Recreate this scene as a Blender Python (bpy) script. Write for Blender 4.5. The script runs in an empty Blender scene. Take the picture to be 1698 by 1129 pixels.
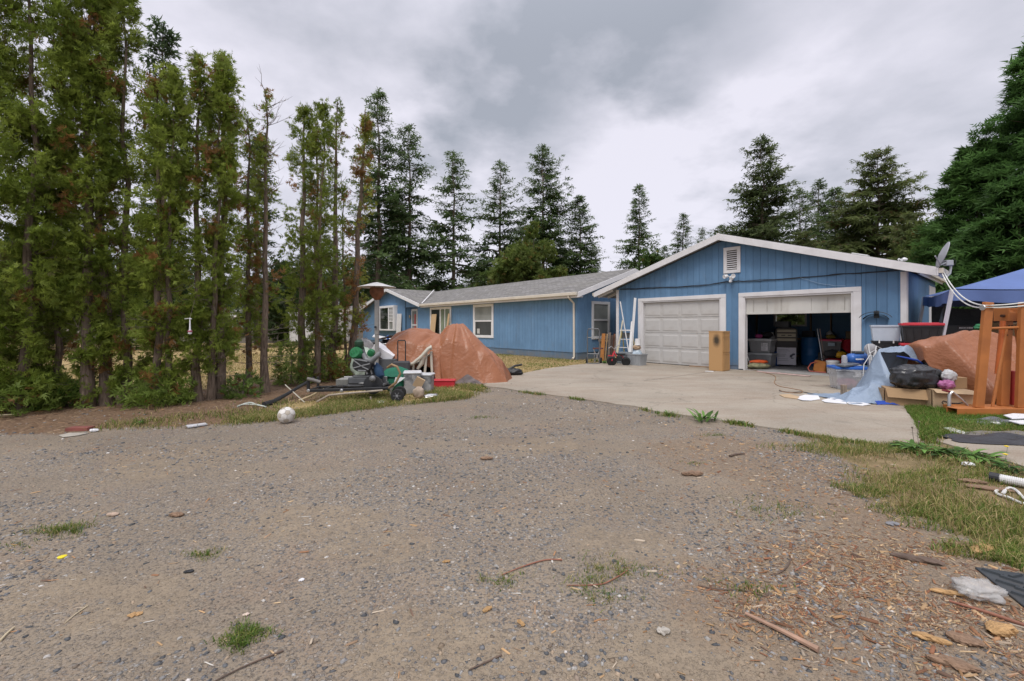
import bpy, math, random
import numpy as np
from mathutils import Vector, Matrix, Euler, noise as mnoise

random.seed(7)
RNG = np.random.default_rng(11)
C = bpy.context.scene.collection
PI = math.pi

# ------------------------------------------------------------------ camera
FPX, CXP, HYP, CAMZ = 730.0, 849.0, 540.0, 1.35     # focal length, centre column and horizon row of a 1698 px wide picture; eye height
cam = bpy.data.objects.new('camera', bpy.data.cameras.new('camera'))
C.objects.link(cam)
cam.location = (0, 0, CAMZ)
cam.rotation_euler = (PI / 2, 0, 0)
cam.data.sensor_width = 36.0
cam.data.lens = 36.0 * FPX / 1698.0
cam.data.shift_y = -(564.5 - HYP) / 1698.0
cam.data.clip_start = 0.05
cam.data.clip_end = 3000
bpy.context.scene.camera = cam

# ------------------------------------------------------------------ sky, sun, exposure
SUN_EL, SUN_AZ = math.radians(58), math.radians(199)   # azimuth clockwise from +Y: high behind the photographer's shoulder
sc = bpy.context.scene
world = bpy.data.worlds.new('World'); sc.world = world; world.use_nodes = True
nt = world.node_tree; nt.nodes.clear()
def wn(t, **k):
    n = nt.nodes.new(t)
    for a, b in k.items(): setattr(n, a, b)
    return n
def wl(a, b): nt.links.new(a, b)
def wmath(op, a, b=None, clamp=False):
    n = wn('ShaderNodeMath', operation=op, use_clamp=clamp)
    for i, x in enumerate((a, b)):
        if x is None: continue
        if isinstance(x, (int, float)): n.inputs[i].default_value = x
        else: wl(x, n.inputs[i])
    return n.outputs[0]
def wmix(f, a, b):
    n = wn('ShaderNodeMix', data_type='RGBA')
    if isinstance(f, (int, float)): n.inputs[0].default_value = f
    else: wl(f, n.inputs[0])
    for i, x in ((6, a), (7, b)):
        if isinstance(x, tuple): n.inputs[i].default_value = (*x, 1)
        else: wl(x, n.inputs[i])
    return n.outputs[2]
tc = wn('ShaderNodeTexCoord'); dirv = tc.outputs['Generated']
sep = wn('ShaderNodeSeparateXYZ'); wl(dirv, sep.inputs[0])
zc = wmath('MAXIMUM', sep.outputs[2], 0.0)
den = wmath('ADD', zc, 0.22)
pl = wn('ShaderNodeCombineXYZ')
wl(wmath('DIVIDE', sep.outputs[0], den), pl.inputs[0]); wl(wmath('DIVIDE', sep.outputs[1], den), pl.inputs[1])
n1 = wn('ShaderNodeTexNoise'); n1.inputs['Scale'].default_value = 1.25; n1.inputs['Detail'].default_value = 5; n1.inputs['Roughness'].default_value = .5; n1.inputs['Distortion'].default_value = .35
wl(pl.outputs[0], n1.inputs['Vector'])
n2 = wn('ShaderNodeTexNoise'); n2.inputs['Scale'].default_value = 3.4; n2.inputs['Detail'].default_value = 6; n2.inputs['Roughness'].default_value = .55
wl(pl.outputs[0], n2.inputs['Vector'])
# heavier cloud masses where the photograph has them: soft lobes around directions, edges broken by the noise
warp = wn('ShaderNodeVectorMath', operation='SCALE'); wl(n2.outputs['Color'], warp.inputs[0]); warp.inputs['Scale'].default_value = .36
wpos = wn('ShaderNodeVectorMath', operation='ADD'); wl(dirv, wpos.inputs[0]); wl(warp.outputs[0], wpos.inputs[1])
tot = None
for (px, py, rad, amp) in ((1000, 50, .20, .50), (1080, 80, .14, .34), (900, 10, .2, .14), (800, 232, .14, .42), (930, 225, .12, .25), (720, 70, .25, .20), (1240, 40, .2, .26),
                           (1420, 60, .25, .24), (560, 60, .25, .12), (1180, 200, .18, -.22), (640, 330, .2, -.22), (980, 200, .10, -.22), (1010, 330, .22, -.18), (1640, 40, .3, .12)):
    d = Vector(((px - CXP) / FPX, 1, (HYP - py) / FPX)).normalized() + Vector((.18, .18, .18))
    dd = wn('ShaderNodeVectorMath', operation='DISTANCE'); wl(wpos.outputs[0], dd.inputs[0]); dd.inputs[1].default_value = d
    mr = wn('ShaderNodeMapRange', interpolation_type='SMOOTHERSTEP'); wl(dd.outputs['Value'], mr.inputs[0])
    mr.inputs[1].default_value = rad * 1.7; mr.inputs[2].default_value = rad * .1; mr.inputs[3].default_value = 0; mr.inputs[4].default_value = amp
    tot = mr.outputs[0] if tot is None else wmath('ADD', tot, mr.outputs[0])
dark = wmath('ADD', wmath('MULTIPLY', wmath('SUBTRACT', n1.outputs['Fac'], .5), 1.9), wmath('MULTIPLY', wmath('SUBTRACT', n2.outputs['Fac'], .5), 1.25))
dark = wmath('ADD', dark, wmath('ADD', tot, .20), clamp=True)
cloud = wmix(dark, (6.6, 6.45, 7.2), (3.1, 3.3, 3.8))
# an overcast sky is brighter overhead than near the horizon
zen = wn('ShaderNodeMapRange', interpolation_type='SMOOTHSTEP'); wl(sep.outputs[2], zen.inputs[0])
zen.inputs[1].default_value = .5; zen.inputs[2].default_value = 1.0; zen.inputs[3].default_value = 1.0; zen.inputs[4].default_value = 2.1
zm = wn('ShaderNodeVectorMath', operation='SCALE'); wl(cloud, zm.inputs[0]); wl(zen.outputs[0], zm.inputs['Scale'])
sky = wn('ShaderNodeTexSky', sky_type='NISHITA'); sky.sun_disc = False; sky.sun_elevation = SUN_EL; sky.sun_rotation = SUN_AZ
skyc = wmix(.93, sky.outputs[0], zm.outputs[0])
bg = wn('ShaderNodeBackground'); wl(skyc, bg.inputs[0]); bg.inputs[1].default_value = 0.1
out = wn('ShaderNodeOutputWorld'); wl(bg.outputs[0], out.inputs[0])

sun = bpy.data.objects.new('sun', bpy.data.lights.new('sun', 'SUN')); C.objects.link(sun)
sun.data.energy = 1.5; sun.data.angle = math.radians(24); sun.data.color = (1.0, .965, .91)
sd = Vector((math.sin(SUN_AZ) * math.cos(SUN_EL), math.cos(SUN_AZ) * math.cos(SUN_EL), math.sin(SUN_EL)))
sun.rotation_euler = sd.to_track_quat('Z', 'Y').to_euler()
sun.location = (0, -4, 30)
sc.view_settings.view_transform = 'Standard'; sc.view_settings.look = 'None'
sc.view_settings.gamma = 1.0; sc.view_settings.use_curve_mapping = False; sc.view_settings.exposure = 0.42
sc.cycles.max_bounces = 6; sc.cycles.diffuse_bounces = 4; sc.cycles.transparent_max_bounces = 12

# ------------------------------------------------------------------ helpers
def at(px, py, Y):                    # the point at distance Y that shows at that pixel
    return Vector(((px - CXP) * Y / FPX, Y, CAMZ - (py - HYP) * Y / FPX))
def gp(px, py):                       # the point on the ground that shows at that pixel
    return at(px, py, CAMZ * FPX / (py - HYP))
def R(d): return math.radians(d)

class MB:
    """collects shapes for one mesh object"""
    def __init__(s): s.v = []; s.f = []; s.m = []
    def add(s, vs, fs, mi=0, M=None):
        b = len(s.v)
        s.v.extend([tuple(M @ Vector(p)) if M is not None else tuple(p) for p in vs])
        s.f.extend([tuple(b + i for i in f) for f in fs]); s.m.extend([mi] * len(fs)); return s
    def box(s, c, d, rot=(0, 0, 0), mi=0, top=(1, 1)):
        x, y, z = d[0] / 2, d[1] / 2, d[2] / 2
        vs = [(-x, -y, -z), (x, -y, -z), (x, y, -z), (-x, y, -z),
              (-x * top[0], -y * top[1], z), (x * top[0], -y * top[1], z), (x * top[0], y * top[1], z), (-x * top[0], y * top[1], z)]
        M = Matrix.Translation(c) @ Euler(rot).to_matrix().to_4x4()
        return s.add(vs, [(3, 2, 1, 0), (4, 5, 6, 7), (0, 1, 5, 4), (1, 2, 6, 5), (2, 3, 7, 6), (3, 0, 4, 7)], mi, M)
    def b2(s, p, q, mi=0):
        return s.box([(a + b) / 2 for a, b in zip(p, q)], [abs(b - a) for a, b in zip(p, q)], mi=mi)
    def bar(s, p, q, w, d, mi=0, up=(0, 0, 1)):
        p, q = Vector(p), Vector(q); z = (q - p); L = z.length; z.normalize()
        u = Vector(up)
        if abs(z.dot(u)) > .98: u = Vector((0, 1, 0))
        x = u.cross(z).normalized(); y = z.cross(x)
        M = Matrix((( x[0], y[0], z[0], 0), (x[1], y[1], z[1], 0), (x[2], y[2], z[2], 0), (0, 0, 0, 1)))
        M = Matrix.Translation((p + q) / 2) @ M
        h = (w / 2, d / 2, L / 2)
        vs = [(sx * h[0], sy * h[1], sz * h[2]) for sz in (-1, 1) for sx, sy in ((-1, -1), (1, -1), (1, 1), (-1, 1))]
        return s.add(vs, [(3, 2, 1, 0), (4, 5, 6, 7), (0, 1, 5, 4), (1, 2, 6, 5), (2, 3, 7, 6), (3, 0, 4, 7)], mi, M)
    def tube(s, pts, r, n=8, mi=0, caps=True):
        pts = [Vector(p) for p in pts]
        rs = r if isinstance(r, (list, tuple)) else [r] * len(pts)
        b = len(s.v); prev = None
        for i, p in enumerate(pts):
            t = (pts[min(i + 1, len(pts) - 1)] - pts[max(i - 1, 0)])
            t = t.normalized() if t.length > 1e-9 else Vector((0, 0, 1))
            if prev is None:
                x = t.cross(Vector((0, 0, 1)))
                if x.length < .05: x = t.cross(Vector((0, 1, 0)))
            else: x = prev - t * prev.dot(t)
            x.normalize(); prev = x; y = t.cross(x)
            for k in range(n):
                a = 2 * PI * k / n
                s.v.append(tuple(p + (x * math.cos(a) + y * math.sin(a)) * rs[i]))
        for i in range(len(pts) - 1):
            for k in range(n):
                k2 = (k + 1) % n
                s.f.append((b + i * n + k, b + i * n + k2, b + (i + 1) * n + k2, b + (i + 1) * n + k)); s.m.append(mi)
        if caps:
            s.f.append(tuple(b + k for k in reversed(range(n)))); s.m.append(mi)
            e = b + (len(pts) - 1) * n
            s.f.append(tuple(e + k for k in range(n))); s.m.append(mi)
        return s
    def lathe(s, prof, n=20, M=None, mi=0, sx=1, sy=1):
        M = M if M is not None else Matrix()
        b = len(s.v)
        for r, z in prof:
            for k in range(n):
                a = 2 * PI * k / n
                s.v.append(tuple(M @ Vector((r * sx * math.cos(a), r * sy * math.sin(a), z))))
        for i in range(len(prof) - 1):
            for k in range(n):
                k2 = (k + 1) % n
                s.f.append((b + i * n + k, b + i * n + k2, b + (i + 1) * n + k2, b + (i + 1) * n + k)); s.m.append(mi)
        s.f.append(tuple(b + k for k in reversed(range(n)))); s.m.append(mi)
        e = b + (len(prof) - 1) * n
        s.f.append(tuple(e + k for k in range(n))); s.m.append(mi)
        return s
    def prism(s, poly, z0, z1, M=None, mi=0):
        n = len(poly)
        vs = [(x, y, z0) for x, y in poly] + [(x, y, z1) for x, y in poly]
        fs = [tuple(reversed(range(n))), tuple(range(n, 2 * n))] + [(i, (i + 1) % n, n + (i + 1) % n, n + i) for i in range(n)]
        return s.add(vs, fs, mi, M)
    def sheet(s, fn, nu, nv, mi=0, wrapu=False):
        b = len(s.v)
        for j in range(nv):
            for i in range(nu):
                s.v.append(tuple(fn(i / (nu if wrapu else nu - 1), j / (nv - 1))))
        for j in range(nv - 1):
            for i in range(nu if wrapu else nu - 1):
                i2 = (i + 1) % nu
                s.f.append((b + j * nu + i, b + j * nu + i2, b + (j + 1) * nu + i2, b + (j + 1) * nu + i)); s.m.append(mi)
        return s
    def build(s, name, mats, parent=None, smooth=False, bevel=0, sharp=40, loc=None):
        me = bpy.data.meshes.new(name)
        me.from_pydata(s.v, [], s.f)
        for m in (mats if isinstance(mats, (list, tuple)) else [mats]): me.materials.append(m)
        if any(s.m): me.polygons.foreach_set('material_index', s.m)
        if smooth:
            me.polygons.foreach_set('use_smooth', [True] * len(me.polygons))
            me.set_sharp_from_angle(angle=R(sharp))
        me.update()
        o = bpy.data.objects.new(name, me); C.objects.link(o)
        if parent is not None: o.parent = parent
        if loc is not None: o.location = loc
        if bevel:
            m = o.modifiers.new('edge', 'BEVEL'); m.width = bevel; m.segments = 1; m.limit_method = 'ANGLE'; m.angle_limit = R(40)
        return o

def tag(o, label=None, cat=None, group=None, kind=None):
    if label: o['label'] = label
    if cat: o['category'] = cat
    if group: o['group'] = group
    if kind: o['kind'] = kind
    return o
def thing(name, label, cat, loc=(0, 0, 0), rz=0, group=None):
    o = bpy.data.objects.new(name, None); o.empty_display_size = .1
    C.objects.link(o); o.location = loc; o.rotation_euler = (0, 0, rz)
    return tag(o, label, cat, group)
def part(name, me, parent, loc=(0, 0, 0), rot=(0, 0, 0), scale=(1, 1, 1)):     # one more object on shared mesh data
    o = bpy.data.objects.new(name, me); C.objects.link(o); o.parent = parent
    o.location = loc; o.rotation_euler = rot; o.scale = scale; return o
def copy_tree(src, loc, rz=0, scale=(1, 1, 1), label=None, group=None):
    r = src.copy(); C.objects.link(r); r.location = loc; r.rotation_euler = (0, 0, rz); r.scale = scale
    if label: r['label'] = label
    if group: r['group'] = group
    for ch in list(src.children):
        c = ch.copy(); C.objects.link(c); c.parent = r
        for g in list(ch.children):
            d = g.copy(); C.objects.link(d); d.parent = c
    return r

# ------------------------------------------------------------------ materials
MATS = {}
def newmat(name):
    m = bpy.data.materials.new(name); m.use_nodes = True
    t = m.node_tree; p = t.nodes['Principled BSDF']
    return m, t, p
def nd(t, kind, **k):
    n = t.nodes.new(kind)
    for a, b in k.items(): setattr(n, a, b)
    return n
def noise(t, vec, scale, detail=4, rough=.55, dist=0):
    n = nd(t, 'ShaderNodeTexNoise'); n.inputs['Scale'].default_value = scale; n.inputs['Detail'].default_value = detail
    n.inputs['Roughness'].default_value = rough; n.inputs['Distortion'].default_value = dist
    if vec is not None: t.links.new(vec, n.inputs['Vector'])
    return n.outputs['Fac']
def ramp(t, fac, stops):
    n = nd(t, 'ShaderNodeValToRGB'); t.links.new(fac, n.inputs[0])
    e = n.color_ramp.elements
    while len(e) < len(stops): e.new(.5)
    for i, (p, c) in enumerate(stops):
        e[i].position = p; e[i].color = (*c, 1) if isinstance(c, tuple) else (c, c, c, 1)
    return n.outputs[0]
def mixc(t, f, a, b, mode='MIX'):
    n = nd(t, 'ShaderNodeMix', data_type='RGBA', blend_type=mode)
    for i, x in ((0, f), (6, a), (7, b)):
        if isinstance(x, (int, float)): n.inputs[i].default_value = x
        elif isinstance(x, tuple): n.inputs[i].default_value = (*x, 1)
        else: t.links.new(x, n.inputs[i])
    return n.outputs[2]
def mth(t, op, a, b=None, clamp=False):
    n = nd(t, 'ShaderNodeMath', operation=op, use_clamp=clamp)
    for i, x in enumerate((a, b)):
        if x is None: continue
        if isinstance(x, (int, float)): n.inputs[i].default_value = x
        else: t.links.new(x, n.inputs[i])
    return n.outputs[0]
def bump(t, p, h, strength=.3, dist=.01):
    n = nd(t, 'ShaderNodeBump'); n.inputs['Strength'].default_value = strength; n.inputs['Distance'].default_value = dist
    t.links.new(h, n.inputs['Height']); t.links.new(n.outputs[0], p.inputs['Normal']); return n
def coords(t, which='Object', scale=(1, 1, 1)):
    c = nd(t, 'ShaderNodeTexCoord').outputs[which]
    if scale != (1, 1, 1):
        m = nd(t, 'ShaderNodeMapping'); t.links.new(c, m.inputs[0]); m.inputs['Scale'].default_value = scale; return m.outputs[0]
    return c
def mat(name, col, rough=.6, metal=0.0, var=.18, scale=5, bmp=.15, bscale=60, dirt=None, dirt_amt=.5, stretch=(1, 1, 1), spec=.4, objvar=0.0, bdist=.004):
    if name in MATS: return MATS[name]
    m, t, p = newmat(name)
    v = coords(t, 'Object', stretch)
    f = noise(t, v, scale, 5)
    lo = tuple(c * (1 - var) for c in col); hi = tuple(min(1, c * (1 + var)) for c in col)
    c = mixc(t, ramp(t, f, [(.3, 0.0), (.7, 1.0)]), lo, hi)
    if dirt:
        d = noise(t, v, scale * .6 + .7, 8, .65, .4)
        c = mixc(t, mth(t, 'MULTIPLY', ramp(t, d, [(.48, 0.0), (.72, 1.0)]), dirt_amt), c, dirt)
    if objvar:
        oi = nd(t, 'ShaderNodeObjectInfo').outputs['Random']
        h = nd(t, 'ShaderNodeHueSaturation'); t.links.new(c, h.inputs['Color'])
        t.links.new(mth(t, 'ADD', mth(t, 'MULTIPLY', oi, objvar * 2), 1 - objvar), h.inputs['Value']); c = h.outputs[0]
    t.links.new(c, p.inputs['Base Color'])
    p.inputs['Metallic'].default_value = metal
    t.links.new(mth(t, 'ADD', mth(t, 'MULTIPLY', f, .25), rough - .12, True), p.inputs['Roughness'])
    p.inputs['Specular IOR Level'].default_value = spec
    if bmp: bump(t, p, noise(t, v, bscale, 4), bmp, bdist)
    MATS[name] = m; return m

def leafmat(name, trans=.3, rough=.6, hue=.02, val=.12):
    m, t, p = newmat(name)
    a = nd(t, 'ShaderNodeAttribute', attribute_name='col').outputs['Color']
    oi = nd(t, 'ShaderNodeObjectInfo').outputs['Random']
    h = nd(t, 'ShaderNodeHueSaturation'); t.links.new(a, h.inputs['Color'])
    t.links.new(mth(t, 'ADD', mth(t, 'MULTIPLY', oi, val * 2), 1 - val), h.inputs['Value'])
    t.links.new(h.outputs[0], p.inputs['Base Color']); p.inputs['Roughness'].default_value = rough; p.inputs['Specular IOR Level'].default_value = .25
    tr = nd(t, 'ShaderNodeBsdfTranslucent'); t.links.new(h.outputs[0], tr.inputs['Color'])
    mx = nd(t, 'ShaderNodeMixShader'); mx.inputs[0].default_value = trans
    t.links.new(p.outputs[0], mx.inputs[1]); t.links.new(tr.outputs[0], mx.inputs[2])
    t.links.new(mx.outputs[0], t.nodes['Material Output'].inputs[0])
    return m
LEAF = leafmat('foliage', .5); GRASSM = leafmat('grass_blades', .35, .7, val=.0); STONEM = leafmat('loose_stone', 0.0, .85, val=0); CHIPM = leafmat('wood_chip', 0.0, .8, val=0)

def arrmesh(name, V, F, col, m, parent=None, smooth=False):
    """mesh from arrays: V (n,3), F (k,3) or (k,4), col (n,3)"""
    V = np.ascontiguousarray(V, np.float32); F = np.ascontiguousarray(F, np.int32)
    me = bpy.data.meshes.new(name)
    k = F.shape[1]
    me.vertices.add(len(V)); me.vertices.foreach_set('co', V.ravel())
    me.loops.add(F.size); me.loops.foreach_set('vertex_index', F.ravel())
    me.polygons.add(len(F)); me.polygons.foreach_set('loop_start', np.arange(0, F.size, k, dtype=np.int32))
    me.update(calc_edges=True)
    if col is not None:
        a = me.color_attributes.new('col', 'FLOAT_COLOR', 'POINT')
        c4 = np.ones((len(V), 4), np.float32); c4[:, :3] = col
        a.data.foreach_set('color', c4.ravel())
    if smooth: me.polygons.foreach_set('use_smooth', np.ones(len(F), bool))
    me.materials.append(m)
    o = bpy.data.objects.new(name, me); C.objects.link(o)
    if parent is not None: o.parent = parent
    return o
def unit(a): return a / np.maximum(np.linalg.norm(a, axis=1, keepdims=True), 1e-9)
def inpoly(x, y, poly):
    r = np.zeros(len(x), bool); n = len(poly)
    for i in range(n):
        x1, y1 = poly[i][:2]; x2, y2 = poly[(i + 1) % n][:2]
        if y1 == y2: continue
        c = ((y1 > y) != (y2 > y)) & (x < (x2 - x1) * (y - y1) / (y2 - y1) + x1)
        r ^= c
    return r
def segdist(x, y, poly, closed=True):
    d = np.full(len(x), 1e9); n = len(poly)
    for i in range(n if closed else n - 1):
        x1, y1 = poly[i][:2]; x2, y2 = poly[(i + 1) % n][:2]
        dx, dy = x2 - x1, y2 - y1; L = dx * dx + dy * dy + 1e-12
        tt = np.clip(((x - x1) * dx + (y - y1) * dy) / L, 0, 1)
        d = np.minimum(d, np.hypot(x - x1 - tt * dx, y - y1 - tt * dy))
    return d
def sprays(pos, d, nrm, L, col, lobes=7, width=.16, rng=RNG, curl=.15, tipgain=1.25):
    """flat fans of pointed lobes: what a scale-leaf or needle twig looks like"""
    n = len(pos); d = unit(d); side = unit(np.cross(nrm, d)); nrm = unit(np.cross(d, side))
    V = np.empty((n, lobes, 3, 3), np.float32); K = np.empty((n, lobes, 3, 3), np.float32)
    L = L[:, None]
    for k in range(lobes):
        if k == lobes - 1: f, ang = .45, 0.0
        else:
            f = .02 + .6 * (k // 2) / max(1, (lobes - 1) // 2); ang = (1 if k % 2 else -1) * (1.05 - .5 * f)
        ang = ang + rng.normal(0, .18, (n, 1)); ff = f + rng.uniform(-.06, .1, (n, 1))
        ld = np.cos(ang) * d + np.sin(ang) * side + nrm * rng.normal(0, curl, (n, 1))
        pp = -np.sin(ang) * d + np.cos(ang) * side
        base = pos + d * L * ff; ln = L * (.62 - .35 * ff) * rng.uniform(.75, 1.3, (n, 1)); w = L * width * rng.uniform(.7, 1.2, (n, 1))
        V[:, k, 0] = base - pp * w * .5; V[:, k, 1] = base + pp * w * .5; V[:, k, 2] = base + ld * ln
        g = rng.uniform(.8, 1.2, (n, 1))
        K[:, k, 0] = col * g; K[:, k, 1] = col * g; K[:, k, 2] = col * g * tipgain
    V = V.reshape(-1, 3); K = K.reshape(-1, 3)
    return V, np.arange(len(V)).reshape(-1, 3), K
# ------------------------------------------------------------------ the ground
def gpl(*pts): return [tuple(gp(*p))[:2] for p in pts]
U_A = (.642, -.767); U_N = (.767, .642)
G0 = Vector((4.75, 15.9, 0)); H0 = Vector((2.56, 17.3, 0))
def gloc(s, t, z=0): return Vector((G0.x + U_A[0] * s + U_N[0] * t, G0.y + U_A[1] * s + U_N[1] * t, z))
def hloc(s, t, z=0): return Vector((H0.x + U_A[0] * s + U_N[0] * t, H0.y + U_A[1] * s + U_N[1] * t, z))
RZ = math.atan2(U_A[1], U_A[0])
def gs(px, t=0):
    k = (px - CXP) / FPX; return (k * (G0.y + U_N[1] * t) - G0.x - U_N[0] * t) / (U_A[0] - k * U_A[1])
def hs(px, t=0):
    k = (px - CXP) / FPX; return (k * (H0.y + U_N[1] * t) - H0.x - U_N[0] * t) / (U_A[0] - k * U_A[1])
def gz(py, s, t=0): return CAMZ + (HYP - py) * gloc(s, t).y / FPX
def hz(py, s, t=0): return CAMZ + (HYP - py) * hloc(s, t).y / FPX

edge_front = gpl((798, 641), (830, 644), (880, 652), (940, 659), (1000, 668), (1050, 675), (1092, 684), (1140, 691), (1200, 699), (1260, 708), (1320, 718), (1400, 731), (1450, 738), (1528, 738), (1522, 716), (1511, 694), (1496, 672))
edge_back = [tuple(gloc(7.3, -.5))[:2], tuple(gloc(7.3, 0.02))[:2], tuple(gloc(-1.3, 0.02))[:2]] + gpl((990, 602), (950, 606), (905, 612), (860, 621), (820, 631))
SLAB = edge_front + edge_back
PATH2 = gpl((1556, 733), (1600, 746), (1650, 762), (1720, 782), (1860, 800), (1860, 760), (1720, 738), (1650, 728), (1600, 722))
HEDGE = [(-9.5, 6.1), (-7.6, 7.2), (-6.2, 7.55), (-5.4, 7.9), (-4.95, 8.8), (-4.85, 10.3), (-4.5, 11.6), (-4.2, 13.0)]
# mask polygons on the ground
DRIVE_L = gpl((-700, 760), (-300, 735), (0, 722), (160, 716), (300, 709), (400, 702), (500, 692), (580, 682), (660, 672), (760, 662), (800, 650))

XS = np.concatenate([[-900, -300, -120, -60, -40, -30, -24], np.arange(-20, 20.01, .16), [24, 30, 40, 60, 120, 300, 900]])
YS = np.concatenate([[-300, -60, -20, -6], np.arange(-1, 32.01, .16), [36, 44, 60, 100, 200, 400, 900, 2200]])
gx, gy = np.meshgrid(XS, YS); GXf, GYf = gx.ravel(), gy.ravel()
def softnoise(x, y, sc, seed=0.0):
    return np.array([mnoise.noise((a * sc + seed, b * sc - seed, seed)) for a, b in zip(x, y)])
near = (np.abs(GXf) < 21) & (GYf < 33) & (GYf > -2)
nz = np.zeros(len(GXf)); nz[near] = softnoise(GXf[near], GYf[near], .9, 3.1) + .5 * softnoise(GXf[near], GYf[near], 2.7, 8.3)
# left of / beyond the edge of the gravel (signed by polygon)
LAWN_POLY = DRIVE_L + [tuple(p) for p in edge_back[::-1][:6]] + [tuple(gloc(-1.3, 2))[:2], (60, 60), (60, 400), (-400, 400), (-400, 8)]
lawn_in = inpoly(GXf, GYf, LAWN_POLY); dl = segdist(GXf, GYf, DRIVE_L, False) + 0
sd_l = np.where(lawn_in, dl, -dl)
m_verge = np.clip((sd_l + .12 + nz * .35) / .5, 0, 1)                       # off the gravel
dh = segdist(GXf, GYf, HEDGE, False)
m_needle = np.clip((1.9 - dh + nz * .5) / .8, 0, 1) * m_verge                 # brown litter under the hedge
hx = np.interp(GYf, [p[1] for p in HEDGE], [p[0] for p in HEDGE])
m_needle = np.maximum(m_needle, m_verge * np.clip((7.6 - GYf + nz * .4) / .6, 0, 1) * (GXf < -2.6))
m_lawn = m_verge * (1 - m_needle)
# grass on the near side of the paths at the right
RG = gpl((1500, 672), (1540, 690), (1530, 735), (1450, 740), (1300, 715), (1330, 745), (1420, 790), (1430, 815), (1520, 860), (1560, 900), (1640, 940), (1760, 1010), (2300, 900), (2300, 660), (1560, 655))
rin = inpoly(GXf, GYf, RG); dr = segdist(GXf, GYf, RG); sd_r = np.where(rin, dr, -dr)
m_rg = np.clip((sd_r + .08 + nz * .3) / .4, 0, 1)
far_r = np.clip((GXf - 9.2) / 1.5, 0, 1) * (GYf > 3)
m_rg = np.maximum(m_rg, far_r)
CHIPC = [(tuple(gp(1420, 960))[:2], .9), (tuple(gp(1560, 1010))[:2], 1.0), (tuple(gp(1280, 1010))[:2], .5), (tuple(gp(1380, 800))[:2], 1.3), (tuple(gp(1500, 920))[:2], .8), (tuple(gp(1650, 1090))[:2], .8), (tuple(gp(1250, 760))[:2], 1.2)]
m_chip = np.zeros(len(GXf))
for (cx, cy), rr in CHIPC: m_chip = np.maximum(m_chip, np.clip(1.25 - np.hypot(GXf - cx, GYf - cy) / rr + nz * .35, 0, 1))
m_chip *= (1 - m_rg * .6)
m_dirt = np.zeros(len(GXf))      # bare trodden earth where the stones have been worn away
for (px, py), rr in (((230, 1000), .40), ((300, 1060), .3), ((700, 1060), .42), ((760, 1120), .3), ((520, 860), .5), ((250, 760), .9), ((900, 740), .8), ((640, 900), .35), ((1050, 900), .4), ((100, 980), .3), ((1180, 1110), .4)):
    c_ = gp(px, py); m_dirt = np.maximum(m_dirt, np.clip(1.15 - np.hypot((GXf - c_.x) * .7, (GYf - c_.y) * 1.2) / rr + nz * .6, 0, 1))
V = np.stack([GXf, GYf, np.zeros(len(GXf))], 1)
nxg, nyg = len(XS), len(YS)
ii = np.arange(nxg * nyg).reshape(nyg, nxg)
F = np.stack([ii[:-1, :-1], ii[:-1, 1:], ii[1:, 1:], ii[1:, :-1]], -1).reshape(-1, 4)

gm, t, p = newmat('ground_gravel_and_lawn')
v = coords(t, 'Object')
att = nd(t, 'ShaderNodeAttribute', attribute_name='col').outputs['Color']
sepc = nd(t, 'ShaderNodeSeparateColor'); t.links.new(att, sepc.inputs[0])
def soft(ch, nscale, k=.55):
    n_ = noise(t, v, nscale, 6, .65)
    return ramp(t, mth(t, 'ADD', ch, mth(t, 'MULTIPLY', mth(t, 'SUBTRACT', n_, .5), k)), [(.38, 0.0), (.62, 1.0)])
k_lawn, k_need, k_chip = soft(sepc.outputs[0], 3.0, .8), soft(sepc.outputs[1], 3.5, .8), soft(sepc.outputs[2], 5.0, 1.1)
# gravel: packed grey-brown fines with stones of two sizes pressed into it
mp_ = nd(t, 'ShaderNodeMapping'); t.links.new(v, mp_.inputs[0]); mp_.inputs['Rotation'].default_value = (0, 0, R(-28)); mp_.inputs['Scale'].default_value = (.35, 1.25, 1)
fines = mixc(t, ramp(t, noise(t, v, .8, 6, .6), [(.35, 0.0), (.68, 1.0)]), (.185, .149, .108), (.275, .220, .156))
fines = mixc(t, mth(t, 'MULTIPLY', ramp(t, noise(t, mp_.outputs[0], .9, 6, .65), [(.55, 0.0), (.68, 1.0)]), .6), fines, (.30, .24, .17))
fines = mixc(t, mth(t, 'MULTIPLY', ramp(t, noise(t, v, 1.4, 7, .7, .5), [(.5, 0.0), (.66, 1.0)]), .45), fines, (.235, .15, .10))
fines = mixc(t, mth(t, 'MULTIPLY', ramp(t, noise(t, v, 90, 3, .6), [(.35, 0.0), (.65, 1.0)]), .55), fines, (.30, .255, .205))
fines = mixc(t, mth(t, 'MULTIPLY', ramp(t, noise(t, v, 55, 3, .6), [(.53, 0.0), (.62, 1.0)]), .7), fines, (.075, .068, .06))
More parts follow.
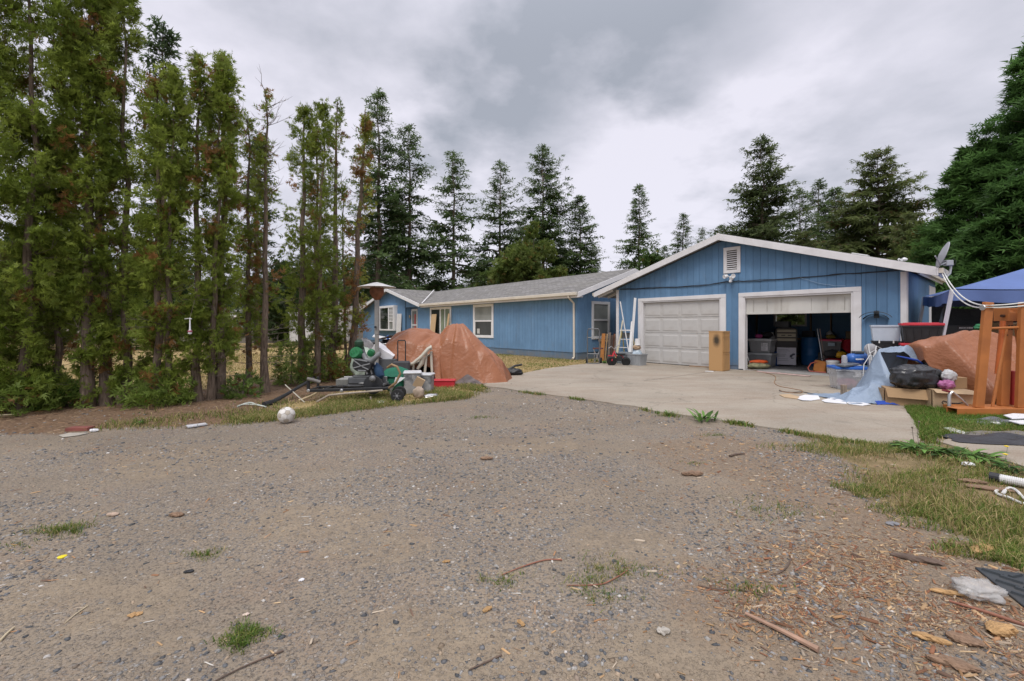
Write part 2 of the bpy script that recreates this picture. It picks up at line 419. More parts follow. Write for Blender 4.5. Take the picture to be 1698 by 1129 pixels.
def stones(scale, thr):
    w = nd(t, 'ShaderNodeTexVoronoi', feature='F1'); w.inputs['Scale'].default_value = scale; w.inputs['Randomness'].default_value = 1
    dv = nd(t, 'ShaderNodeVectorMath', operation='ADD'); t.links.new(v, dv.inputs[0])
    nn = nd(t, 'ShaderNodeTexNoise'); nn.inputs['Scale'].default_value = scale * .9; t.links.new(v, nn.inputs['Vector'])
    sc_ = nd(t, 'ShaderNodeVectorMath', operation='SCALE'); t.links.new(nn.outputs['Color'], sc_.inputs[0]); sc_.inputs['Scale'].default_value = .5 / scale
    t.links.new(sc_.outputs[0], dv.inputs[1]); t.links.new(dv.outputs[0], w.inputs['Vector'])
    s_ = nd(t, 'ShaderNodeSeparateColor'); t.links.new(w.outputs['Color'], s_.inputs[0])
    size = mth(t, 'MULTIPLY', s_.outputs[0], thr)
    body = ramp(t, mth(t, 'SUBTRACT', size, w.outputs['Distance']), [(.0, 0.0), (.12, 1.0)])
    colr = ramp(t, s_.outputs[1], [(0, (.085, .085, .087)), (.35, (.16, .158, .155)), (.6, (.25, .238, .22)), (.85, (.25, .20, .15)), (1, (.48, .45, .41))])
    return body, colr
b1, c1 = stones(42, .62); b2_, c2 = stones(95, .75)
patch = ramp(t, noise(t, mp_.outputs[0], 1.0, 6, .62), [(.40, .08), (.62, 1.0)])
grav = mixc(t, mth(t, 'MULTIPLY', b2_, patch), fines, c2); grav = mixc(t, mth(t, 'MULTIPLY', b1, patch), grav, c1)
k_dirt = soft(nd(t, 'ShaderNodeAttribute', attribute_name='dirt').outputs['Fac'], 5.0, 1.5)
grav = mixc(t, mth(t, 'MULTIPLY', k_dirt, .5), grav, mixc(t, ramp(t, noise(t, v, 7, 6, .7), [(.35, 0.0), (.7, 1.0)]), (.21, .165, .115), (.34, .27, .185)))
lawn = mixc(t, ramp(t, noise(t, v, .45, 5, .6), [(.36, 0.0), (.66, 1.0)]), (.46, .335, .165), (.36, .27, .125))
lawn = mixc(t, mth(t, 'MULTIPLY', ramp(t, noise(t, v, 1.1, 6, .65), [(.56, 0.0), (.7, 1.0)]), .65), lawn, (.16, .165, .05))
lawn = mixc(t, mth(t, 'MULTIPLY', ramp(t, noise(t, v, 26, 4, .7), [(.4, 0.0), (.7, 1.0)]), .35), lawn, (.16, .11, .055))
need = mixc(t, ramp(t, noise(t, v, 22, 6, .75), [(.35, 0.0), (.68, 1.0)]), (.105, .068, .044), (.255, .168, .105))
chip = mixc(t, ramp(t, noise(t, v, 30, 5, .75), [(.35, 0.0), (.65, 1.0)]), (.16, .12, .085), (.27, .19, .12))
cc = mixc(t, mth(t, 'MULTIPLY', k_chip, .5), grav, chip)
rg_soil = mixc(t, ramp(t, noise(t, v, 5, 6, .7), [(.36, 0.0), (.66, 1.0)]), (.145, .115, .055), (.27, .20, .11))
k_rg = soft(nd(t, 'ShaderNodeAttribute', attribute_name='rg').outputs['Fac'], 4.0, .8)
cc = mixc(t, k_rg, cc, rg_soil); cc = mixc(t, k_lawn, cc, lawn); cc = mixc(t, k_need, cc, need)
t.links.new(cc, p.inputs['Base Color']); p.inputs['Roughness'].default_value = .92; p.inputs['Specular IOR Level'].default_value = .15
hh = mth(t, 'ADD', mth(t, 'MULTIPLY', b1, .7), mth(t, 'ADD', mth(t, 'MULTIPLY', b2_, .35), mth(t, 'MULTIPLY', noise(t, v, 120, 3), .35)))
hh = mth(t, 'ADD', hh, mth(t, 'MULTIPLY', noise(t, v, 3.2, 5), 3.0))
bump(t, p, hh, .75, .012)
go = arrmesh('ground', V, F, np.stack([m_lawn, m_needle, m_chip], 1), gm)
da = go.data.attributes.new('dirt', 'FLOAT', 'POINT'); da.data.foreach_set('value', m_dirt.astype(np.float32))
ra = go.data.attributes.new('rg', 'FLOAT', 'POINT'); ra.data.foreach_set('value', m_rg.astype(np.float32))
tag(go, kind='structure')
# water-worn hollow of the yard is flat in the picture: keep it flat

# concrete driveway: a thin slab with a broken, gritty rim
cm, t, p = newmat('old_concrete'); v = coords(t, 'Object')
base = mixc(t, ramp(t, noise(t, v, .6, 6, .62), [(.32, 0.0), (.7, 1.0)]), (.235, .20, .152), (.345, .297, .23))
base = mixc(t, mth(t, 'MULTIPLY', ramp(t, noise(t, coords(t, 'Object', (.5, 1.6, 1)), 1.1, 8, .7, .6), [(.44, 0.0), (.68, 1.0)]), .7), base, (.205, .14, .09))
base = mixc(t, mth(t, 'MULTIPLY', ramp(t, noise(t, v, 2.4, 8, .7, .3), [(.58, 0.0), (.7, 1.0)]), .5), base, (.15, .135, .115))
base = mixc(t, mth(t, 'MULTIPLY', ramp(t, noise(t, v, 70, 3, .7), [(.35, 0.0), (.7, 1.0)]), .35), base, (.5, .47, .42))
base = mixc(t, mth(t, 'MULTIPLY', ramp(t, noise(t, v, 17, 4, .7), [(.62, 0.0), (.72, 1.0)]), .55), base, (.13, .11, .09))
cv = nd(t, 'ShaderNodeTexVoronoi', feature='DISTANCE_TO_EDGE'); cv.inputs['Scale'].default_value = .33
cw = nd(t, 'ShaderNodeVectorMath', operation='ADD'); cn_ = nd(t, 'ShaderNodeTexNoise'); cn_.inputs['Scale'].default_value = 2.2; cn_.inputs['Detail'].default_value = 6; t.links.new(v, cn_.inputs['Vector'])
cs_ = nd(t, 'ShaderNodeVectorMath', operation='SCALE'); cs_.inputs['Scale'].default_value = .7; t.links.new(cn_.outputs['Color'], cs_.inputs[0]); t.links.new(v, cw.inputs[0]); t.links.new(cs_.outputs[0], cw.inputs[1]); t.links.new(cw.outputs[0], cv.inputs['Vector'])
crk = ramp(t, cv.outputs['Distance'], [(0, 1.0), (.008, 0.0)])
base = mixc(t, mth(t, 'MULTIPLY', crk, .35), base, (.09, .075, .06))
spot = ramp(t, noise(t, v, .9, 2, .4), [(.66, 0.0), (.72, 1.0)])
base = mixc(t, mth(t, 'MULTIPLY', spot, .35), base, (.11, .095, .08))
t.links.new(base, p.inputs['Base Color']); p.inputs['Roughness'].default_value = .88; p.inputs['Specular IOR Level'].default_value = .2
bump(t, p, mth(t, 'ADD', noise(t, v, 90, 4), mth(t, 'MULTIPLY', noise(t, v, 6, 6), 1.5)), .35, .006)
def slab(name, poly, zt, jag):
    P2 = []
    n = len(poly)
    for i in range(n):
        a, b = Vector((*poly[i], 0)), Vector((*poly[(i + 1) % n], 0)); k = max(1, int((b - a).length / .12))
        for j in range(k):
            q = a.lerp(b, j / k); o = mnoise.noise((q.x * 2.2, q.y * 2.2, 4)) * jag + mnoise.noise((q.x * 9, q.y * 9, 1)) * jag * .4
            nn = Vector((-(b - a).y, (b - a).x, 0)).normalized(); q += nn * o; P2.append((q.x, q.y))
    return tag(MB().prism(P2, -.05, zt).build(name, cm), kind='structure')
slab('concrete_driveway', SLAB, .02, .05)
slab('concrete_path', PATH2, .015, .04)
# floor and joint lines: three saw cuts across the drive
cut = MB()
for s_ in (3.05,):
    a, b = gloc(s_, -.05), gloc(s_, -4.6)
    cut.bar((a.x, a.y, .0212), (b.x, b.y, .0212), .014, .002)
cut.build('driveway_joint', mat('joint_dirt', (.09, .075, .06), .95)); tag(bpy.data.objects['driveway_joint'], kind='structure')

# ---- loose stones, splinters and grass: real pieces, uncountable
def frustum_pts(n, y0, y1, pw, xlim=1.22, rng=RNG):
    y = (y0 ** pw + (y1 ** pw - y0 ** pw) * rng.random(n)) ** (1 / pw)
    return (rng.random(n) * 2 - 1) * xlim * y, y
def mask_at(x, y, M):
    i = np.clip(np.searchsorted(XS, x) - 1, 0, nxg - 2); j = np.clip(np.searchsorted(YS, y) - 1, 0, nyg - 2)
    return M.reshape(nyg, nxg)[j, i]
OCT = np.array([(1, 0, 0), (-.5, .87, 0), (-.5, -.87, 0), (.45, .8, .55), (-.9, .05, .6), (.45, -.75, .5), (.05, 0, 1)], float)
OCTF = np.array([(0, 1, 3), (1, 4, 3), (1, 2, 4), (2, 5, 4), (2, 0, 5), (0, 3, 5), (3, 4, 6), (4, 5, 6), (5, 3, 6)])
def stone_field(name, n, y0, y1, pw, s0, s1, seed):
    r = np.random.default_rng(seed); x, y = frustum_pts(n, y0, y1, pw, rng=r)
    dens = .12 + 1.0 * np.clip(.34 + 2.0 * softnoise(x, y, .75, 2.2) + .8 * softnoise(x, y, 2.1, 5.0), 0, 1)
    dens = dens * (1 - .6 * mask_at(x, y, m_dirt)); keep = (r.random(n) < dens) & ~inpoly(x, y, SLAB) & (mask_at(x, y, m_lawn) < .5) & (mask_at(x, y, m_rg) < .5) & ((mask_at(x, y, m_needle) < .5) | (r.random(n) < .12))
    x, y = x[keep], y[keep]; n = len(x)
    s = s0 + (s1 - s0) * r.random(n) ** 3.2
    V = OCT[None] * (s[:, None, None] * np.stack([r.uniform(.7, 1.3, n), r.uniform(.55, 1, n), r.uniform(.25, .7, n)], 1)[:, None, :])
    V = V * r.uniform(.75, 1.2, (n, 7, 1))
    a = r.random(n) * 2 * PI; ca, sa = np.cos(a)[:, None], np.sin(a)[:, None]
    X = V[..., 0] * ca - V[..., 1] * sa + x[:, None]; Y = V[..., 0] * sa + V[..., 1] * ca + y[:, None]
    V = np.stack([X, Y, V[..., 2] - .0015], -1)
    pal = np.array([(.10, .104, .108), (.155, .155, .157), (.21, .206, .20), (.29, .277, .255), (.22, .175, .135), (.31, .24, .17), (.50, .475, .44)])
    ci = r.choice(7, n, p=[.23, .21, .18, .13, .14, .09, .02]); col = pal[ci] * r.uniform(.65, 1.3, (n, 1))
    F = OCTF[None] + (np.arange(n) * 7)[:, None, None]
    o = arrmesh(name, V.reshape(-1, 3), F.reshape(-1, 3), np.repeat(col, 7, 0), STONEM)
    return tag(o, kind='stuff')
stone_field('gravel', 80000, 1.45, 4.8, 1.4, .0035, .0175, 1)
stone_field('gravel', 64000, 4.4, 11, 1.5, .006, .026, 2)
def splinters(name, n, fn, l0, l1, seed, pal, wide=.22):
    r = np.random.default_rng(seed); x, y = fn(n, r); n = len(x)
    L = l0 + (l1 - l0) * r.random(n) ** 3.2; W = L * r.uniform(.5, 1.3, n) * wide; H = np.minimum(W * .35, .008)
    a = r.normal(.35, .9, n) + PI * r.integers(0, 2, n); ca, sa = np.cos(a), np.sin(a)
    u = np.stack([ca, sa, r.normal(0, .12, n)], 1); w = np.stack([-sa, ca, r.normal(0, .35, n)], 1)
    b = np.stack([x, y, H * .6 + .002], 1); up = np.array([0, 0, 1.0])
    e = lambda p, q, h: b + u * (L * p)[:, None] + w * (W * q)[:, None] + up * (H * h)[:, None]
    pts = [e(-.5, -.4, -.5), e(.42, -.5, -.5), e(.5, .35, -.5), e(-.42, .5, -.5), e(-.48, -.35, .6), e(.38, -.42, .7), e(.5, .3, .5), e(-.36, .42, .6)]
    V = np.stack(pts, 1).reshape(-1, 3)
    V[:, 2] = np.maximum(V[:, 2], -.002)
    q = np.array([(4, 5, 6, 7), (0, 1, 5, 4), (1, 2, 6, 5), (2, 3, 7, 6), (3, 0, 4, 7)])
    F = (q[None] + (np.arange(n) * 8)[:, None, None]).reshape(-1, 4)
    pal = np.array(pal); col = pal[r.integers(0, len(pal), n)] * r.uniform(.75, 1.25, (n, 1))
    return tag(arrmesh(name, V, F, np.repeat(col, 8, 0), CHIPM), kind='stuff')
WOODPAL = [(.42, .27, .14), (.36, .20, .10), (.50, .36, .21), (.25, .13, .07), (.33, .22, .14), (.19, .12, .085), (.40, .33, .25)]
def chip_pts(n, r):
    x, y = frustum_pts(n, 1.45, 9, 1.5, rng=r)
    m = mask_at(x, y, m_chip); k = (r.random(n) < m ** 1.4 * .95 + .02) & ~inpoly(x, y, SLAB) & (mask_at(x, y, m_lawn) < .4)
    return x[k], y[k]
splinters('wood_chips', 60000, chip_pts, .005, .045, 5, WOODPAL)
splinters('wood_chips', 20000, chip_pts, .010, .07, 15, WOODPAL, .09)
def pile_pts(n, r):
    k = r.choice(len(CHIPC), n, p=np.array([.28, .24, .12, .08, .14, .12, .02])); c = np.array([q[0] for q in CHIPC])[k]; s = np.array([q[1] for q in CHIPC])[k]
    x = c[:, 0] + r.normal(0, .38, n) * s; y = c[:, 1] + r.normal(0, .30, n) * s; g = (softnoise(x, y, 4, 2) + .55) > r.random(n) * .9
    g &= ~inpoly(x, y, SLAB) & (y > 1.4) & (mask_at(x, y, m_rg) < .7); return x[g], y[g]
CHIPPAL = [(.30, .175, .085), (.27, .135, .07), (.38, .25, .135), (.18, .09, .05), (.24, .15, .09), (.13, .08, .055), (.30, .235, .17), (.22, .10, .055)]
splinters('wood_chips', 22000, pile_pts, [.005, .032][0], .032, 25, CHIPPAL + [(.38,.28,.18), (.42,.30,.17)])
splinters('wood_chips', 1300, pile_pts, .015, .075, 26, CHIPPAL, .22)
def needle_pts(n, r):
    x = r.uniform(-11, -2, n); y = r.uniform(4, 12, n)
    k = (r.random(n) < mask_at(x, y, m_needle)); return x[k], y[k]
splinters('leaf_litter', 26000, needle_pts, .02, .10, 6, [(.16, .095, .055), (.23, .14, .08), (.11, .065, .04), (.28, .2, .12)], .12)
def stray_pts(n, r):
    x, y = frustum_pts(n, 1.45, 8, 1.5, rng=r); k = ~inpoly(x, y, SLAB) & (mask_at(x, y, m_lawn) < .4); return x[k], y[k]
splinters('wood_debris', 1500, stray_pts, .01, .07, 8, WOODPAL + [(.5, .47, .42), (.3, .27, .24)], .14)

def blades(name, x, y, h, col, seed, lean=.5, w=.006, parent=None, kind='stuff'):
    r = np.random.default_rng(seed); n = len(x)
    a = r.random(n) * 2 * PI; ln = np.abs(r.normal(0, lean, n)) * h
    dx, dy = np.cos(a), np.sin(a); b = r.random(n) * 2 * PI; px_, py_ = np.cos(b) * w, np.sin(b) * w
    wj = r.uniform(.6, 1.4, n)
    base = np.stack([x, y, np.zeros(n)], 1); pe = np.stack([px_ * wj, py_ * wj, np.zeros(n)], 1)
    mid = base + np.stack([dx * ln * .35, dy * ln * .35, h * .6], 1); tip = base + np.stack([dx * ln, dy * ln, h * r.uniform(.75, 1, n)], 1)
    V = np.stack([base - pe, base + pe, mid + pe * .7, mid - pe * .7, tip], 1).reshape(-1, 3)
    f = np.array([(0, 1, 2), (0, 2, 3), (3, 2, 4)]); F = (f[None] + (np.arange(n) * 5)[:, None, None]).reshape(-1, 3)
    K = np.repeat(col[:, None, :], 5, 1); K = K * np.array([.75, .75, 1, 1, 1.15])[None, :, None]
    o = arrmesh(name, V, F, K.reshape(-1, 3), GRASSM, parent)
    if kind: tag(o, kind=kind)
    return o
GREEN, YEL, DRY = np.array((.105, .18, .03)), np.array((.22, .225, .06)), np.array((.42, .33, .16))
def gcol(n, r, g, ye, d):
    p_ = np.array([g, ye, d], float); p_ /= p_.sum(); k = r.choice(3, n, p=p_)
    return np.stack([GREEN, YEL, DRY])[k] * r.uniform(.7, 1.3, (n, 1))
# right-hand grass
r = np.random.default_rng(21)
x = r.uniform(1.0, 13, 420000); y = r.uniform(1.6, 8.6, 420000)
nzb = softnoise(x[:], y[:], 1.6, 6.6)
k = (r.random(len(x)) < mask_at(x, y, m_rg) * np.clip(.40 + nzb * 1.0, .10, 1)) & (np.abs(x) < 1.25 * y + .5) & ~inpoly(x, y, SLAB) & ~inpoly(x, y, PATH2)
x, y, nzb = x[k], y[k], nzb[k]
lush = np.clip((y - 5.6) / .5, 0, 1) * np.clip((7.5 - y) / .5, 0, 1)
cl = gcol(len(x), r, .22, .33, .45); cl = np.where((lush > r.random(len(x)))[:, None], GREEN * np.array((1.1, 1.25, 1)) * r.uniform(.7, 1.3, (len(x), 1)), cl)
blades('grass', x, y, r.uniform(.015, .085, len(x)) * (1 + .6 * nzb) * (1 + .3 * lush), cl, 31, .9, .0026)
# the lush patch between the drive, the steel frame and the path
r = np.random.default_rng(121); LP = gpl((1500, 676), (1512, 694), (1526, 722), (1560, 728), (1620, 722), (1710, 714), (1710, 690), (1590, 682), (1560, 668)); px4 = np.array(LP)
x = r.uniform(px4[:, 0].min(), px4[:, 0].max(), 60000); y = r.uniform(px4[:, 1].min(), px4[:, 1].max(), 60000); k = inpoly(x, y, LP) & (r.random(60000) < .85); x, y = x[k], y[k]
blades('grass', x, y, r.uniform(.02, .085, len(x)), np.where((r.random(len(x)) < .8)[:, None], np.array((.11, .185, .03)), np.array((.24, .24, .07))) * r.uniform(.7, 1.3, (len(x), 1)), 131, .8, .0032)
tx, ty = [], []
for (px, py, rr, n) in ((1480, 745, .30, 2600), (1390, 728, .22, 2000), (1350, 745, .3, 700), (1600, 790, .35, 1300), (1520, 800, .3, 800), (1545, 850, .22, 1300), (1640, 880, .3, 1500), (1690, 925, .22, 2400), (1440, 815, .16, 900), (1680, 860, .2, 900)):
    c = gp(px, py); q = rr * np.sqrt(r.random(n)); a = r.random(n) * 2 * PI; q *= 1 + .4 * np.sin(a * 3 + px); tx.append(c.x + np.cos(a) * q * 1.5); ty.append(c.y + np.sin(a) * q * .8)
x, y = np.concatenate(tx), np.concatenate(ty); k = ~inpoly(x, y, SLAB) & ~inpoly(x, y, PATH2); x, y = x[k], y[k]
blades('grass', x, y, r.uniform(.02, .075, len(x)), gcol(len(x), r, .42, .33, .25) * 1.1, 132, 1.0, .0024)
# verge along the hedge and the edge of the drive
r = np.random.default_rng(22)
n = 170000; ti = r.random(n) * (len(DRIVE_L) - 4) + 3; i0 = np.minimum(ti.astype(int), len(DRIVE_L) - 2); fr = ti - i0
DL = np.array(DRIVE_L); base = DL[i0] * (1 - fr)[:, None] + DL[i0 + 1] * fr[:, None]
offs = r.gamma(2.2, .28, n); x = base[:, 0] - offs * .35 + r.normal(0, .1, n); y = base[:, 1] + offs - .12
nzb = softnoise(x, y, 1.3, 9.1)
k = (r.random(n) < np.clip(.45 + nzb * 1.1, 0.02, 1) * np.clip((x + 4.6) / 2.4, .06, .6)) & ~inpoly(x, y, SLAB) & (y < 16)
x, y, nzb = x[k], y[k], nzb[k]
blades('grass', x, y, r.uniform(.03, .085, len(x)) * (1 + .5 * nzb), gcol(len(x), r, .28, .37, .35), 32, .8, .0042)
# the lawn before the house and behind the hedge: short dry grass
r = np.random.default_rng(23)
x = r.uniform(-14, 5.5, 90000); y = r.uniform(7.5, 21, 90000)
k = (mask_at(x, y, m_lawn) > .4) & ~inpoly(x, y, SLAB) & (np.abs(x) < 1.22 * y)
x, y = x[k], y[k]; nzb = softnoise(x, y, .7, 1.4); green = nzb > .28
cl = gcol(len(x), r, .04, .18, .78); cl[green] = gcol(int(green.sum()), r, .4, .4, .2)
blades('grass', x, y, r.uniform(.02, .06, len(x)), cl, 33, .8, .008)
# weeds at slab edges
r = np.random.default_rng(24)
ef = np.array(edge_front + edge_back[3:]); nn_ = 26000; ti = r.random(nn_) * (len(ef) - 1); i0 = ti.astype(int); fr = ti - i0
base = ef[i0] * (1 - fr)[:, None] + ef[i0 + 1] * fr[:, None]; x = base[:, 0] + r.normal(0, .06, nn_); y = base[:, 1] - np.abs(r.normal(0, .09, nn_))
nzb = softnoise(x, y, 1.9, 12.1); k = r.random(nn_) < np.clip(nzb * 1.6 - .05, 0, 1); x, y = x[k], y[k]
k = ~inpoly(x, y, SLAB); x, y = x[k], y[k]
blades('grass', x, y, r.uniform(.025, .08, len(x)), gcol(len(x), r, .55, .3, .15), 34, .6, .0055)
# weedy tufts on the gravel
tx, ty, th, tc_ = [], [], [], []
r = np.random.default_rng(25)
for (px, py, rr, n, hh_, mix) in ((105, 880, .13, 420, .05, (.5, .35, .15)), (410, 1050, .075, 420, .03, (.7, .3, 0)), (395, 1068, .06, 260, .03, (.7, .3, 0)), (338, 920, .08, 160, .03, (.6, .3, .1)), (1020, 945, .2, 420, .03, (.4, .4, .2)),
                                  (835, 963, .1, 150, .03, (.5, .4, .1)), (1000, 990, .12, 140, .03, (.5, .4, .1)), (1245, 980, .12, 140, .035, (.6, .3, .1)), (800, 693, .15, 120, .05, (.6, .3, .1)), (1185, 722, .12, 130, .03, (.7, .2, .1)),
                                  (1150, 768, .1, 80, .02, (.6, .4, 0)), (1290, 845, .3, 300, .04, (.4, .4, .2)), (980, 965, .1, 120, .03, (.4, .4, .2)), (1110, 690, .14, 240, .10, (.6, .3, .1)), (30, 905, .1, 60, .03, (.5, .4, .1))):
    c = gp(px, py); a = r.random(n) * 2 * PI; q = rr * np.sqrt(r.random(n)) * (1 + .5 * np.sin(a * 3 + px)) * r.uniform(.5, 1.2, n)
    tx.append(c.x + np.cos(a) * q * 1.5); ty.append(c.y + np.sin(a) * q * .8); th.append(r.uniform(.4, 1, n) * hh_); tc_.append(gcol(n, r, *mix))
blades('grass', np.concatenate(tx), np.concatenate(ty), np.concatenate(th), np.concatenate(tc_), 35, 1.4, .0020)
# ------------------------------------------------------------------ buildings
def paintmat(name, col, grain=True, objvar=.07, dirt=(.18, .17, .15), amt=.22):
    m, t, p = newmat(name); v = coords(t, 'Object')
    c = mixc(t, ramp(t, noise(t, v, 1.3, 6, .6), [(.3, 0.0), (.7, 1.0)]), tuple(x * .86 for x in col), tuple(min(1, x * 1.12) for x in col))
    g = noise(t, coords(t, 'Object', (26, 26, 1.4)), 3, 5, .65)
    c = mixc(t, mth(t, 'MULTIPLY', ramp(t, g, [(.45, 0.0), (.75, 1.0)]), .22), c, tuple(x * .62 for x in col))
    c = mixc(t, mth(t, 'MULTIPLY', ramp(t, noise(t, coords(t, 'Object', (1, 1, .45)), 2.1, 8, .7, .5), [(.55, 0.0), (.75, 1.0)]), amt), c, dirt)
    sz_ = nd(t, 'ShaderNodeSeparateXYZ'); t.links.new(v, sz_.inputs[0])      # splashed mud along the foot of the wall
    spl = mth(t, 'ADD', mth(t, 'MULTIPLY', noise(t, v, 3.5, 7, .7), 1.1), mth(t, 'MULTIPLY', sz_.outputs[2], -1.25))
    c = mixc(t, mth(t, 'MULTIPLY', ramp(t, spl, [(.12, 0.0), (.55, 1.0)]), .55), c, (.20, .18, .15))
    c = mixc(t, mth(t, 'MULTIPLY', ramp(t, noise(t, coords(t, 'Object', (5, 5, .35)), 1.6, 6, .7), [(.55, 0.0), (.72, 1.0)]), .3), c, tuple(min(1, x * 1.5 + .05) for x in col))
    oi = nd(t, 'ShaderNodeObjectInfo').outputs['Random']
    h = nd(t, 'ShaderNodeHueSaturation'); t.links.new(c, h.inputs['Color']); t.links.new(mth(t, 'ADD', mth(t, 'MULTIPLY', oi, objvar * 2), 1 - objvar), h.inputs['Value'])
    t.links.new(h.outputs[0], p.inputs['Base Color']); p.inputs['Roughness'].default_value = .72; p.inputs['Specular IOR Level'].default_value = .3
    bump(t, p, g, .35, .004); return m
BLUE = paintmat('blue_siding_paint', (.112, .218, .358)); BLUEH = paintmat('blue_house_paint', (.138, .26, .42), objvar=0)
BLUED = paintmat('blue_skirting_paint', (.105, .18, .27), objvar=0)
WHITE = mat('white_trim_paint', (.68, .67, .67), .6, var=.07, scale=2, bmp=.12, bscale=50, dirt=(.40, .37, .34), dirt_amt=.3)
WHITEB = mat('white_vinyl', (.74, .74, .74), .45, var=.05, scale=3, bmp=.03)
CREAM = mat('cream_gutter', (.62, .57, .48), .5, var=.08, scale=2, bmp=.03, dirt=(.3, .25, .2), dirt_amt=.3)
DOORM = mat('garage_door_paint', (.49, .48, .46), .6, var=.07, scale=1.5, bmp=.08, bscale=120, dirt=(.26, .23, .19), dirt_amt=.4)
DOORM2 = mat('raised_door_paint', (.56, .55, .51), .65, var=.1, scale=1.4, bmp=.08, bscale=40, dirt=(.3, .26, .2), dirt_amt=.45, stretch=(1, 1, .4))
DARKIN = mat('dark_studs', (.22, .155, .10), .9, var=.3, scale=1.5, bmp=.2)
FOUND = mat('foundation_concrete', (.30, .29, .28), .9, var=.2, scale=4, bmp=.3, dirt=(.15, .13, .1))
BLACKIN = mat('dark_insulation_paper', (.15, .12, .09), .9, var=.3, scale=2)
m, t, p = newmat('grey_asphalt_shingles'); v = coords(t, 'Object')
w = nd(t, 'ShaderNodeTexBrick'); t.links.new(coords(t, 'Object', (1, 1, 1)), w.inputs['Vector'])
w.inputs['Scale'].default_value = 1; w.inputs['Brick Width'].default_value = .30; w.inputs['Row Height'].default_value = .14; w.inputs['Mortar Size'].default_value = .012
w.inputs['Color1'].default_value = (.125, .122, .118, 1); w.inputs['Color2'].default_value = (.26, .25, .24, 1); w.inputs['Mortar'].default_value = (.06, .056, .052, 1)
c = mixc(t, mth(t, 'MULTIPLY', ramp(t, noise(t, v, 1.4, 6, .7), [(.42, 0.0), (.66, 1.0)]), .6), w.outputs['Color'], (.13, .125, .10))
c = mixc(t, mth(t, 'MULTIPLY', ramp(t, noise(t, coords(t, 'Object', (3.5, .3, 1)), 1.2, 6, .7), [(.5, 0.0), (.7, 1.0)]), .4), c, (.10, .098, .09))
c = mixc(t, mth(t, 'MULTIPLY', noise(t, v, 200, 2), .35), c, (.34, .33, .32))
t.links.new(c, p.inputs['Base Color']); p.inputs['Roughness'].default_value = .95; p.inputs['Specular IOR Level'].default_value = .15
bump(t, p, mth(t, 'ADD', w.outputs['Fac'], noise(t, v, 150, 3)), .5, .01); SHING = m
def glassmat(name, tint, rough=.04):
    m, t, p = newmat(name); v = coords(t)
    t.links.new(mixc(t, ramp(t, noise(t, v, 1.2, 4), [(.35, 0.0), (.7, 1.0)]), tuple(x * .7 for x in tint), tint), p.inputs['Base Color'])
    p.inputs['Roughness'].default_value = rough; p.inputs['Specular IOR Level'].default_value = .6; p.inputs['IOR'].default_value = 1.5
    bump(t, p, noise(t, v, 1.5, 2), .03, .01); return m
GLASS = glassmat('dark_window_glass', (.055, .062, .06)); GLASSB = glassmat('window_glass_with_blind', (.33, .35, .33)); GLASSG = glassmat('window_glass_dim', (.02, .028, .018))
m, t, p = newmat('clear_glass'); p.inputs['Base Color'].default_value = (.8, .86, .84, 1); p.inputs['Transmission Weight'].default_value = 1.0; p.inputs['Roughness'].default_value = .12; p.inputs['IOR'].default_value = 1.05
bump(t, p, noise(t, coords(t), 3, 3), .05, .01); CLEAR = m

# ---- garage: local x along the front (towards the photographer's side), y inward, z up
ga = thing('garage', 'blue two-door garage with low white-edged gable and louvred vent', 'garage', G0, RZ)
SL, SR, SM, SA, ZA, SLOPE = -1.16, 7.15, 7.15, 2.87, 3.98, .3135
GD = 4.4
zu = lambda s: ZA - SLOPE * abs(s - SA)
D1 = (-.20, 2.95, -.03, 2.78); D2 = (3.33, 6.30, 3.475, 6.12)     # outer trim, opening
ZO, ZT = 2.205, 2.335
cuts = sorted(set([round(SL + .204 * i, 3) for i in range(44)] + [D1[0], D1[1], D2[0], D2[1], SR]))
cuts = [c_ for i, c_ in enumerate(cuts) if c_ <= SR and (i == 0 or c_ - cuts[i - 1] > .001)]
for a, b in zip(cuts[:-1], cuts[1:]):
    if b - a < .03: continue
    mid = (a + b) / 2
    ind = D1[0] <= mid <= D1[1] or D2[0] <= mid <= D2[1]
    zb = ZT + .002 if ind else .14
    h = .0035; a2, b2 = a + h, b - h
    vs = [(a2, -.024, zb), (b2, -.024, zb), (b2, 0, zb), (a2, 0, zb), (a2, -.024, zu(a2) + .03), (b2, -.024, zu(b2) + .03), (b2, 0, zu(b2) + .03), (a2, 0, zu(a2) + .03)]
    MB().add(vs, [(3, 2, 1, 0), (4, 5, 6, 7), (0, 1, 5, 4), (1, 2, 6, 5), (2, 3, 7, 6), (3, 0, 4, 7)]).build('siding_board', BLUE, ga)
def wallpoly(s0, s1, zb): # a wall piece below the roof
    xs = [s0] + ([SA] if s0 < SA < s1 else []) + [s1]
    return [(s0, zb), (s1, zb)] + [(x, zu(x) + .03) for x in reversed(xs)]
MXZ = Matrix(((1, 0, 0, 0), (0, 0, 1, 0), (0, 1, 0, 0), (0, 0, 0, 1)))      # prism (x,z) extruded along y
w = MB()
for s0, s1, zb in ((SL, D1[0] + .09, .14), (D1[0] + .09, D1[1] - .09, ZO + .06), (D1[1] - .09, D2[0] + .09, .14), (D2[0] + .09, D2[1] - .09, ZO + .06), (D2[1] - .09, SR, .14)):
    w.prism(wallpoly(s0, s1, zb), .004, .10, MXZ)
w.build('front_wall_sheathing', mat('groove_paint', (.06, .11, .17), .8, var=.2, scale=3), ga)
w = MB()
w.b2((SL, .10, .14), (SL + .1, GD, zu(SL) + .02)); w.b2((SM - .1, .10, .14), (SM, GD, zu(SM) + .02))
w.build('side_wall', BLUE, ga)
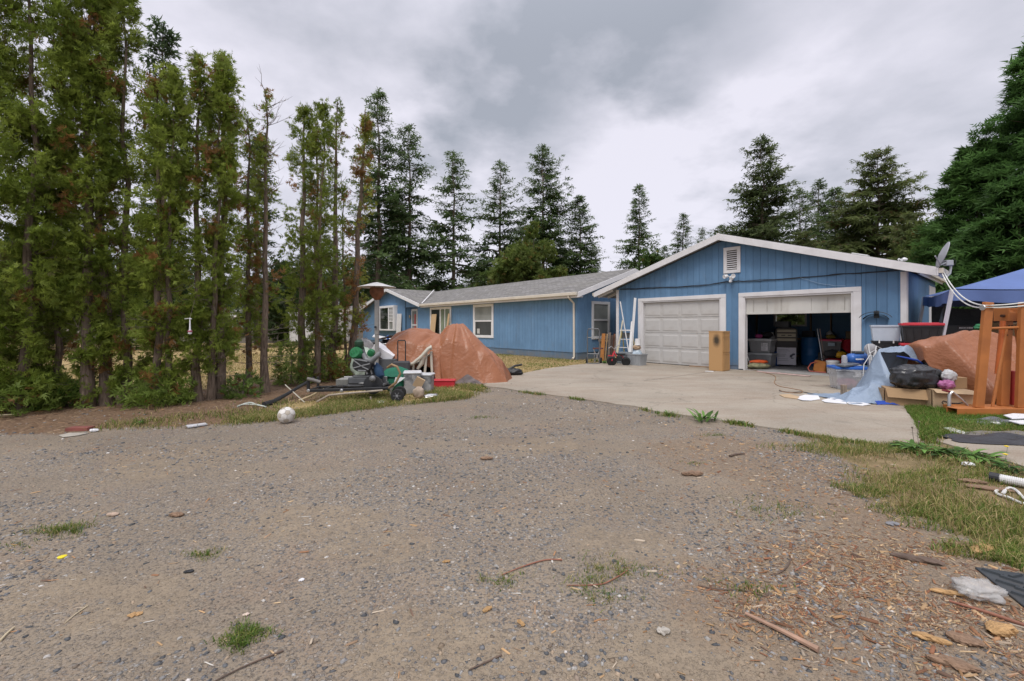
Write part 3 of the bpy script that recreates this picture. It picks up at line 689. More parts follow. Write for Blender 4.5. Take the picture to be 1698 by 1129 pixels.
# back wall with a window opening
WB = (gs(1283, GD), gs(1338, GD))
wz = (gz(541, WB[0], GD), gz(519, WB[0], GD))
w = MB()
w.prism(wallpoly(SL, WB[0], .02), GD, GD + .1, MXZ); w.prism(wallpoly(WB[1], SM, .02), GD, GD + .1, MXZ)
w.prism(wallpoly(WB[0], WB[1], wz[1]), GD, GD + .1, MXZ); w.b2((WB[0], GD, .02), (WB[1], GD + .1, wz[0]))
w.build('back_wall', BLUE, ga)
w = MB(); 
MB().b2((SL + .102, .12, .02), (SL + .13, GD - .05, 2.4)).build('wall_lining', BLACKIN, ga); MB().b2((SM - .13, .12, .02), (SM - .102, GD - .05, 2.3)).build('wall_lining', BLACKIN, ga)
w = MB()
for k in range(13):
    if not (WB[0] - .1 < SL + .32 + k * .6 < WB[1] + .1): MB().b2((SL + .3 + k * .6, GD - .09, .02), (SL + .34 + k * .6, GD - .002, 2.4)).build('wall_stud', DARKIN, ga)
wi = MB()
for a, b in (((WB[0], wz[0]), (WB[0] + .06, wz[1])), ((WB[1] - .06, wz[0]), (WB[1], wz[1])), ((WB[0] + .06, wz[1] - .06), (WB[1] - .06, wz[1])), ((WB[0] + .06, wz[0]), (WB[1] - .06, wz[0] + .06))):
    wi.b2((a[0], GD - .02, a[1]), (b[0], GD + .12, b[1]))
wo = wi.build('rear_window', WHITE, ga)
MB().b2((WB[0] + .06, GD + .04, wz[0] + .06), (WB[1] - .06, GD + .05, wz[1] - .06)).build('pane', CLEAR, wo)
# foundation
f = MB(); f.b2((SL - .01, -.01, -.05), (D1[0] + .08, .12, .14)); f.b2((D1[1] - .08, -.01, -.05), (D2[0] + .08, .12, .14)); f.b2((D2[1] - .08, -.01, -.05), (SR + .01, .12, .14))
f.b2((SL - .01, .12, -.05), (SL + .12, GD, .14)); f.b2((SM - .12, .12, -.05), (SM + .01, GD, .14)); f.b2((SL - .01, GD, -.05), (SM + .01, GD + .12, .018))
f.build('foundation', mat('foundation_paint', (.13, .17, .23), .85, var=.2, scale=4, bmp=.3, dirt=(.2, .17, .13)), ga)
MB().b2((SL + .12, .12, -.05), (SM - .12, GD - .005, .012)).build('floor_slab', mat('garage_floor', (.34, .335, .325), .8, var=.15, scale=2, bmp=.2, dirt=(.12, .1, .08)), ga)
# roof: two slopes with thickness, rake boards along the front edge
EL, ER = -1.95, 7.70
def roofslope(s0, s1, name):
    y0, y1 = -.34, GD + .4
    vs = []
    for dz in (.06, .20):
        for (s, y) in ((s0, y0), (s1, y0), (s1, y1), (s0, y1)): vs.append((s, y, zu(s) + dz))
    return MB().add(vs, [(3, 2, 1, 0), (4, 5, 6, 7), (0, 1, 5, 4), (1, 2, 6, 5), (2, 3, 7, 6), (3, 0, 4, 7)])
rf = MB()
q = roofslope(EL, SA, 'r'); rf.add(q.v, q.f)
EC, YC = 7.27, .55        # behind the gable overhang the eave is cut back close to the side wall
rp = [(SA, -.34), (ER, -.34), (ER, YC), (EC, YC), (EC, GD + .25), (SA, GD + .25)]
rf.add([(s, y, zu(s) + .06) for s, y in rp] + [(s, y, zu(s) + .20) for s, y in rp], [tuple(reversed(range(6))), tuple(range(6, 12))] + [(i, (i + 1) % 6, 6 + (i + 1) % 6, 6 + i) for i in range(6)])
rf = rf.build('roof', SHING, ga)
for a, b in ((EL, SA - .004), (SA + .004, ER)):
    vs = []
    for y in (-.385, -.345):
        for (s, dz) in ((a, -.01), (b, -.01), (b, .185), (a, .185)): vs.append((s, y, zu(s) + dz))
    MB().add(vs, [(0, 1, 2, 3), (7, 6, 5, 4), (1, 0, 4, 5), (2, 1, 5, 6), (3, 2, 6, 7), (0, 3, 7, 4)]).build('rake_board', WHITE, rf, bevel=.004)
MB().prism([(SA - .045, ZA - .01), (SA + .045, ZA - .01), (SA + .045, ZA + .19), (SA, ZA + .205), (SA - .045, ZA + .19)], -.392, -.386, MXZ).build('ridge_cap', WHITE, rf)
for s, sg, ya, yb in ((EL, -1, -.385, GD + .4), (ER, 1, -.385, YC), (EC, 1, YC + .02, GD + .25)):
    MB().b2((s + sg * .002, ya, zu(s) + .0), (s + sg * .03, yb, zu(s) + .17)).build('eave_fascia', WHITE, rf)
    MB().b2((s + sg * .032, ya + .02, zu(s) + .05), (s + sg * .11, yb - .02, zu(s) + .16)).build('gutter', CREAM, rf)
for a, b, ye in ((EL, SL, GD), (SM, ER, YC - .01)):
  q = MB(); q.add([(a, -.33, zu(a) + .04), (b, -.33, zu(b) + .04), (b, ye, zu(b) + .04), (a, ye, zu(a) + .04), (a, -.33, zu(a) + .058), (b, -.33, zu(b) + .058), (b, ye, zu(b) + .058), (a, ye, zu(a) + .058)], [(3, 2, 1, 0), (4, 5, 6, 7), (0, 1, 5, 4), (1, 2, 6, 5), (2, 3, 7, 6), (3, 0, 4, 7)])
  q.build('soffit', mat('soffit_paint', (.33, .33, .34), .8), rf)
for k in range(5): MB().box((-1.55, -.2 + k * .6, zu(-1.55) - .01), (.72, .04, .09), (0, -math.atan(SLOPE), 0)).build('rafter_tail', WHITE, rf)
# corner boards and batten
for a, b in ((SL - .008, SL + .11), (SR - .105, SR + .008)):
    MB().b2((a, -.05, .12), (b, -.0245, min(zu(a), zu(b)) + .0)).build('corner_board', WHITE, ga, bevel=.004)
MB().b2((SR + .0005, -.0244, .12), (SR + .022, .085, zu(SR) - .005)).build('corner_board', WHITE, ga, bevel=.004)
for y0, y1 in ((.09, .72), (.725, 1.55), (1.555, 2.6), (2.605, 3.18)): MB().b2((SR + .0005, y0, .14), (SR + .016, y1 - .006, zu(SR) - .004)).build('siding_board', BLUE, ga)
sdr = MB().b2((SR + .0005, 3.19, .06), (SR + .03, 4.30, zu(SR) - .15)).build('side_door', WHITE, ga, bevel=.006); MB().lathe([(.0, 0), (.03, .01), (.03, .04), (.0, .05)], 10, Matrix.Translation((SR + .03, 3.3, 1.0)) @ Matrix.Rotation(PI / 2, 4, 'Y')).build('handle', mat('brass_lamp', (.5, .42, .3), .4, .5), sdr, smooth=True)
# door trim: header and jambs, outer flat board plus inner stop
for (o0, o1, i0, i1) in (D1, D2):
    for a, b in ((o0, i0 - .012), (i1 + .012, o1)):
        MB().b2((a, -.052, .05), (b, -.0, ZO + .012)).build('door_jamb_trim', WHITE, ga, bevel=.005)
    MB().b2((o0, -.056, ZO + .013), (o1, -.0, ZT)).build('door_header_trim', WHITE, ga, bevel=.005)
    for a, b in ((i0 - .011, i0 + .03), (i1 - .03, i1 + .011)):
        MB().b2((a, -.035, .02), (b, .16, ZO + .0)).build('door_stop', WHITE, ga)
    MB().b2((i0 + .031, -.030, ZO - .03), (i1 - .031, .16, ZO + .01)).build('door_stop', WHITE, ga)
# closed sectional door: four sections, each with four raised panels
gd = None
i0, i1 = D1[2] + .032, D1[3] - .032; SH = (ZO - .034 - .03) / 4
for k in range(4):
    z0 = .03 + k * SH
    o = MB().b2((i0, .055, z0 + .004), (i1, .095, z0 + SH - .004))
    o = o.build('door_section', DOORM, ga, bevel=.006)
    o.location = (0, random.uniform(-.003, .003), 0)
    pw = (i1 - i0) / 4
    if gd is None:
        b = MB(); hw, hh_ = pw / 2 - .085, SH / 2 - .10
        b.add([(-hw - .04, 0, -hh_ - .04), (hw + .04, 0, -hh_ - .04), (hw + .04, 0, hh_ + .04), (-hw - .04, 0, hh_ + .04),
               (-hw - .028, .011, -hh_ - .028), (hw + .028, .011, -hh_ - .028), (hw + .028, .011, hh_ + .028), (-hw - .028, .011, hh_ + .028),
               (-hw, -.011, -hh_), (hw, -.011, -hh_), (hw, -.011, hh_), (-hw, -.011, hh_)],
              [(8, 9, 10, 11), (0, 1, 9, 8), (1, 2, 10, 9), (2, 3, 11, 10), (3, 0, 8, 11), (1, 0, 4, 5), (2, 1, 5, 6), (3, 2, 6, 7), (0, 3, 7, 4)])
        gd = b.build('door_panel', DOORM, o); gd.location = (i0 + pw / 2, .054, z0 + SH / 2); pm = gd.data
        js = range(1, 4)
    else: js = range(4)
    for j in js: part('door_panel', pm, o, (i0 + pw * (j + .5), .054, z0 + SH / 2))
MB().b2((i0, .04, .012), (i1, .11, .034)).build('door_bottom_seal', mat('black_rubber', (.02, .02, .02), .8), ga)
# half-raised flat door of the other bay; its lower edge sags
i0, i1 = D2[2] + .034, D2[3] - .034
zb = 1.735
q = MB()
q.sheet(lambda u, v_: (i0 + (i1 - i0) * u, .08 + .012 * math.sin(u * 9), (zb - .03 * (u - .5) ** 2 * 0) + (2.175 - .03 * math.sin(u * 3.1) - zb) * v_), 24, 4)
q.sheet(lambda u, v_: (i0 + (i1 - i0) * u, .125, zb + (2.17 - zb) * v_), 24, 2)
q.b2((i0, .07, zb - .045), (i1, .125, zb - .001)); q.b2((i0, .085, 2.13), (i1, .12, 2.17))
rd = q.build('raised_door', DOORM2, ga)
for k in range(7): MB().b2((i0 + .2 + k * .37, .070, zb + .02), (i0 + .206 + k * .37, .078, 2.10)).build('door_seam', mat('door_seam_grey', (.34, .32, .28), .8), rd)  # seam strips in a darker grey than the door
# louvred vent in the gable
va, vb = gs(1201), gs(1229); vz0, vz1 = gz(454, va), gz(411.5, va)
q = MB()
for a, b in (((va, vz0), (va + .1, vz1)), ((vb - .1, vz0), (vb, vz1)), ((va + .1, vz1 - .1), (vb - .1, vz1)), ((va + .1, vz0), (vb - .1, vz0 + .1))):
    q.b2((a[0], -.062, a[1]), (b[0], -.0245, b[1]))
ve = q.build('gable_vent', WHITE, ga, bevel=.004)
sl = MB().box((0, 0, 0), (vb - va - .2, .05, .012), (R(38), 0, 0)).build('vent_slat', WHITE, ve)
nsl = 9; dz = (vz1 - vz0 - .22) / nsl
for k in range(nsl):
    o = sl if k == 0 else part('vent_slat', sl.data, ve)
    o.location = ((va + vb) / 2, -.04, vz0 + .11 + dz * (k + .5))
MB().b2((va + .1, -.0242, vz0 + .1), (vb - .1, -.0235, vz1 - .1)).build('vent_screen', mat('vent_dark', (.03, .025, .02), .9), ve)

# ---- house: same local axes, x runs negative away from the near corner
ho = thing('house', 'long low blue manufactured house with grey shingle roof and white windows', 'house', H0, RZ)
LEN, HD, ZE, ZR, TR = -27.2, 6.8, 2.70, 3.80, 3.4
gbl = (-21.4, -12.35)
gzt = lambda s: ZE - .02 + (3.86 - ZE) * (1 - abs(s - (gbl[0] + gbl[1]) / 2) / ((gbl[1] - gbl[0]) / 2)) if gbl[0] < s < gbl[1] else ZE - .02
REC = (-14.80, -13.08, 2.52)
q = MB(); st = .2035
n = int(-LEN / st)
for i in range(n):
    b, a = -i * st, -(i + 1) * st
    zb = .30
    if a > REC[0] - .02 and b < REC[1] + .02: zb = REC[2] + .02
    elif a < REC[1] < b: b2 = b; a = REC[1] + .01
    elif a < REC[0] < b: b = REC[0] - .01
    za, zbt = gzt(a), gzt(b)
    a2, b2 = a + .004, b - .004
    q.add([(a2, -.022, zb), (b2, -.022, zb), (b2, -.002, zb), (a2, -.002, zb), (a2, -.022, za), (b2, -.022, zbt), (b2, -.002, zbt), (a2, -.002, za)],
          [(3, 2, 1, 0), (4, 5, 6, 7), (0, 1, 5, 4), (1, 2, 6, 5), (2, 3, 7, 6), (3, 0, 4, 7)])
ge = lambda tt: ZE - .02 + (ZR - ZE) * (1 - abs(tt - TR) / TR)
for i in range(int(HD / st)):
    a, b = i * st, (i + 1) * st; a2, b2 = a + .004, b - .004
    q.add([(.0, a2, .30), (.02, a2, .30), (.02, b2, .30), (.0, b2, .30), (.0, a2, ge(a)), (.02, a2, ge(a)), (.02, b2, ge(b)), (.0, b2, ge(b))],
          [(3, 2, 1, 0), (4, 5, 6, 7), (0, 1, 5, 4), (1, 2, 6, 5), (2, 3, 7, 6), (3, 0, 4, 7)])
tag(q.build('siding', BLUEH, ho), kind='stuff')
q = MB()
for a, b in ((LEN, REC[0]), (REC[1], -.002)): q.b2((a, 0, .28), (b, .1, ZE))
q.b2((REC[0], 0, REC[2]), (REC[1], .1, ZE))
q.prism([(gbl[0], ZE), (gbl[1], ZE), ((gbl[0] + gbl[1]) / 2, 3.83)], 0, .1, MXZ)
MYZ = Matrix(((0, 0, 1, 0), (1, 0, 0, 0), (0, 1, 0, 0), (0, 0, 0, 1)))
q.prism([(.1, .28), (HD, .28), (HD, ZE), (TR, ZR - .03), (.1, ZE)], -.1, -.003, MYZ)
q.b2((LEN, HD - .1, .28), (-.1, HD, ZE)); q.b2((LEN, .1, .28), (LEN + .1, HD - .1, ZE))
q.build('wall', mat('house_groove_paint', (.07, .13, .20), .8, var=.15, scale=2), ho)
q = MB(); q.b2((LEN, -.012, -.05), (.012, .1, .285)); q.b2((-.1, .1, -.05), (.012, HD, .285)); q.b2((LEN, -.03, .285), (.03, -.0225, .30)); q.b2((.0205, -.03, .285), (.03, HD, .30))
q.build('skirting', BLUED, ho)
# entry recess
q = MB(); q.b2((REC[0] - .02, .10, .28), (REC[0], .5, 2.6)); q.b2((REC[1], .10, .28), (REC[1] + .02, .5, 2.6)); q.b2((REC[0], .45, .28), (REC[1], .5, 2.6)); q.b2((REC[0], .1, REC[2]), (REC[1], .45, REC[2] + .03)); q.b2((REC[0], -.0, .2), (REC[1], .45, .28))
q.build('entry_recess', BLUEH, ho)
e0, e1 = REC[0] + .04, REC[0] + .88
q = MB()
for a, b in (((e0, .3), (e0 + .12, 2.44)), ((e1 - .10, .3), (e1, 2.44)), ((e0 + .12, 2.30), (e1 - .1, 2.44)), ((e0 + .12, 1.35), (e1 - .1, 1.45)), ((e0 + .12, .3), (e1 - .1, .5))): q.b2((a[0], .39, a[1]), (b[0], .43, b[1]))
dr_ = q.build('storm_door', WHITEB, ho)
MB().b2((e0 + .12, .405, .5), (e1 - .1, .415, 2.3)).build('pane', GLASSB, dr_)
MB().b2((e0 + .45, .395, .9), (e0 + .62, .404, 2.1)).build('sticker', mat('red_paper', (.45, .09, .08), .7), dr_)
MB().lathe([(.02, 0), (.05, .04), (.06, .16), (.03, .2)], 10, Matrix.Translation((REC[0] + .06, .28, 1.85))).build('porch_lamp', mat('brass_lamp', (.5, .42, .3), .4, .5), ho, smooth=True)

def window(s0, s1, z0, z1, tw, kind, y=-.0225, glass=(GLASSB, GLASS)):
    q = MB(); d = .045
    for a, b in (((s0, z0), (s0 + tw, z1)), ((s1 - tw, z0), (s1, z1)), ((s0 + tw, z1 - tw), (s1 - tw, z1)), ((s0 + tw, z0), (s1 - tw, z0 + tw))): q.b2((a[0], y - d, a[1]), (b[0], y, b[1]))
    w_ = q.build('window', WHITEB, ho, bevel=.006)
    a, b, c_, d_ = s0 + tw, s1 - tw, z0 + tw, z1 - tw
    if kind == 'hung':
        zm = (c_ + d_) / 2
        MB().b2((a, y - .036, zm - .035), (b, y - .0, zm + .035)).build('meeting_rail', WHITEB, w_)
        MB().b2((a, y - .012, zm + .035), (b, y - .004, d_)).build('pane', glass[0], w_); MB().b2((a, y - .016, c_), (b, y - .008, zm - .035)).build('pane', glass[1], w_)
        MB().b2((a, y - .03, c_), (a + .045, y - .0, zm - .035)).build('sash', WHITEB, w_); MB().b2((b - .045, y - .03, c_), (b, y - .0, zm - .035)).build('sash', WHITEB, w_)
    else:
        xm = (a + b) / 2
        MB().b2((xm - .05, y - .036, c_), (xm + .05, y, d_)).build('meeting_rail', WHITEB, w_)
        MB().b2((a, y - .012, c_), (xm - .05, y - .004, d_)).build('pane', glass[0], w_); MB().b2((xm + .05, y - .016, c_), (b, y - .008, d_)).build('pane', glass[1], w_)
        MB().b2((xm + .45, y - .022, c_), (xm + .52, y - .017, d_)).build('blind_edge', WHITEB, w_)
    return w_
wa = window(hs(786), hs(819.4), .75, 2.43, .13, 'hung')
MB().b2((hs(786) + .33, -.045, .95), (hs(786) + .55, -.039, 1.2)).build('box_on_sill', mat('pale_box', (.5, .5, .48), .6), wa)
window(hs(714.4), hs(749.2), .75, 2.42, .13, 'slide', glass=(GLASS, glassmat('green_curtained_glass', (.25, .30, .22))))
window(hs(579), hs(594.7), .7, 2.35, .12, 'hung')
# gable-end window (faces along +x)
t0, t1 = .84, 2.0
q = MB(); tw = .12; z0, z1 = .80, 2.35
for a, b in (((t0, z0), (t0 + tw, z1)), ((t1 - tw, z0), (t1, z1)), ((t0 + tw, z1 - tw), (t1 - tw, z1)), ((t0 + tw, z0), (t1 - tw, z0 + tw)), ((t0 + tw, 1.55), (t1 - tw, 1.62))): q.b2((.0205, a[0], a[1]), (.062, b[0], b[1]))
we = q.build('window', WHITEB, ho, bevel=.006)
MB().b2((.022, t0 + tw, z0 + tw), (.03, t1 - tw, 1.55)).build('pane', GLASSB, we); MB().b2((.026, t0 + tw, 1.62), (.034, t1 - tw, z1 - tw)).build('pane', GLASSB, we)
# bay window
b0, b1 = hs(628.7), hs(659.6); bz0, bz1 = 1.02, 2.72
q = MB(); D = .32
q.prism([(b0, -.023), (b1, -.023), (b1, -D), (b0, -D)], bz1 - .15, bz1); q.prism([(b0, -.023), (b1, -.023), (b1, -D), (b0, -D)], bz0, bz0 + .1)
def post(x, w_=.11): q.b2((x - w_ / 2, -D, bz0 + .1), (x + w_ / 2, -.15, bz1 - .15))
for x in (b0 + .055, b1 - .055, b0 + .78, b1 - .78): post(x)
bw = q.build('bay_window', WHITEB, ho, bevel=.006)
MB().b2((b0 + .84, -D + .05, bz0 + .1), (b1 - .84, -D + .06, bz1 - .15)).build('pane', GLASSG, bw)
for a, b in ((b0 + .11, b0 + .73), (b1 - .73, b1 - .11)):
    MB().b2((a, -D + .05, bz0 + .1), (b, -D + .06, bz1 - .15)).build('pane', GLASSB, bw)
    q = MB(); zm = bz0 + .62
    q.b2((a, -D + .01, zm - .03), (b, -D + .045, zm + .03))
    for k in range(1, 3): x = a + (b - a) * k / 3; q.b2((x - .014, -D + .02, zm + .03), (x + .014, -D + .045, bz1 - .15))
    for k in range(1, 4): z = zm + (bz1 - .15 - zm) * k / 4; q.b2((a, -D + .018, z - .014), (b, -D + .043, z + .014))
    q.build('window_grille', WHITEB, bw)
q = MB(); q.b2((b1 - .02, -.30, bz0 + .1), (b1 - .01, -.03, bz1 - .15)); q.b2((b0 + .01, -.30, bz0 + .1), (b0 + .02, -.03, bz1 - .15)); q.build('bay_side', WHITEB, bw)
# roof slopes
def slope(pts, th, m_, name, par):      # planar polygon with thickness downwards
    n = len(pts); vs = [tuple(p_) for p_ in pts] + [(p_[0], p_[1], p_[2] - th) for p_ in pts]
    return MB().add(vs, [tuple(range(n)), tuple(range(2 * n - 1, n - 1, -1))] + [(i, n + i, n + (i + 1) % n, (i + 1) % n) for i in range(n)]).build(name, m_, par)
EO, RO = -.33, .32
k_ = (ZR - ZE) / TR
ez = ZE + .06 + k_ * EO
rz_ = ez + k_ * (TR - EO)
gx0 = (gbl[0] + gbl[1]) / 2; gpk = 3.90
rv = (gpk - .0 - ez) / k_ + EO                  # inward distance where the cross ridge dies into the slope
rv = min(rv, TR)
ez0 = ez + k_ * (.02 - EO)
roof = slope([(RO, EO, ez), (RO, TR, rz_), (LEN - .3, TR, rz_), (LEN - .3, EO, ez), (gbl[0] - .2, EO, ez), (gbl[0] - .2, .02, ez0), (gbl[1] + .2, .02, ez0), (gbl[1] + .2, EO, ez)], .12, SHING, 'roof', ho)
slope([(RO, TR, rz_ + .002), (RO, HD + .33, ez), (LEN - .3, HD + .33, ez), (LEN - .3, TR, rz_ + .002)], .12, SHING, 'rear_slope', roof)
ez2 = ez + .02
for sgn, ge_ in ((1, gbl[1] + .18), (-1, gbl[0] - .18)):
    pts = [(ge_, EO - .06, ez2), (gx0, EO - .06, gpk), (gx0, TR, gpk + .002)] + [(ge_, .4, ez2)]
    if sgn < 0: pts = pts[::-1]
    slope(pts, .10, SHING, 'cross_gable_slope', roof)
    L_ = (ge_ - gx0); vs = []
    for y in (EO - .11, EO - .065):
        for (x, z) in ((ge_, ez2 - .20), (gx0, gpk - .20), (gx0, gpk - .005), (ge_, ez2 - .005)): vs.append((x, y, z))
    MB().add(vs, [(0, 1, 2, 3), (7, 6, 5, 4), (1, 0, 4, 5), (2, 1, 5, 6), (3, 2, 6, 7), (0, 3, 7, 4)]).build('rake_board', WHITEB, roof)
q = MB(); q.bar((gbl[1] + .2, EO + .1, ez2 + .03), (gx0 + .9, TR - .6, gpk + .0), .06, .02); q.build('valley_flashing', WHITE, roof)
# eave gutters and fascia (two lengths either side of the cross gable)
for a, b in ((gbl[1] + .2, RO), (LEN - .3, gbl[0] - .2)):
    q = MB(); q.b2((a, EO - .11, ez - .13), (b, EO - .005, ez - .01)); q.build('gutter', CREAM, roof, bevel=.01)
    q = MB(); q.b2((a, EO - .0045, ez - .22), (b, EO + .03, ez - .125)); q.b2((a, EO + .03, ez - .2), (b, -.024, ez - .17)); q.build('fascia', WHITE, roof)
for (ta, za, tb, zb2) in ((EO, ez, TR - .003, rz_), (HD + .33, ez, TR + .003, rz_)):
    vs = []
    for x in (RO + .003, RO + .04):
        for (y, z) in ((ta, za - .21), (tb, zb2 - .21), (tb, zb2 - .01), (ta, za - .01)): vs.append((x, y, z))
    MB().add(vs, [(0, 1, 2, 3), (7, 6, 5, 4), (1, 0, 4, 5), (2, 1, 5, 6), (3, 2, 6, 7), (0, 3, 7, 4)]).build('rake_board', WHITE, roof)
q = MB(); q.add([(.022, 0, ge(0) - .05), (RO, 0, ge(0) - .05), (RO, TR, ge(TR) - .05), (.022, TR, ge(TR) - .05), (.022, 0, ge(0) - .03), (RO, 0, ge(0) - .03), (RO, TR, ge(TR) - .03), (.022, TR, ge(TR) - .03)],
              [(3, 2, 1, 0), (4, 5, 6, 7), (0, 1, 5, 4), (1, 2, 6, 5), (2, 3, 7, 6), (3, 0, 4, 7)]); q.build('soffit', mat('soffit_paint', (.33, .33, .34), .8), roof)
# downspout
MB().tube([(-.1, EO - .06, ez - .12), (-.1, EO - .06, ez - .2), (-.1, -.08, ez - .42), (-.1, -.07, .12), (-.1, -.16, .05)], .042, 8).build('downspout', CREAM, ho, smooth=True)
MB().b2((hs(852), -.016, .08), (hs(841), -.0125, .2)).build('crawlspace_vent', mat('grey_vent', (.18, .2, .22), .6), ho)

# things on and by the walls
fl = thing('flood_light', 'white twin-head security light under the gable vent', 'light', gloc(gs(1214), -.0245, gz(461, gs(1214))), RZ)
MB().lathe([(.07, 0), (.07, .03), (.03, .05)], 14, Matrix.Rotation(PI / 2, 4, 'X')).build('mount', WHITEB, fl, smooth=True)
for sx in (-1, 1):
    MB().tube([(0, -.04, 0), (sx * .06, -.09, .05), (sx * .09, -.12, .06)], .014, 8).build('arm', WHITEB, fl, smooth=True)
    M_ = Matrix.Translation((sx * .09, -.12, .06)) @ Matrix.Rotation(R(105), 4, 'X') @ Matrix.Rotation(R(25 * sx), 4, 'Y')
    MB().lathe([(.03, -.03), (.05, .0), (.065, .10), (.06, .11), (.03, .10)], 14, M_).build('lamp_head', WHITEB, fl, smooth=True)
MB().lathe([(.0, -.09), (.045, -.07), (.05, -.03), (.03, .0)], 12, Matrix.Translation((0, -.08, -.06))).build('motion_sensor', WHITEB, fl, smooth=True)
CABLE = mat('black_cable', (.025, .027, .03), .6)
def sag(a, b, d, n=14):
    a, b = Vector(a), Vector(b); return [a.lerp(b, i / n) - Vector((0, 0, d * 4 * (i / n) * (1 - i / n))) for i in range(n + 1)]
y_ = -.045
pts = [gloc(gs(px), y_, gz(py, gs(px))) for px, py in ((1030, 480), (1100, 476.5), (1160, 474), (1203, 468), (1225, 466.5), (1270, 465), (1330, 460), (1400, 454), (1470, 450), (1500, 447))]
q = MB()
def wiggle(ps, n=5, a=.008):
    o = []
    for i in range(len(ps) - 1):
        for j in range(n): 
            w_ = ps[i].lerp(ps[i + 1], j / n); o.append(w_ + Vector((0, 0, random.uniform(-a, a) - .012 * math.sin(PI * j / n))))
    return o + [ps[-1]]
q.tube(wiggle(pts), .011, 6); q.tube([p_ + Vector((0, -.012, .018 + random.uniform(-.01, .01))) for p_ in wiggle(pts)], .008, 6)
tag(q.build('power_cable', CABLE, smooth=True), 'pair of black cables strung across the garage front below the vent', 'cable')
pts = [gloc(gs(px), -.05, gz(py, gs(px))) for px, py in ((1328, 460), (1350, 467), (1375, 472), (1403, 474))]
tag(MB().tube(wiggle(pts), .006, 6).build('thin_wire', mat('pale_blue_wire', (.25, .36, .5), .6), smooth=True), 'thin pale wire drooping above the open garage door', 'wire')
# hose hanger
hh0 = gloc(gs(1454), -.0245, gz(526, gs(1454))); hgr = thing('hose_hanger', 'dark curved metal hose hanger on the blue wall above the bins', 'hose hanger', hh0, RZ)
q = MB(); q.sheet(lambda u, v_: (.26 * math.cos(PI * (.1 + .8 * u)), -.02 - .13 * v_, -.10 + .18 * math.sin(PI * (.1 + .8 * u))), 12, 2); q.sheet(lambda u, v_: (.26 * math.cos(PI * (.1 + .8 * u)), -.02 - .13 * v_, -.112 + .18 * math.sin(PI * (.1 + .8 * u))), 12, 2)
q.build('saddle', mat('dark_metal', (.05, .055, .06), .5, .6), hgr)
q = MB().tube([(.33 * math.cos(PI * (.1 + .8 * k / 14)), -.15, -.07 + .2 * math.sin(PI * (.1 + .8 * k / 14))) for k in range(15)], .008, 6); q.tube([(0, 0, .1), (0, -.02, .16), (0, -.15, .13)], .012, 6); q.b2((-.05, -.02, -.02), (.05, .0, .16)); q.build('bracket', mat('dark_metal', (.05, .055, .06), .5, .6), hgr)

# satellite dish on the eave, smaller aerials behind
GREYP = mat('grey_powder_coat', (.36, .37, .39), .45, var=.08, bmp=.03)
sd0 = gloc(ER + .02, -.30, zu(ER) + .10)
di = thing('satellite_dish', 'grey satellite dish seen edge-on at the garage eave', 'satellite dish', sd0, 0)
MB().tube([(.05, -.02, .0), (.16, -.02, -.14), (.26, 0, -.05), (.28, 0, .1), (.22, 0, .2)], .022, 8).build('mast', GREYP, di, smooth=True)
MB().b2((.14, -.05, .12), (.30, .05, .24)).build('bracket', GREYP, di, bevel=.01)
M_ = Matrix.Translation((.10, 0, .34)) @ Matrix.Rotation(R(-33), 4, 'Z') @ Matrix.Rotation(R(-72), 4, 'Y')
MB().lathe([(.0, .055), (.12, .048), (.22, .028), (.31, -.005), (.315, .0), (.31, .012), (.2, .045), (.0, .075)], 28, M_, sy=.92).build('reflector', mat('dish_grey', (.30, .31, .33), .4, var=.1, bmp=.03), di, smooth=True)
MB().tube([(.2, 0, .2), (-.05, -.1, .12), (-.28, -.22, .3)], .014, 6).build('feed_arm', GREYP, di, smooth=True)
MB().tube([(.3, 0, .2), (.33, .02, .1), (.36, 0, .14), (.38, -.02, .22), (.33, 0, .28)], .007, 6).build('dish_cable', CABLE, di, smooth=True)
an0 = at(1523, 431, 10.6); an0 = gloc(7.0, .5, zu(7.0) + .20)
an = thing('aerial', 'small white aerial bracket on the garage roof near the dish', 'aerial', an0, 0)
MB().tube([(0, 0, 0), (-.06, 0, .09), (-.1, 0, .11)], .025, 8).build('arm', WHITEB, an, smooth=True); MB().lathe([(.03, -.05), (.05, 0), (.03, .06)], 10, Matrix.Translation((.04, 0, .1)) @ Matrix.Rotation(PI / 2, 4, 'Y')).build('head', WHITEB, an, smooth=True)
MB().tube([(-.1, 0, .09), (-.1, .0, -.02)], .012, 6).build('foot', WHITEB, an)
tag(MB().box((0, 0, 0), (.34, .2, .03), (0, R(17), RZ)).build('roof_vent_cap', WHITEB, loc=gloc(6.25, .12, zu(6.25) + .235)), 'flat white cap lying on the garage roof edge', 'roof cap')
# ------------------------------------------------------------------ trees
m, t, p = newmat('bark'); v = coords(t, 'Object')
g = noise(t, coords(t, 'Object', (9, 9, 1.3)), 4, 6, .65, .4)
c = mixc(t, ramp(t, g, [(.34, 0.0), (.68, 1.0)]), (.075, .056, .042), (.25, .19, .145))
c = mixc(t, mth(t, 'MULTIPLY', ramp(t, noise(t, v, 1.7, 5), [(.5, 0.0), (.75, 1.0)]), .45), c, (.17, .16, .12))
t.links.new(c, p.inputs['Base Color']); p.inputs['Roughness'].default_value = .95; p.inputs['Specular IOR Level'].default_value = .1
bump(t, p, g, .9, .02); BARK = m
DEADW = mat('dead_twig', (.16, .13, .105), .9, var=.3, scale=6, bmp=.2)

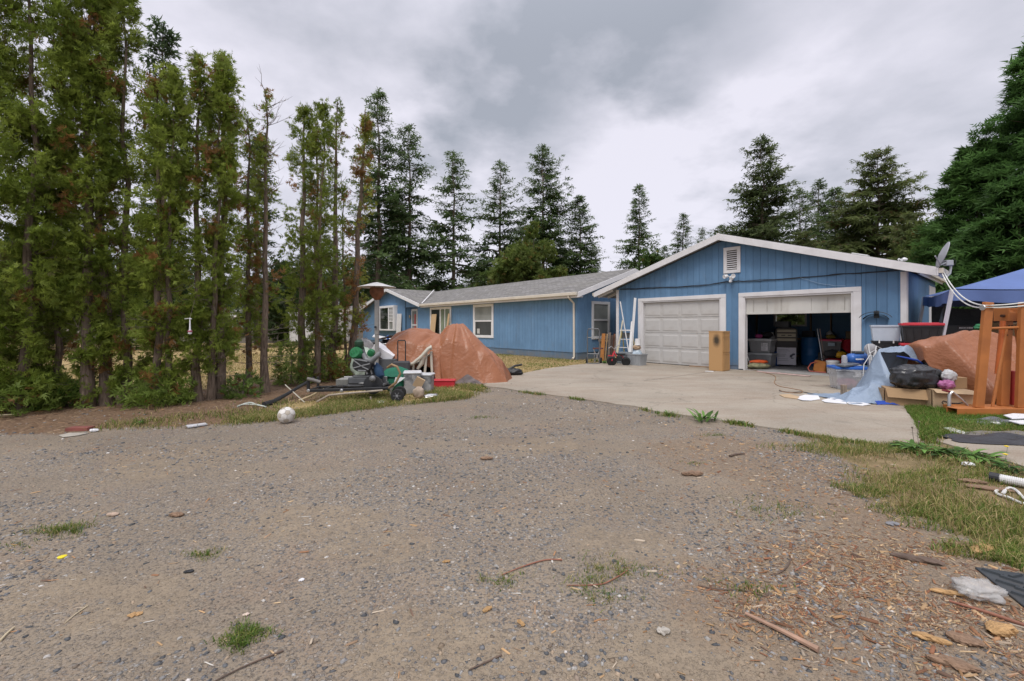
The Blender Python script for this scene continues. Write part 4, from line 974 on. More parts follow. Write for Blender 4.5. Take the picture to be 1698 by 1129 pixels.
def trunk_pts(h, lean=(0, 0), wob=.06, seed=0, n=9, z0=-.05):
    return [Vector((lean[0] * k / n + wob * mnoise.noise((k * .7, seed, 1)), lean[1] * k / n + wob * mnoise.noise((k * .7, seed, 7)), z0 + (h - z0) * k / n)) for k in range(n + 1)]
def twigs_mb(tr, z0, z1, n, seed, L=(.3, .9), r0=.006, up=.25):
    r = random.Random(seed); q = MB()
    for k in range(n):
        z = r.uniform(z0, z1); i = min(len(tr) - 2, max(0, int(z / tr[-1].z * (len(tr) - 1)))); f = (z - tr[i].z) / max(.01, (tr[i + 1].z - tr[i].z)); o = tr[i].lerp(tr[i + 1], min(1, max(0, f)))
        a = r.uniform(0, 2 * PI); l = r.uniform(*L); d = Vector((math.cos(a), math.sin(a), r.uniform(-.35, .5)))
        ps = [o]; 
        for j in range(3):
            d = (d + Vector((r.uniform(-.35, .35), r.uniform(-.35, .35), r.uniform(-.2, .2) + up * .4))).normalized(); ps.append(ps[-1] + d * l / 3)
        q.tube(ps, [r0, r0 * .7, r0 * .45, r0 * .2], 3, caps=False)
        for j in (1, 2):
            d2 = (d + Vector((r.uniform(-.9, .9), r.uniform(-.9, .9), r.uniform(-.4, .6)))).normalized(); q.tube([ps[j], ps[j] + d2 * l * .3], [r0 * .5, r0 * .15], 3, caps=False)
    return q
def crown_cols(r, n, base, tip, brown, pb):
    f = r.random(n)[:, None]; col = np.array(base) * (1 - f) + np.array(tip) * f
    b = r.random(n) < pb; col[b] = np.array(brown) * r.uniform(.7, 1.25, (int(b.sum()), 1)); return col

def hedge_tree(label, x, y, h, prof, nb, ns, seed, stems=((0, 0),), r0=.10, lean=(0, 0), brown=.05, zlow=.1, L=(.065, .15), dead=0, twigs=0, group='overgrown conifers of the hedge row', sx=1, hue=0):
    """columnar conifer; prof(f) is the crown radius at height fraction f"""
    th = thing('hedge_conifer', label, 'tree', (x, y, 0), 0, group)
    r = np.random.default_rng(seed); trs = []
    for si, (ox, oy) in enumerate(stems):
        hh = h * (1 if si == 0 else .82 + .1 * (si % 2))
        tr = [q + Vector((ox * (1 + .5 * k / 9), oy, 0)) for k, q in enumerate(trunk_pts(hh, lean, .09, seed + si * 3.3))]; trs.append(tr)
        rs = [r0 * .74 * (1.3 if k == 0 else 1.0) * (1 - .92 * k / 9) ** .85 * (1 if si == 0 else .8) for k in range(10)]
        MB().tube(tr, rs, 9).build('trunk', BARK, th, smooth=True)
    # branches sweep up and out; sprays sit along their outer parts
    ns = int(ns * 1.25); f = zlow + (1 - zlow) * r.random(nb) ** .95
    z = f * h; R_ = np.array([prof(q) for q in f]) * (1 + .25 * np.array([mnoise.noise((q * 6, seed, 2)) for q in f]))
    a = r.random(nb) * 2 * PI
    clump = np.array([mnoise.noise((math.cos(aa) * 1.6 + seed, math.sin(aa) * 1.6, zz * 1.1)) for aa, zz in zip(a, z)])
    keep = clump > -.20 + (.12 * (f < .15)); f, z, R_, a, clump = f[keep], z[keep], R_[keep], a[keep], clump[keep]; nb = len(f)
    si = r.integers(0, len(stems), nb)
    trA = np.array([[[*q] for q in tr] for tr in trs]); tz = np.clip(f * 9, 0, 8.99); i0 = tz.astype(int)
    org = trA[si, i0] * (1 - (tz - i0))[:, None] + trA[si, i0 + 1] * (tz - i0)[:, None]; org[:, 2] = z
    dirs = np.stack([np.cos(a), np.sin(a), r.uniform(.05, .75, nb)], 1)
    R_ = R_ * (.72 + .42 * r.random(nb)) * (1 + clump * .55)
    tpos = .35 + .65 * r.random((nb, ns)) ** .7
    pos = org[:, None, :] + dirs[:, None, :] * (R_[:, None] * tpos)[..., None]
    pos += r.normal(0, .055, (nb, ns, 3)) * np.array([1, 1, 1.3]) + np.array([0, 0, .18]) * (R_[:, None] * (tpos ** 2 - tpos))[..., None]
    out_ = np.repeat(dirs[:, None, :], ns, 1) + r.normal(0, .5, (nb, ns, 3)) + np.array([0, 0, -.15])
    nrm = np.cross(out_.reshape(-1, 3), r.normal(0, 1, (nb * ns, 3)) * np.array([.5, .5, 1]) + 1e-3)
    bc = crown_cols(r, nb, (.125 + hue, .175, .026), (.270 + hue, .330, .060), (.26, .14, .05), brown)
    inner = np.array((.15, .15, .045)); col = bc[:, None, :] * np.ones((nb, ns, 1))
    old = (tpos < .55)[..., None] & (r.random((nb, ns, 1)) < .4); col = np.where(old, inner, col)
    Lr = r.uniform(L[0], L[1], nb * ns)
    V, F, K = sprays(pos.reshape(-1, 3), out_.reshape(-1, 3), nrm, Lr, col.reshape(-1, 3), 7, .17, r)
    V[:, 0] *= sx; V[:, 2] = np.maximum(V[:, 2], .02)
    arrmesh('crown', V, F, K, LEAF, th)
    if twigs:
        q = MB()
        for tr in trs:
            w_ = twigs_mb(tr, .25, h * .45, twigs, seed + 5, (.25, .8), .007); q.add(w_.v, w_.f)
        tag(q.build('bare_twig', DEADW, th), kind='stuff')
    if dead:
        q = MB()
        for tr in trs:
            w_ = twigs_mb(tr, h * .35, h * .99, dead, seed + 9, (.25, .75), .008, .6); q.add(w_.v, w_.f)
        tag(q.build('dead_branch', DEADW, th), kind='stuff')
    return th
def col_prof(rm, top=.85, base=.8, waist=.0):      # column with rounded pointed top
    def f(q):
        w = rm * (base + (1 - base) * min(1, q / .3))
        if q > top: w *= max(.04, 1 - ((q - top) / (1 - top)) ** 1.4)
        return w
    return f
P_ = lambda px, Y: ((px - CXP) * Y / FPX, Y)
def topz(py, Y): return CAMZ + (HYP - py) * Y / FPX
HT = lambda label, px, Y, py, **k: hedge_tree(label, *P_(px, Y), topz(py, Y), **k)
HT('dense hedge conifer cut by the picture edge, darkest and broadest of the row', -22, 6.9, -170, prof=col_prof(.54, .72), nb=760, ns=30, seed=1, stems=((0, 0), (.45, .1)), r0=.12, brown=.02, zlow=0, twigs=10)
HT('hedge conifer with a dark trunk forking between the edge tree and the tall pair', 62, 7.3, 190, prof=col_prof(.22, .7, .9), nb=210, ns=20, seed=2, stems=((0, 0), (.2, .1)), r0=.10, brown=.04, zlow=0, twigs=14)
HT('tall hedge conifer with a straight bare lower trunk over brown litter', 146, 7.35, -95, prof=col_prof(.30, .76, .8), nb=330, ns=23, seed=3, stems=((0, 0),), r0=.12, brown=.05, zlow=0.05, twigs=18)
HT('tall hedge conifer with rounded shoulder sloping to the thin spruce', 188, 7.5, -60, prof=col_prof(.36, .62, .85), nb=430, ns=23, seed=4, stems=((-.10, 0), (.15, .1)), r0=.12, brown=.06, zlow=0.02, twigs=14, lean=(-.15, 0))
HT('bushy hedge conifer reaching the ground beside the tall shouldered one', 262, 7.6, 118, prof=col_prof(.30, .72, 1.15), nb=360, ns=22, seed=5, stems=((0, 0), (.14, .05)), r0=.09, brown=.07, zlow=0, twigs=12)
HT('hedge conifer with brownish top and a forked dark trunk', 328, 7.9, 94, prof=col_prof(.26, .70, .8), nb=290, ns=21, seed=6, stems=((0, 0), (.2, .1)), r0=.10, brown=.09, zlow=0.03, twigs=20)
HT('slim hedge conifer with a narrow dark plume above a leaning bare trunk', 362, 8.2, 88, prof=col_prof(.21, .8, .8), nb=230, ns=17, seed=7, stems=((0, 0),), r0=.12, lean=(.14, 0), brown=.07, zlow=0.12, twigs=26)
HT('thin hedge conifer with sparse olive crown behind the twin bare trunks', 412, 8.9, 196, prof=col_prof(.20, .75, .9), nb=120, ns=13, seed=8, stems=((0, 0),), r0=.085, brown=.18, zlow=0.12, dead=12, twigs=20)
HT('almost bare hedge conifer with dead branches at its top', 440, 8.9, 148, prof=col_prof(.20, .6, 1.2), nb=80, ns=10, seed=9, stems=((0, 0),), r0=.10, brown=.3, zlow=0.12, dead=46, twigs=30)
HT('feathered hedge conifer with full pointed crown over three visible trunks', 492, 10.4, 174, prof=col_prof(.36, .74, .75), nb=290, ns=18, seed=10, stems=((.12, 0), (.42, .1)), r0=.13, brown=.05, zlow=0.1, twigs=22)
HT('twin-topped hedge conifer beside the sorry-looking leaning one', 543, 11.2, 170, prof=col_prof(.25, .8, .8), nb=250, ns=16, seed=11, stems=((.16, 0), (-.25, .1)), r0=.13, brown=.12, zlow=0.1, twigs=22)
HT('leaning hedge conifer, last of the row, mostly brown and bare on top', 582, 11.7, 182, prof=col_prof(.30, .55, 1.1), nb=140, ns=12, seed=12, stems=((0, 0),), r0=.14, lean=(.38, 0), brown=.45, zlow=0.14, dead=50, twigs=10, hue=.03)
HT('dead bare stem beside the leaning brown conifer', 574, 11.9, 290, prof=col_prof(.1, .5), nb=8, ns=4, seed=13, stems=((0, 0),), r0=.06, lean=(-.12, 0), brown=.8, zlow=.3, dead=26)
# low leafy growth at the foot of the row
def bush(name, label, x, y, rx, rz, n, seed, base=(.12, .18, .03), tip=(.23, .30, .07), L=(.1, .2), brown=.06, lobes=6, group=None, cat='shrub', wide=.2):
    th = thing(name, label, cat, (x, y, 0), 0, group); r = np.random.default_rng(seed); n = int(n * .34); rz *= .85
    d = unit(r.normal(0, 1, (n, 3))); d[:, 2] = np.abs(d[:, 2])
    q = r.random(n) ** .4; lump = 1 + .45 * np.array([mnoise.noise((a_[0] * 1.7 + seed, a_[1] * 1.7, a_[2] * 1.7)) for a_ in d])
    pos = d * (q * lump)[:, None] * np.array([rx, rx, rz]); pos[:, 2] += .02
    V, F, K = sprays(pos, d + r.normal(0, .5, (n, 3)), r.normal(0, 1, (n, 3)), r.uniform(*L, n), crown_cols(r, n, base, tip, (.2, .11, .04), brown), lobes, wide, r)
    V[:, 2] = np.maximum(V[:, 2], .01); arrmesh('foliage', V, F, K, LEAF, th)
    tr = [Vector((0, 0, -.02)), Vector((.02, .01, rz * .4)), Vector((0, .03, rz * .8))]
    q_ = MB(); q_.tube(tr, [.02, .014, .006], 5); w_ = twigs_mb([Vector((0, 0, 0)), Vector((0, 0, rz * .5)), Vector((0, 0, rz))], .02, rz * .9, 10, seed, (rx * .5, rx * 1.1), .005); q_.add(w_.v, w_.f)
    q_.build('stem', DEADW, th); return th
bush('shrub', 'low green shrub at the foot of the picture-edge hedge conifer', *P_(40, 7.0), .75, .7, 1900, 40, brown=.1)
bush('shrub', 'small leafy shrub between the bare lower trunk and the edge trees', *P_(110, 7.4), .42, .55, 900, 41, base=(.08, .16, .03))
bush('shrub', 'young conifer shrub growing under the bushy hedge conifer', *P_(262, 7.5), .5, .6, 1100, 42)
bush('shrub', 'pale leafy shrub beside the slim leaning trunk', *P_(402, 8.3), .36, .55, 520, 43, base=(.11, .18, .04), tip=(.2, .28, .07), L=(.07, .14), lobes=5, wide=.4)
bush('shrub', 'olive shrub rising in front of the feathered hedge conifer', *P_(482, 10.1), .42, 1.25, 1100, 44, base=(.10, .15, .03))
bush('shrub', 'rust-tinged shrub under the twin-topped hedge conifer', *P_(548, 10.8), .5, .85, 1100, 45, brown=.28)
bush('shrub', 'bright young shrub behind the saw stand at the leaning trunk', *P_(528, 10.9), .36, 1.5, 800, 46, base=(.10, .17, .03))

def conifer_mesh(h, rb, seed, zc=.12, whorl=.42, droop=.55, up=.35, ntw=26, tl=(.35, .9), base=(.022, .052, .018), tip=(.045, .085, .03), gap=.12, lobes=4, wid=.2, power=.8, brown=.0, double=False, nper=(3, 6), irr=.3):
    """open-branched fir: limbs in loose whorls, each hung with flat twigs"""
    r = np.random.default_rng(seed); P, D, N, Ls, K = [], [], [], [], []; q = MB()
    wob = .35
    tr = [Vector((wob * mnoise.noise((k * .5, seed, 1)) * k / 10, wob * mnoise.noise((k * .5, seed, 5)) * k / 10, -.2 + (h * .985 + .2) * k / 12)) for k in range(13)]
    q.tube(tr, [max(.02, h * .0135 * (1 - .96 * k / 12)) for k in range(13)], 8)
    tops = [(0.0, 0.0, 1.0)] + ([(h * .05, 0, .965)] if double else [])
    z = h * zc
    limbs = []
    while z < h * .985:
        f = (z - h * zc) / (h * (1 - zc))
        for _ in range(r.integers(*nper)):
            if r.random() < gap: continue
            prof = (1 - f) ** power * min(1, .55 + f * 3)
            L = rb * prof * r.uniform(1 - irr * 1.6, 1 + irr * .7) + h * .006
            a = r.random() * 2 * PI
            limbs.append((z + r.normal(0, whorl * .35), a, L, f))
        z += whorl * h / 25 * (1.25 - .75 * f)
    if double:
        for k in range(26):
            f = .62 + .36 * k / 26; limbs.append((h * f * .97, r.random() * 2 * PI, rb * (1 - f) * r.uniform(.6, 1.1) + .15, f + 10))
    for (z0, a, L, f) in limbs:
        ox = 0
        if f > 9: f -= 10; ox = rb * .36 * min(1, (f - .55) / .15)
        i = min(11, max(0, int((z0 + .2) / (h * .985 + .2) * 12))); o = np.array(tr[i].lerp(tr[i + 1], .5)); o[2] = z0; o[0] += ox
        el = (up * 1.5 * f - .12 * (1 - f)) + r.normal(0, .12)
        n = max(5, int(ntw * (L / rb) ** .8)); tt = .12 + .88 * r.random(n) ** .75
        hd = np.array([math.cos(a), math.sin(a), 0]); sd_ = np.array([-math.sin(a), math.cos(a), 0])
        cz = lambda q_: math.tan(el) * L * q_ - droop * (1 - f * .6) * L * .42 * (q_ ** 1.6) + .16 * L * np.maximum(0, q_ - .7)
        px_ = o + hd * (L * tt)[:, None]; px_[:, 2] += cz(tt)
        sg = r.choice([-1, 1], n); tw = np.clip(L * (.30 * (1.15 - tt)), *tl) * r.uniform(.7, 1.3, n)
        px_ += sd_ * (sg * tw * .25)[:, None] + r.normal(0, .05, (n, 3)) * (h / 25)
        d = hd * r.uniform(.35, 1.0, (n, 1)) + sd_ * (sg * r.uniform(.2, .95, n))[:, None]; d[:, 2] = r.uniform(-.75, .12, n) * (droop + .35)
        nn = np.tile(np.array([0, 0, 1.0]), (n, 1)) + r.normal(0, .45, (n, 3))
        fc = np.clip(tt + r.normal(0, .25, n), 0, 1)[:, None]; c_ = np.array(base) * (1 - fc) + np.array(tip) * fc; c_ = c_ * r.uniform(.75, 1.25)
        if brown: b = r.random(n) < brown; c_[b] = np.array((.13, .085, .04))
        P.append(px_); D.append(d); N.append(nn); Ls.append(tw); K.append(c_)
        qs = np.linspace(0, .92, 5); lp = [Vector(o + hd * L * s_ + np.array([0, 0, float(cz(np.array([s_]))[0])])) for s_ in qs]
        if L > h * .02: q.tube(lp, [max(.012, L * .014) * (1 - .85 * s_) for s_ in qs], 4, caps=False)
    # leader
    n = 16; P.append(np.stack([np.zeros(n) + np.array(tr[-1])[0], np.zeros(n) + np.array(tr[-1])[1], h * r.uniform(.955, .99, n)], 1)); D.append(np.stack([r.normal(0, .5, n), r.normal(0, .5, n), r.uniform(.5, 1, n)], 1)); N.append(r.normal(0, 1, (n, 3))); Ls.append(np.full(n, h * .016)); K.append(np.tile(np.array(tip), (n, 1)))
    P, D, N, Ls, K = map(np.concatenate, (P, D, N, Ls, K))
    V, F, Kc = sprays(P, D, N, Ls * 1.35, K, lobes, wid, r, .2, 1.15)
    return V, F, Kc, q
def conifer(name, label, px, Y, pytop, group=None, rz=0, **k):
    x, y = P_(px, Y); h = topz(pytop, Y)
    th = thing(name, label, 'tree', (x, y, 0), rz, group)
    V, F, K, q = conifer_mesh(h, **k)
    arrmesh('crown', V, F, K, LEAF, th); q.build('trunk', BARK, th, smooth=True); TREEH[th.name] = h; return th
TREEH = {}
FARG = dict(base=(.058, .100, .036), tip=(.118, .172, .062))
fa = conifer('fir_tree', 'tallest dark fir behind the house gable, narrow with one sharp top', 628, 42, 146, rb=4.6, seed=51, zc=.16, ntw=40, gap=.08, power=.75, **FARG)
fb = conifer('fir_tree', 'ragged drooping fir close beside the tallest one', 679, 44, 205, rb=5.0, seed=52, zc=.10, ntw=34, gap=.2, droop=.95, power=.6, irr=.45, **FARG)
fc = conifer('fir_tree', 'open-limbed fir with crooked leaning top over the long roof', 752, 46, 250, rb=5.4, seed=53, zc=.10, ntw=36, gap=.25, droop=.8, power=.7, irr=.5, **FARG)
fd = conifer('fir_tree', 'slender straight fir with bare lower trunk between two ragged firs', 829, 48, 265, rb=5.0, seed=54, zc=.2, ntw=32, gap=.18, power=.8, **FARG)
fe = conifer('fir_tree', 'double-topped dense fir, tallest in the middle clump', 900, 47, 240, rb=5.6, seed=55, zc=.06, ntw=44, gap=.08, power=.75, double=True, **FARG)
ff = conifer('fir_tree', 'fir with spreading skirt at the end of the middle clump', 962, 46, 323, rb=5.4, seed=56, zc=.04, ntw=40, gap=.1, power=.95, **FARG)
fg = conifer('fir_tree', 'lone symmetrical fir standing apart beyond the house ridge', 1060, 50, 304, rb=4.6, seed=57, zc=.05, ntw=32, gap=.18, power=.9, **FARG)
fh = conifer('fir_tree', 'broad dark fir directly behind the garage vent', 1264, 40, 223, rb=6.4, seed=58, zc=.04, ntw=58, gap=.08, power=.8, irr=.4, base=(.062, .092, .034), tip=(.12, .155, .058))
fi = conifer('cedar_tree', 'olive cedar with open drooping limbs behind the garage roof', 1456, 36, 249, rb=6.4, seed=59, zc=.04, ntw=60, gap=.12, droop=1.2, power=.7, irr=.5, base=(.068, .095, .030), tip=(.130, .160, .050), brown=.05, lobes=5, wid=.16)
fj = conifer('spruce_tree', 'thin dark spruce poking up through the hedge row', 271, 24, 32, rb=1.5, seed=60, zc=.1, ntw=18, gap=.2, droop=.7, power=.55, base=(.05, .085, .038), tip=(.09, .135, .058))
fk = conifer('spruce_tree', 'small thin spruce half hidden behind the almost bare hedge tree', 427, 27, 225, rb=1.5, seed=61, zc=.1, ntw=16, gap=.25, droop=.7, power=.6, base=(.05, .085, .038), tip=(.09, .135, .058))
def copyc(src, px, Y, pytop, label, rz, wide=1.0, group=None):
    s = topz(pytop, Y) / TREEH[src.name]
    x, y = P_(px, Y); return copy_tree(src, (x, y, 0), rz, (s * wide, s * wide, s), label, group)
copyc(fg, 1133, 62, 352, 'dark pointed fir peeping over the garage roof slope', 1.2)
copyc(fd, 1165, 70, 377, 'small fir beside the pointed one over the garage roof slope', 2.2)
copyc(fg, 1102, 60, 406, 'shortest fir between the lone fir and the garage', 4.0, 1.1)
copyc(fe, 1196, 52, 372, 'fir half hidden behind the garage gable peak', 2.8)
copyc(fg, 1357, 50, 296, 'pointed fir standing between the broad dark fir and the cedar', 3.0, 1.15)
copyc(fd, 1326, 46, 312, 'thin fir close against the broad dark fir', .5, 1.2)
copyc(ff, 1386, 48, 309, 'fir nearest the olive cedar, with blunt top', 5.0)
copyc(fi, 1405, 38, 378, 'low olive cedar in front of the pointed firs', 2.0, 1.1)
copyc(fi, 1330, 33, 385, 'low brownish cedar just behind the garage roof', 4.2, 1.1)
copyc(fi, 1510, 30, 352, 'pale green cedar next to the big dark conifer', 1.0, .9)
copyc(ff, 1262, 44, 330, 'shorter fir in the shade of the broad dark fir', 2.5, 1.2)
copyc(fa, 700, 62, 425, 'short far fir showing under the ragged drooping fir', 1.9, 1.3)
copyc(fc, 655, 52, 330, 'shadowed fir standing between the two tallest firs', 4.1, 1.0)
copyc(ff, 800, 60, 420, 'low dark fir between the crooked fir and the slender one', 3.3, 1.2)
copyc(fe, 868, 56, 360, 'dark fir filling the gap beside the double-topped fir', 1.0, 1.0)
copyc(ff, 930, 52, 400, 'low skirted fir under the double-topped fir', 5.2, 1.2)
copyc(fc, 985, 58, 405, 'smallest fir at the thin end of the middle clump', 0.4, 1.0)
# far wood line seen through the hedge
rr_ = random.Random(4)
for k in range(22):
    px = -330 + k * 46 + rr_.uniform(-12, 12); Y = rr_.uniform(58, 80); src = (fa, fb, fc, fe, ff, fg)[k % 6]
    copyc(src, px, Y, rr_.uniform(395, 462), 'far fir in the wood line beyond the neighbour\'s fence', rr_.uniform(0, 6), rr_.uniform(1.3, 1.7), 'far firs beyond the fence')
for k in range(5):
    px = 655 + k * 66 + rr_.uniform(-10, 10); Y = rr_.uniform(66, 82); src = (fa, fe, ff, fg)[k % 4]
    copyc(src, px, Y, rr_.uniform(440, 470), 'far fir low behind the house roof', rr_.uniform(0, 6), rr_.uniform(1.3, 1.7), 'far firs behind the house')
# light green broadleaf trees before the middle clump
def broadleaf(name, label, px, Y, pytop, rx, n, seed, base, tip, rz=0, zc=.35, leaf=(.25, .5)):
    x, y = P_(px, Y); h = topz(pytop, Y); th = thing(name, label, 'tree', (x, y, 0), rz); r = np.random.default_rng(seed)
    nc = 70; d = unit(r.normal(0, 1, (nc, 3))); rad = r.random((nc, 1)) ** .45
    cen = d * rad * np.array([rx, rx, h * (1 - zc) / 2]) + np.array([0, 0, h * (1 + zc) / 2])
    w_ = 1 - np.clip((cen[:, 2:] / h - .55) / .45, 0, 1) ** 1.5 * .75; cen[:, :2] *= w_
    k = r.integers(0, nc, n); dd = unit(r.normal(0, 1, (n, 3))); cr = r.uniform(.3, .75, nc) * rx * .42
    pos = cen[k] + dd * (cr[k] * r.random(n) ** .4)[:, None] * np.array([1, 1, .75])
    V, F, K = sprays(pos, dd + r.normal(0, .6, (n, 3)) + np.array([0, 0, -.2]), r.normal(0, 1, (n, 3)), r.uniform(*leaf, n), crown_cols(r, n, base, tip, (.2, .15, .04), .04) * r.uniform(.8, 1.2, (nc, 1))[k], 5, .34, r)
    arrmesh('crown', V, F, K, LEAF, th)
    q = MB(); q.tube(trunk_pts(h * .9, (.2, 0), .3, seed), [h * .016 * (1 - .9 * i / 9) for i in range(10)], 7)
    for i in range(0, nc, 3): q.tube([Vector((.05, 0, max(h * .2, cen[i][2] * .7))), Vector(cen[i])], [.05, .015], 4, caps=False)
    q.build('trunk', BARK, th, smooth=True); return th
broadleaf('broadleaf_tree', 'yellow-green broadleaf tree before the double-topped fir', 880, 36, 372, 2.9, 5200, 71, (.075, .115, .022), (.15, .185, .045), zc=.15)
broadleaf('broadleaf_tree', 'darker olive broadleaf tree low behind the middle of the roof', 835, 38, 425, 2.6, 3600, 72, (.055, .09, .022), (.10, .14, .035), zc=.1)
broadleaf('broadleaf_tree', 'mid-green broadleaf tree beneath the lone fir', 1082, 40, 418, 2.8, 3600, 73, (.05, .095, .022), (.09, .145, .035), zc=.1)
broadleaf('broadleaf_tree', 'pale leafy tree peeking out beside the big dark conifer', 1532, 26, 352, 1.5, 2600, 74, (.08, .12, .03), (.16, .20, .06), zc=.1, leaf=(.18, .36))
broadleaf('broadleaf_tree', 'rounded green tree beyond the lawn, behind the feathered hedge conifer', 470, 30, 430, 3.2, 3600, 75, (.04, .075, .02), (.08, .12, .03), zc=.1)
broadleaf('broadleaf_tree', 'dark leafy tree behind the far end of the house', 580, 48, 418, 4.2, 4200, 76, (.035, .07, .02), (.07, .11, .03), zc=.1)
broadleaf('broadleaf_tree', 'bushy tree beyond the lawn behind the bushy hedge conifer', 250, 26, 420, 3.6, 4200, 77, (.04, .075, .02), (.085, .125, .03), zc=.05)
broadleaf('broadleaf_tree', 'shady tree beyond the lawn near the picture edge', 60, 24, 400, 3.6, 4200, 78, (.035, .07, .02), (.08, .12, .03), zc=.05)
# the big dark conifer at the right
def dense_conifer(label, px, Y, pytop, rb, seed, nl, nt_, base, tip, lean=0, power=.85, low=.03):
    x, y = P_(px, Y); h = topz(pytop, Y); th = thing('big_conifer', label, 'tree', (x, y, 0), 0); r = np.random.default_rng(seed)
    f = low + (1 - low) * r.random(nl) ** 1.15; a = r.random(nl) * 2 * PI
    bulge = np.array([mnoise.noise((math.cos(q) * 1.3, math.sin(q) * 1.3 + seed, ff_ * 5)) for q, ff_ in zip(a, f)])
    L = rb * (1 - f) ** power * (1 + .30 * bulge) * r.uniform(.72, 1.14, nl) + .12
    el = r.uniform(-.12, .30, nl) + .4 * f
    tt = .30 + .70 * r.random((nl, nt_)) ** .55
    hd = np.stack([np.cos(a), np.sin(a), np.zeros(nl)], 1); sd_ = np.stack([-np.sin(a), np.cos(a), np.zeros(nl)], 1)
    pos = hd[:, None] * (L[:, None] * tt)[..., None]
    pos[..., 2] = (f * h)[:, None] + np.tan(el)[:, None] * L[:, None] * tt - .34 * L[:, None] * tt ** 1.8
    spread = .22 * L[:, None] * (1.1 - tt) + .1
    off = r.normal(0, 1, (nl, nt_)) * spread; pos += sd_[:, None] * off[..., None]; pos += r.normal(0, .09, pos.shape)
    d = hd[:, None] * r.uniform(.5, 1.1, (nl, nt_, 1)) + sd_[:, None] * (np.sign(off) * r.uniform(0, .7, (nl, nt_)))[..., None]; d[..., 2] = r.uniform(-.5, .5, (nl, nt_))
    N = np.tile(np.array([0, 0, 1.0]), (nl * nt_, 1)) + r.normal(0, .5, (nl * nt_, 3))
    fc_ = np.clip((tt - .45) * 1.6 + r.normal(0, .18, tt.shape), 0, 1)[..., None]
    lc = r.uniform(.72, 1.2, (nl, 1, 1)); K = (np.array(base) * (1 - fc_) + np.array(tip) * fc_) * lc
    V, F, Kc = sprays(pos.reshape(-1, 3), d.reshape(-1, 3), N, r.uniform(.28, .62, nl * nt_), K.reshape(-1, 3), 5, .17, r, .2, 1.2)
    V[:, 2] = np.maximum(V[:, 2], .05); arrmesh('crown', V, F, Kc, LEAF, th)
    q = MB(); q.tube(trunk_pts(h * .97, (0, 0), .15, seed), [max(.03, h * .017 * (1 - .93 * i / 9)) for i in range(10)], 9)
    for i in range(0, nl, 4): q.tube([Vector((0, 0, f[i] * h)), Vector((*(hd[i][:2] * L[i] * .8), float(f[i] * h + math.tan(el[i]) * L[i] * .8 - .34 * L[i] * .64)))], [.035, .01], 4, caps=False)
    q.build('trunk', BARK, th, smooth=True); return th
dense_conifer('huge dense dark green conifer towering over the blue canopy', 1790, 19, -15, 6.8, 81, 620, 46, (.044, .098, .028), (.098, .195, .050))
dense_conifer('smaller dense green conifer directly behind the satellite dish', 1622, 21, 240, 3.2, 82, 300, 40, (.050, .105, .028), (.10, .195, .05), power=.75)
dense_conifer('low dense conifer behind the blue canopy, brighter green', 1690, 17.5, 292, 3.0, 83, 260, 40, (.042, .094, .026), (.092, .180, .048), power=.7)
# neighbour's land: fence, pale house, white trailer
fz = 33.0
fn = thing('wooden_fence', 'weathered grey board fence far across the dry lawn', 'fence', (P_(400, fz)[0], fz, 0))
FW = mat('weathered_boards', (.21, .195, .175), .9, var=.25, scale=3, bmp=.2); q = MB(); xx = -22.0
rr_ = random.Random(8)
while xx < 9: w_ = .135; q.b2((xx, -.012, .05), (xx + w_, .012, 1.12 + rr_.uniform(-.04, .03))); xx += w_ + .014
tag(q.build('fence_board', FW, fn), kind='stuff')
MB().b2((-22, .013, .3), (9, .06, .4)).build('rail', FW, fn); MB().b2((-22, .013, .85), (9, .06, .95)).build('rail', FW, fn)
pm_ = MB().b2((-.05, .061, -.02), (.05, .16, 1.15)).build('post', FW, fn); pm_.location.x = -21
for k in range(1, 13): part('post', pm_.data, fn, (-21 + k * 2.4, 0, 0))
nb_ = thing('neighbour_house', 'pale low neighbouring house with white fascia behind the board fence', 'house', (P_(455, 39)[0], 39, 0), .1)
PALE = mat('pale_siding', (.36, .36, .34), .8, var=.08, scale=1)
MB().b2((-7.5, 0, 0), (7.5, 7, 2.35)).build('wall', PALE, nb_)
r_ = slope([(-8, -.4, 2.36), (8, -.4, 2.36), (8, 3.5, 3.0), (-8, 3.5, 3.0)], .12, SHING, 'roof', nb_); slope([(8, 7.4, 2.36), (-8, 7.4, 2.36), (-8, 3.5, 3.0), (8, 3.5, 3.0)], .12, SHING, 'rear_slope', r_)
MB().b2((-8, -.46, 2.1), (8, -.405, 2.36)).build('fascia', WHITEB, r_)
for x_ in (-4, -.5, 3.2):
    f_ = MB().b2((x_ - .55, -.05, .9), (x_ + .55, -.002, 2.0)).build('window', WHITEB, nb_); MB().b2((x_ - .45, -.056, 1.0), (x_ + .45, -.051, 1.9)).build('pane', GLASS, f_)
tr_ = thing('trailer', 'white trailer parked beyond the hedge, short of the house', 'trailer', (P_(528, 24)[0], 24, 0), .15)
MB().b2((-1.5, 0, .45), (1.5, 2.2, 2.0)).build('body', mat('trailer_white', (.5, .5, .49), .5, var=.06, dirt=(.3, .29, .26)), tr_, bevel=.06)
MB().b2((-1.55, -.03, 2.001), (1.55, 2.25, 2.07)).build('roof', WHITEB, tr_)
for x_ in (-.7, .7): MB().lathe([(.3, -.1), (.32, -.06), (.32, .06), (.3, .1)], 18, Matrix.Translation((x_, .1, .32)) @ Matrix.Rotation(PI / 2, 4, 'X')).build('wheel', mat('tyre_rubber', (.022, .022, .022), .85), tr_, smooth=True)
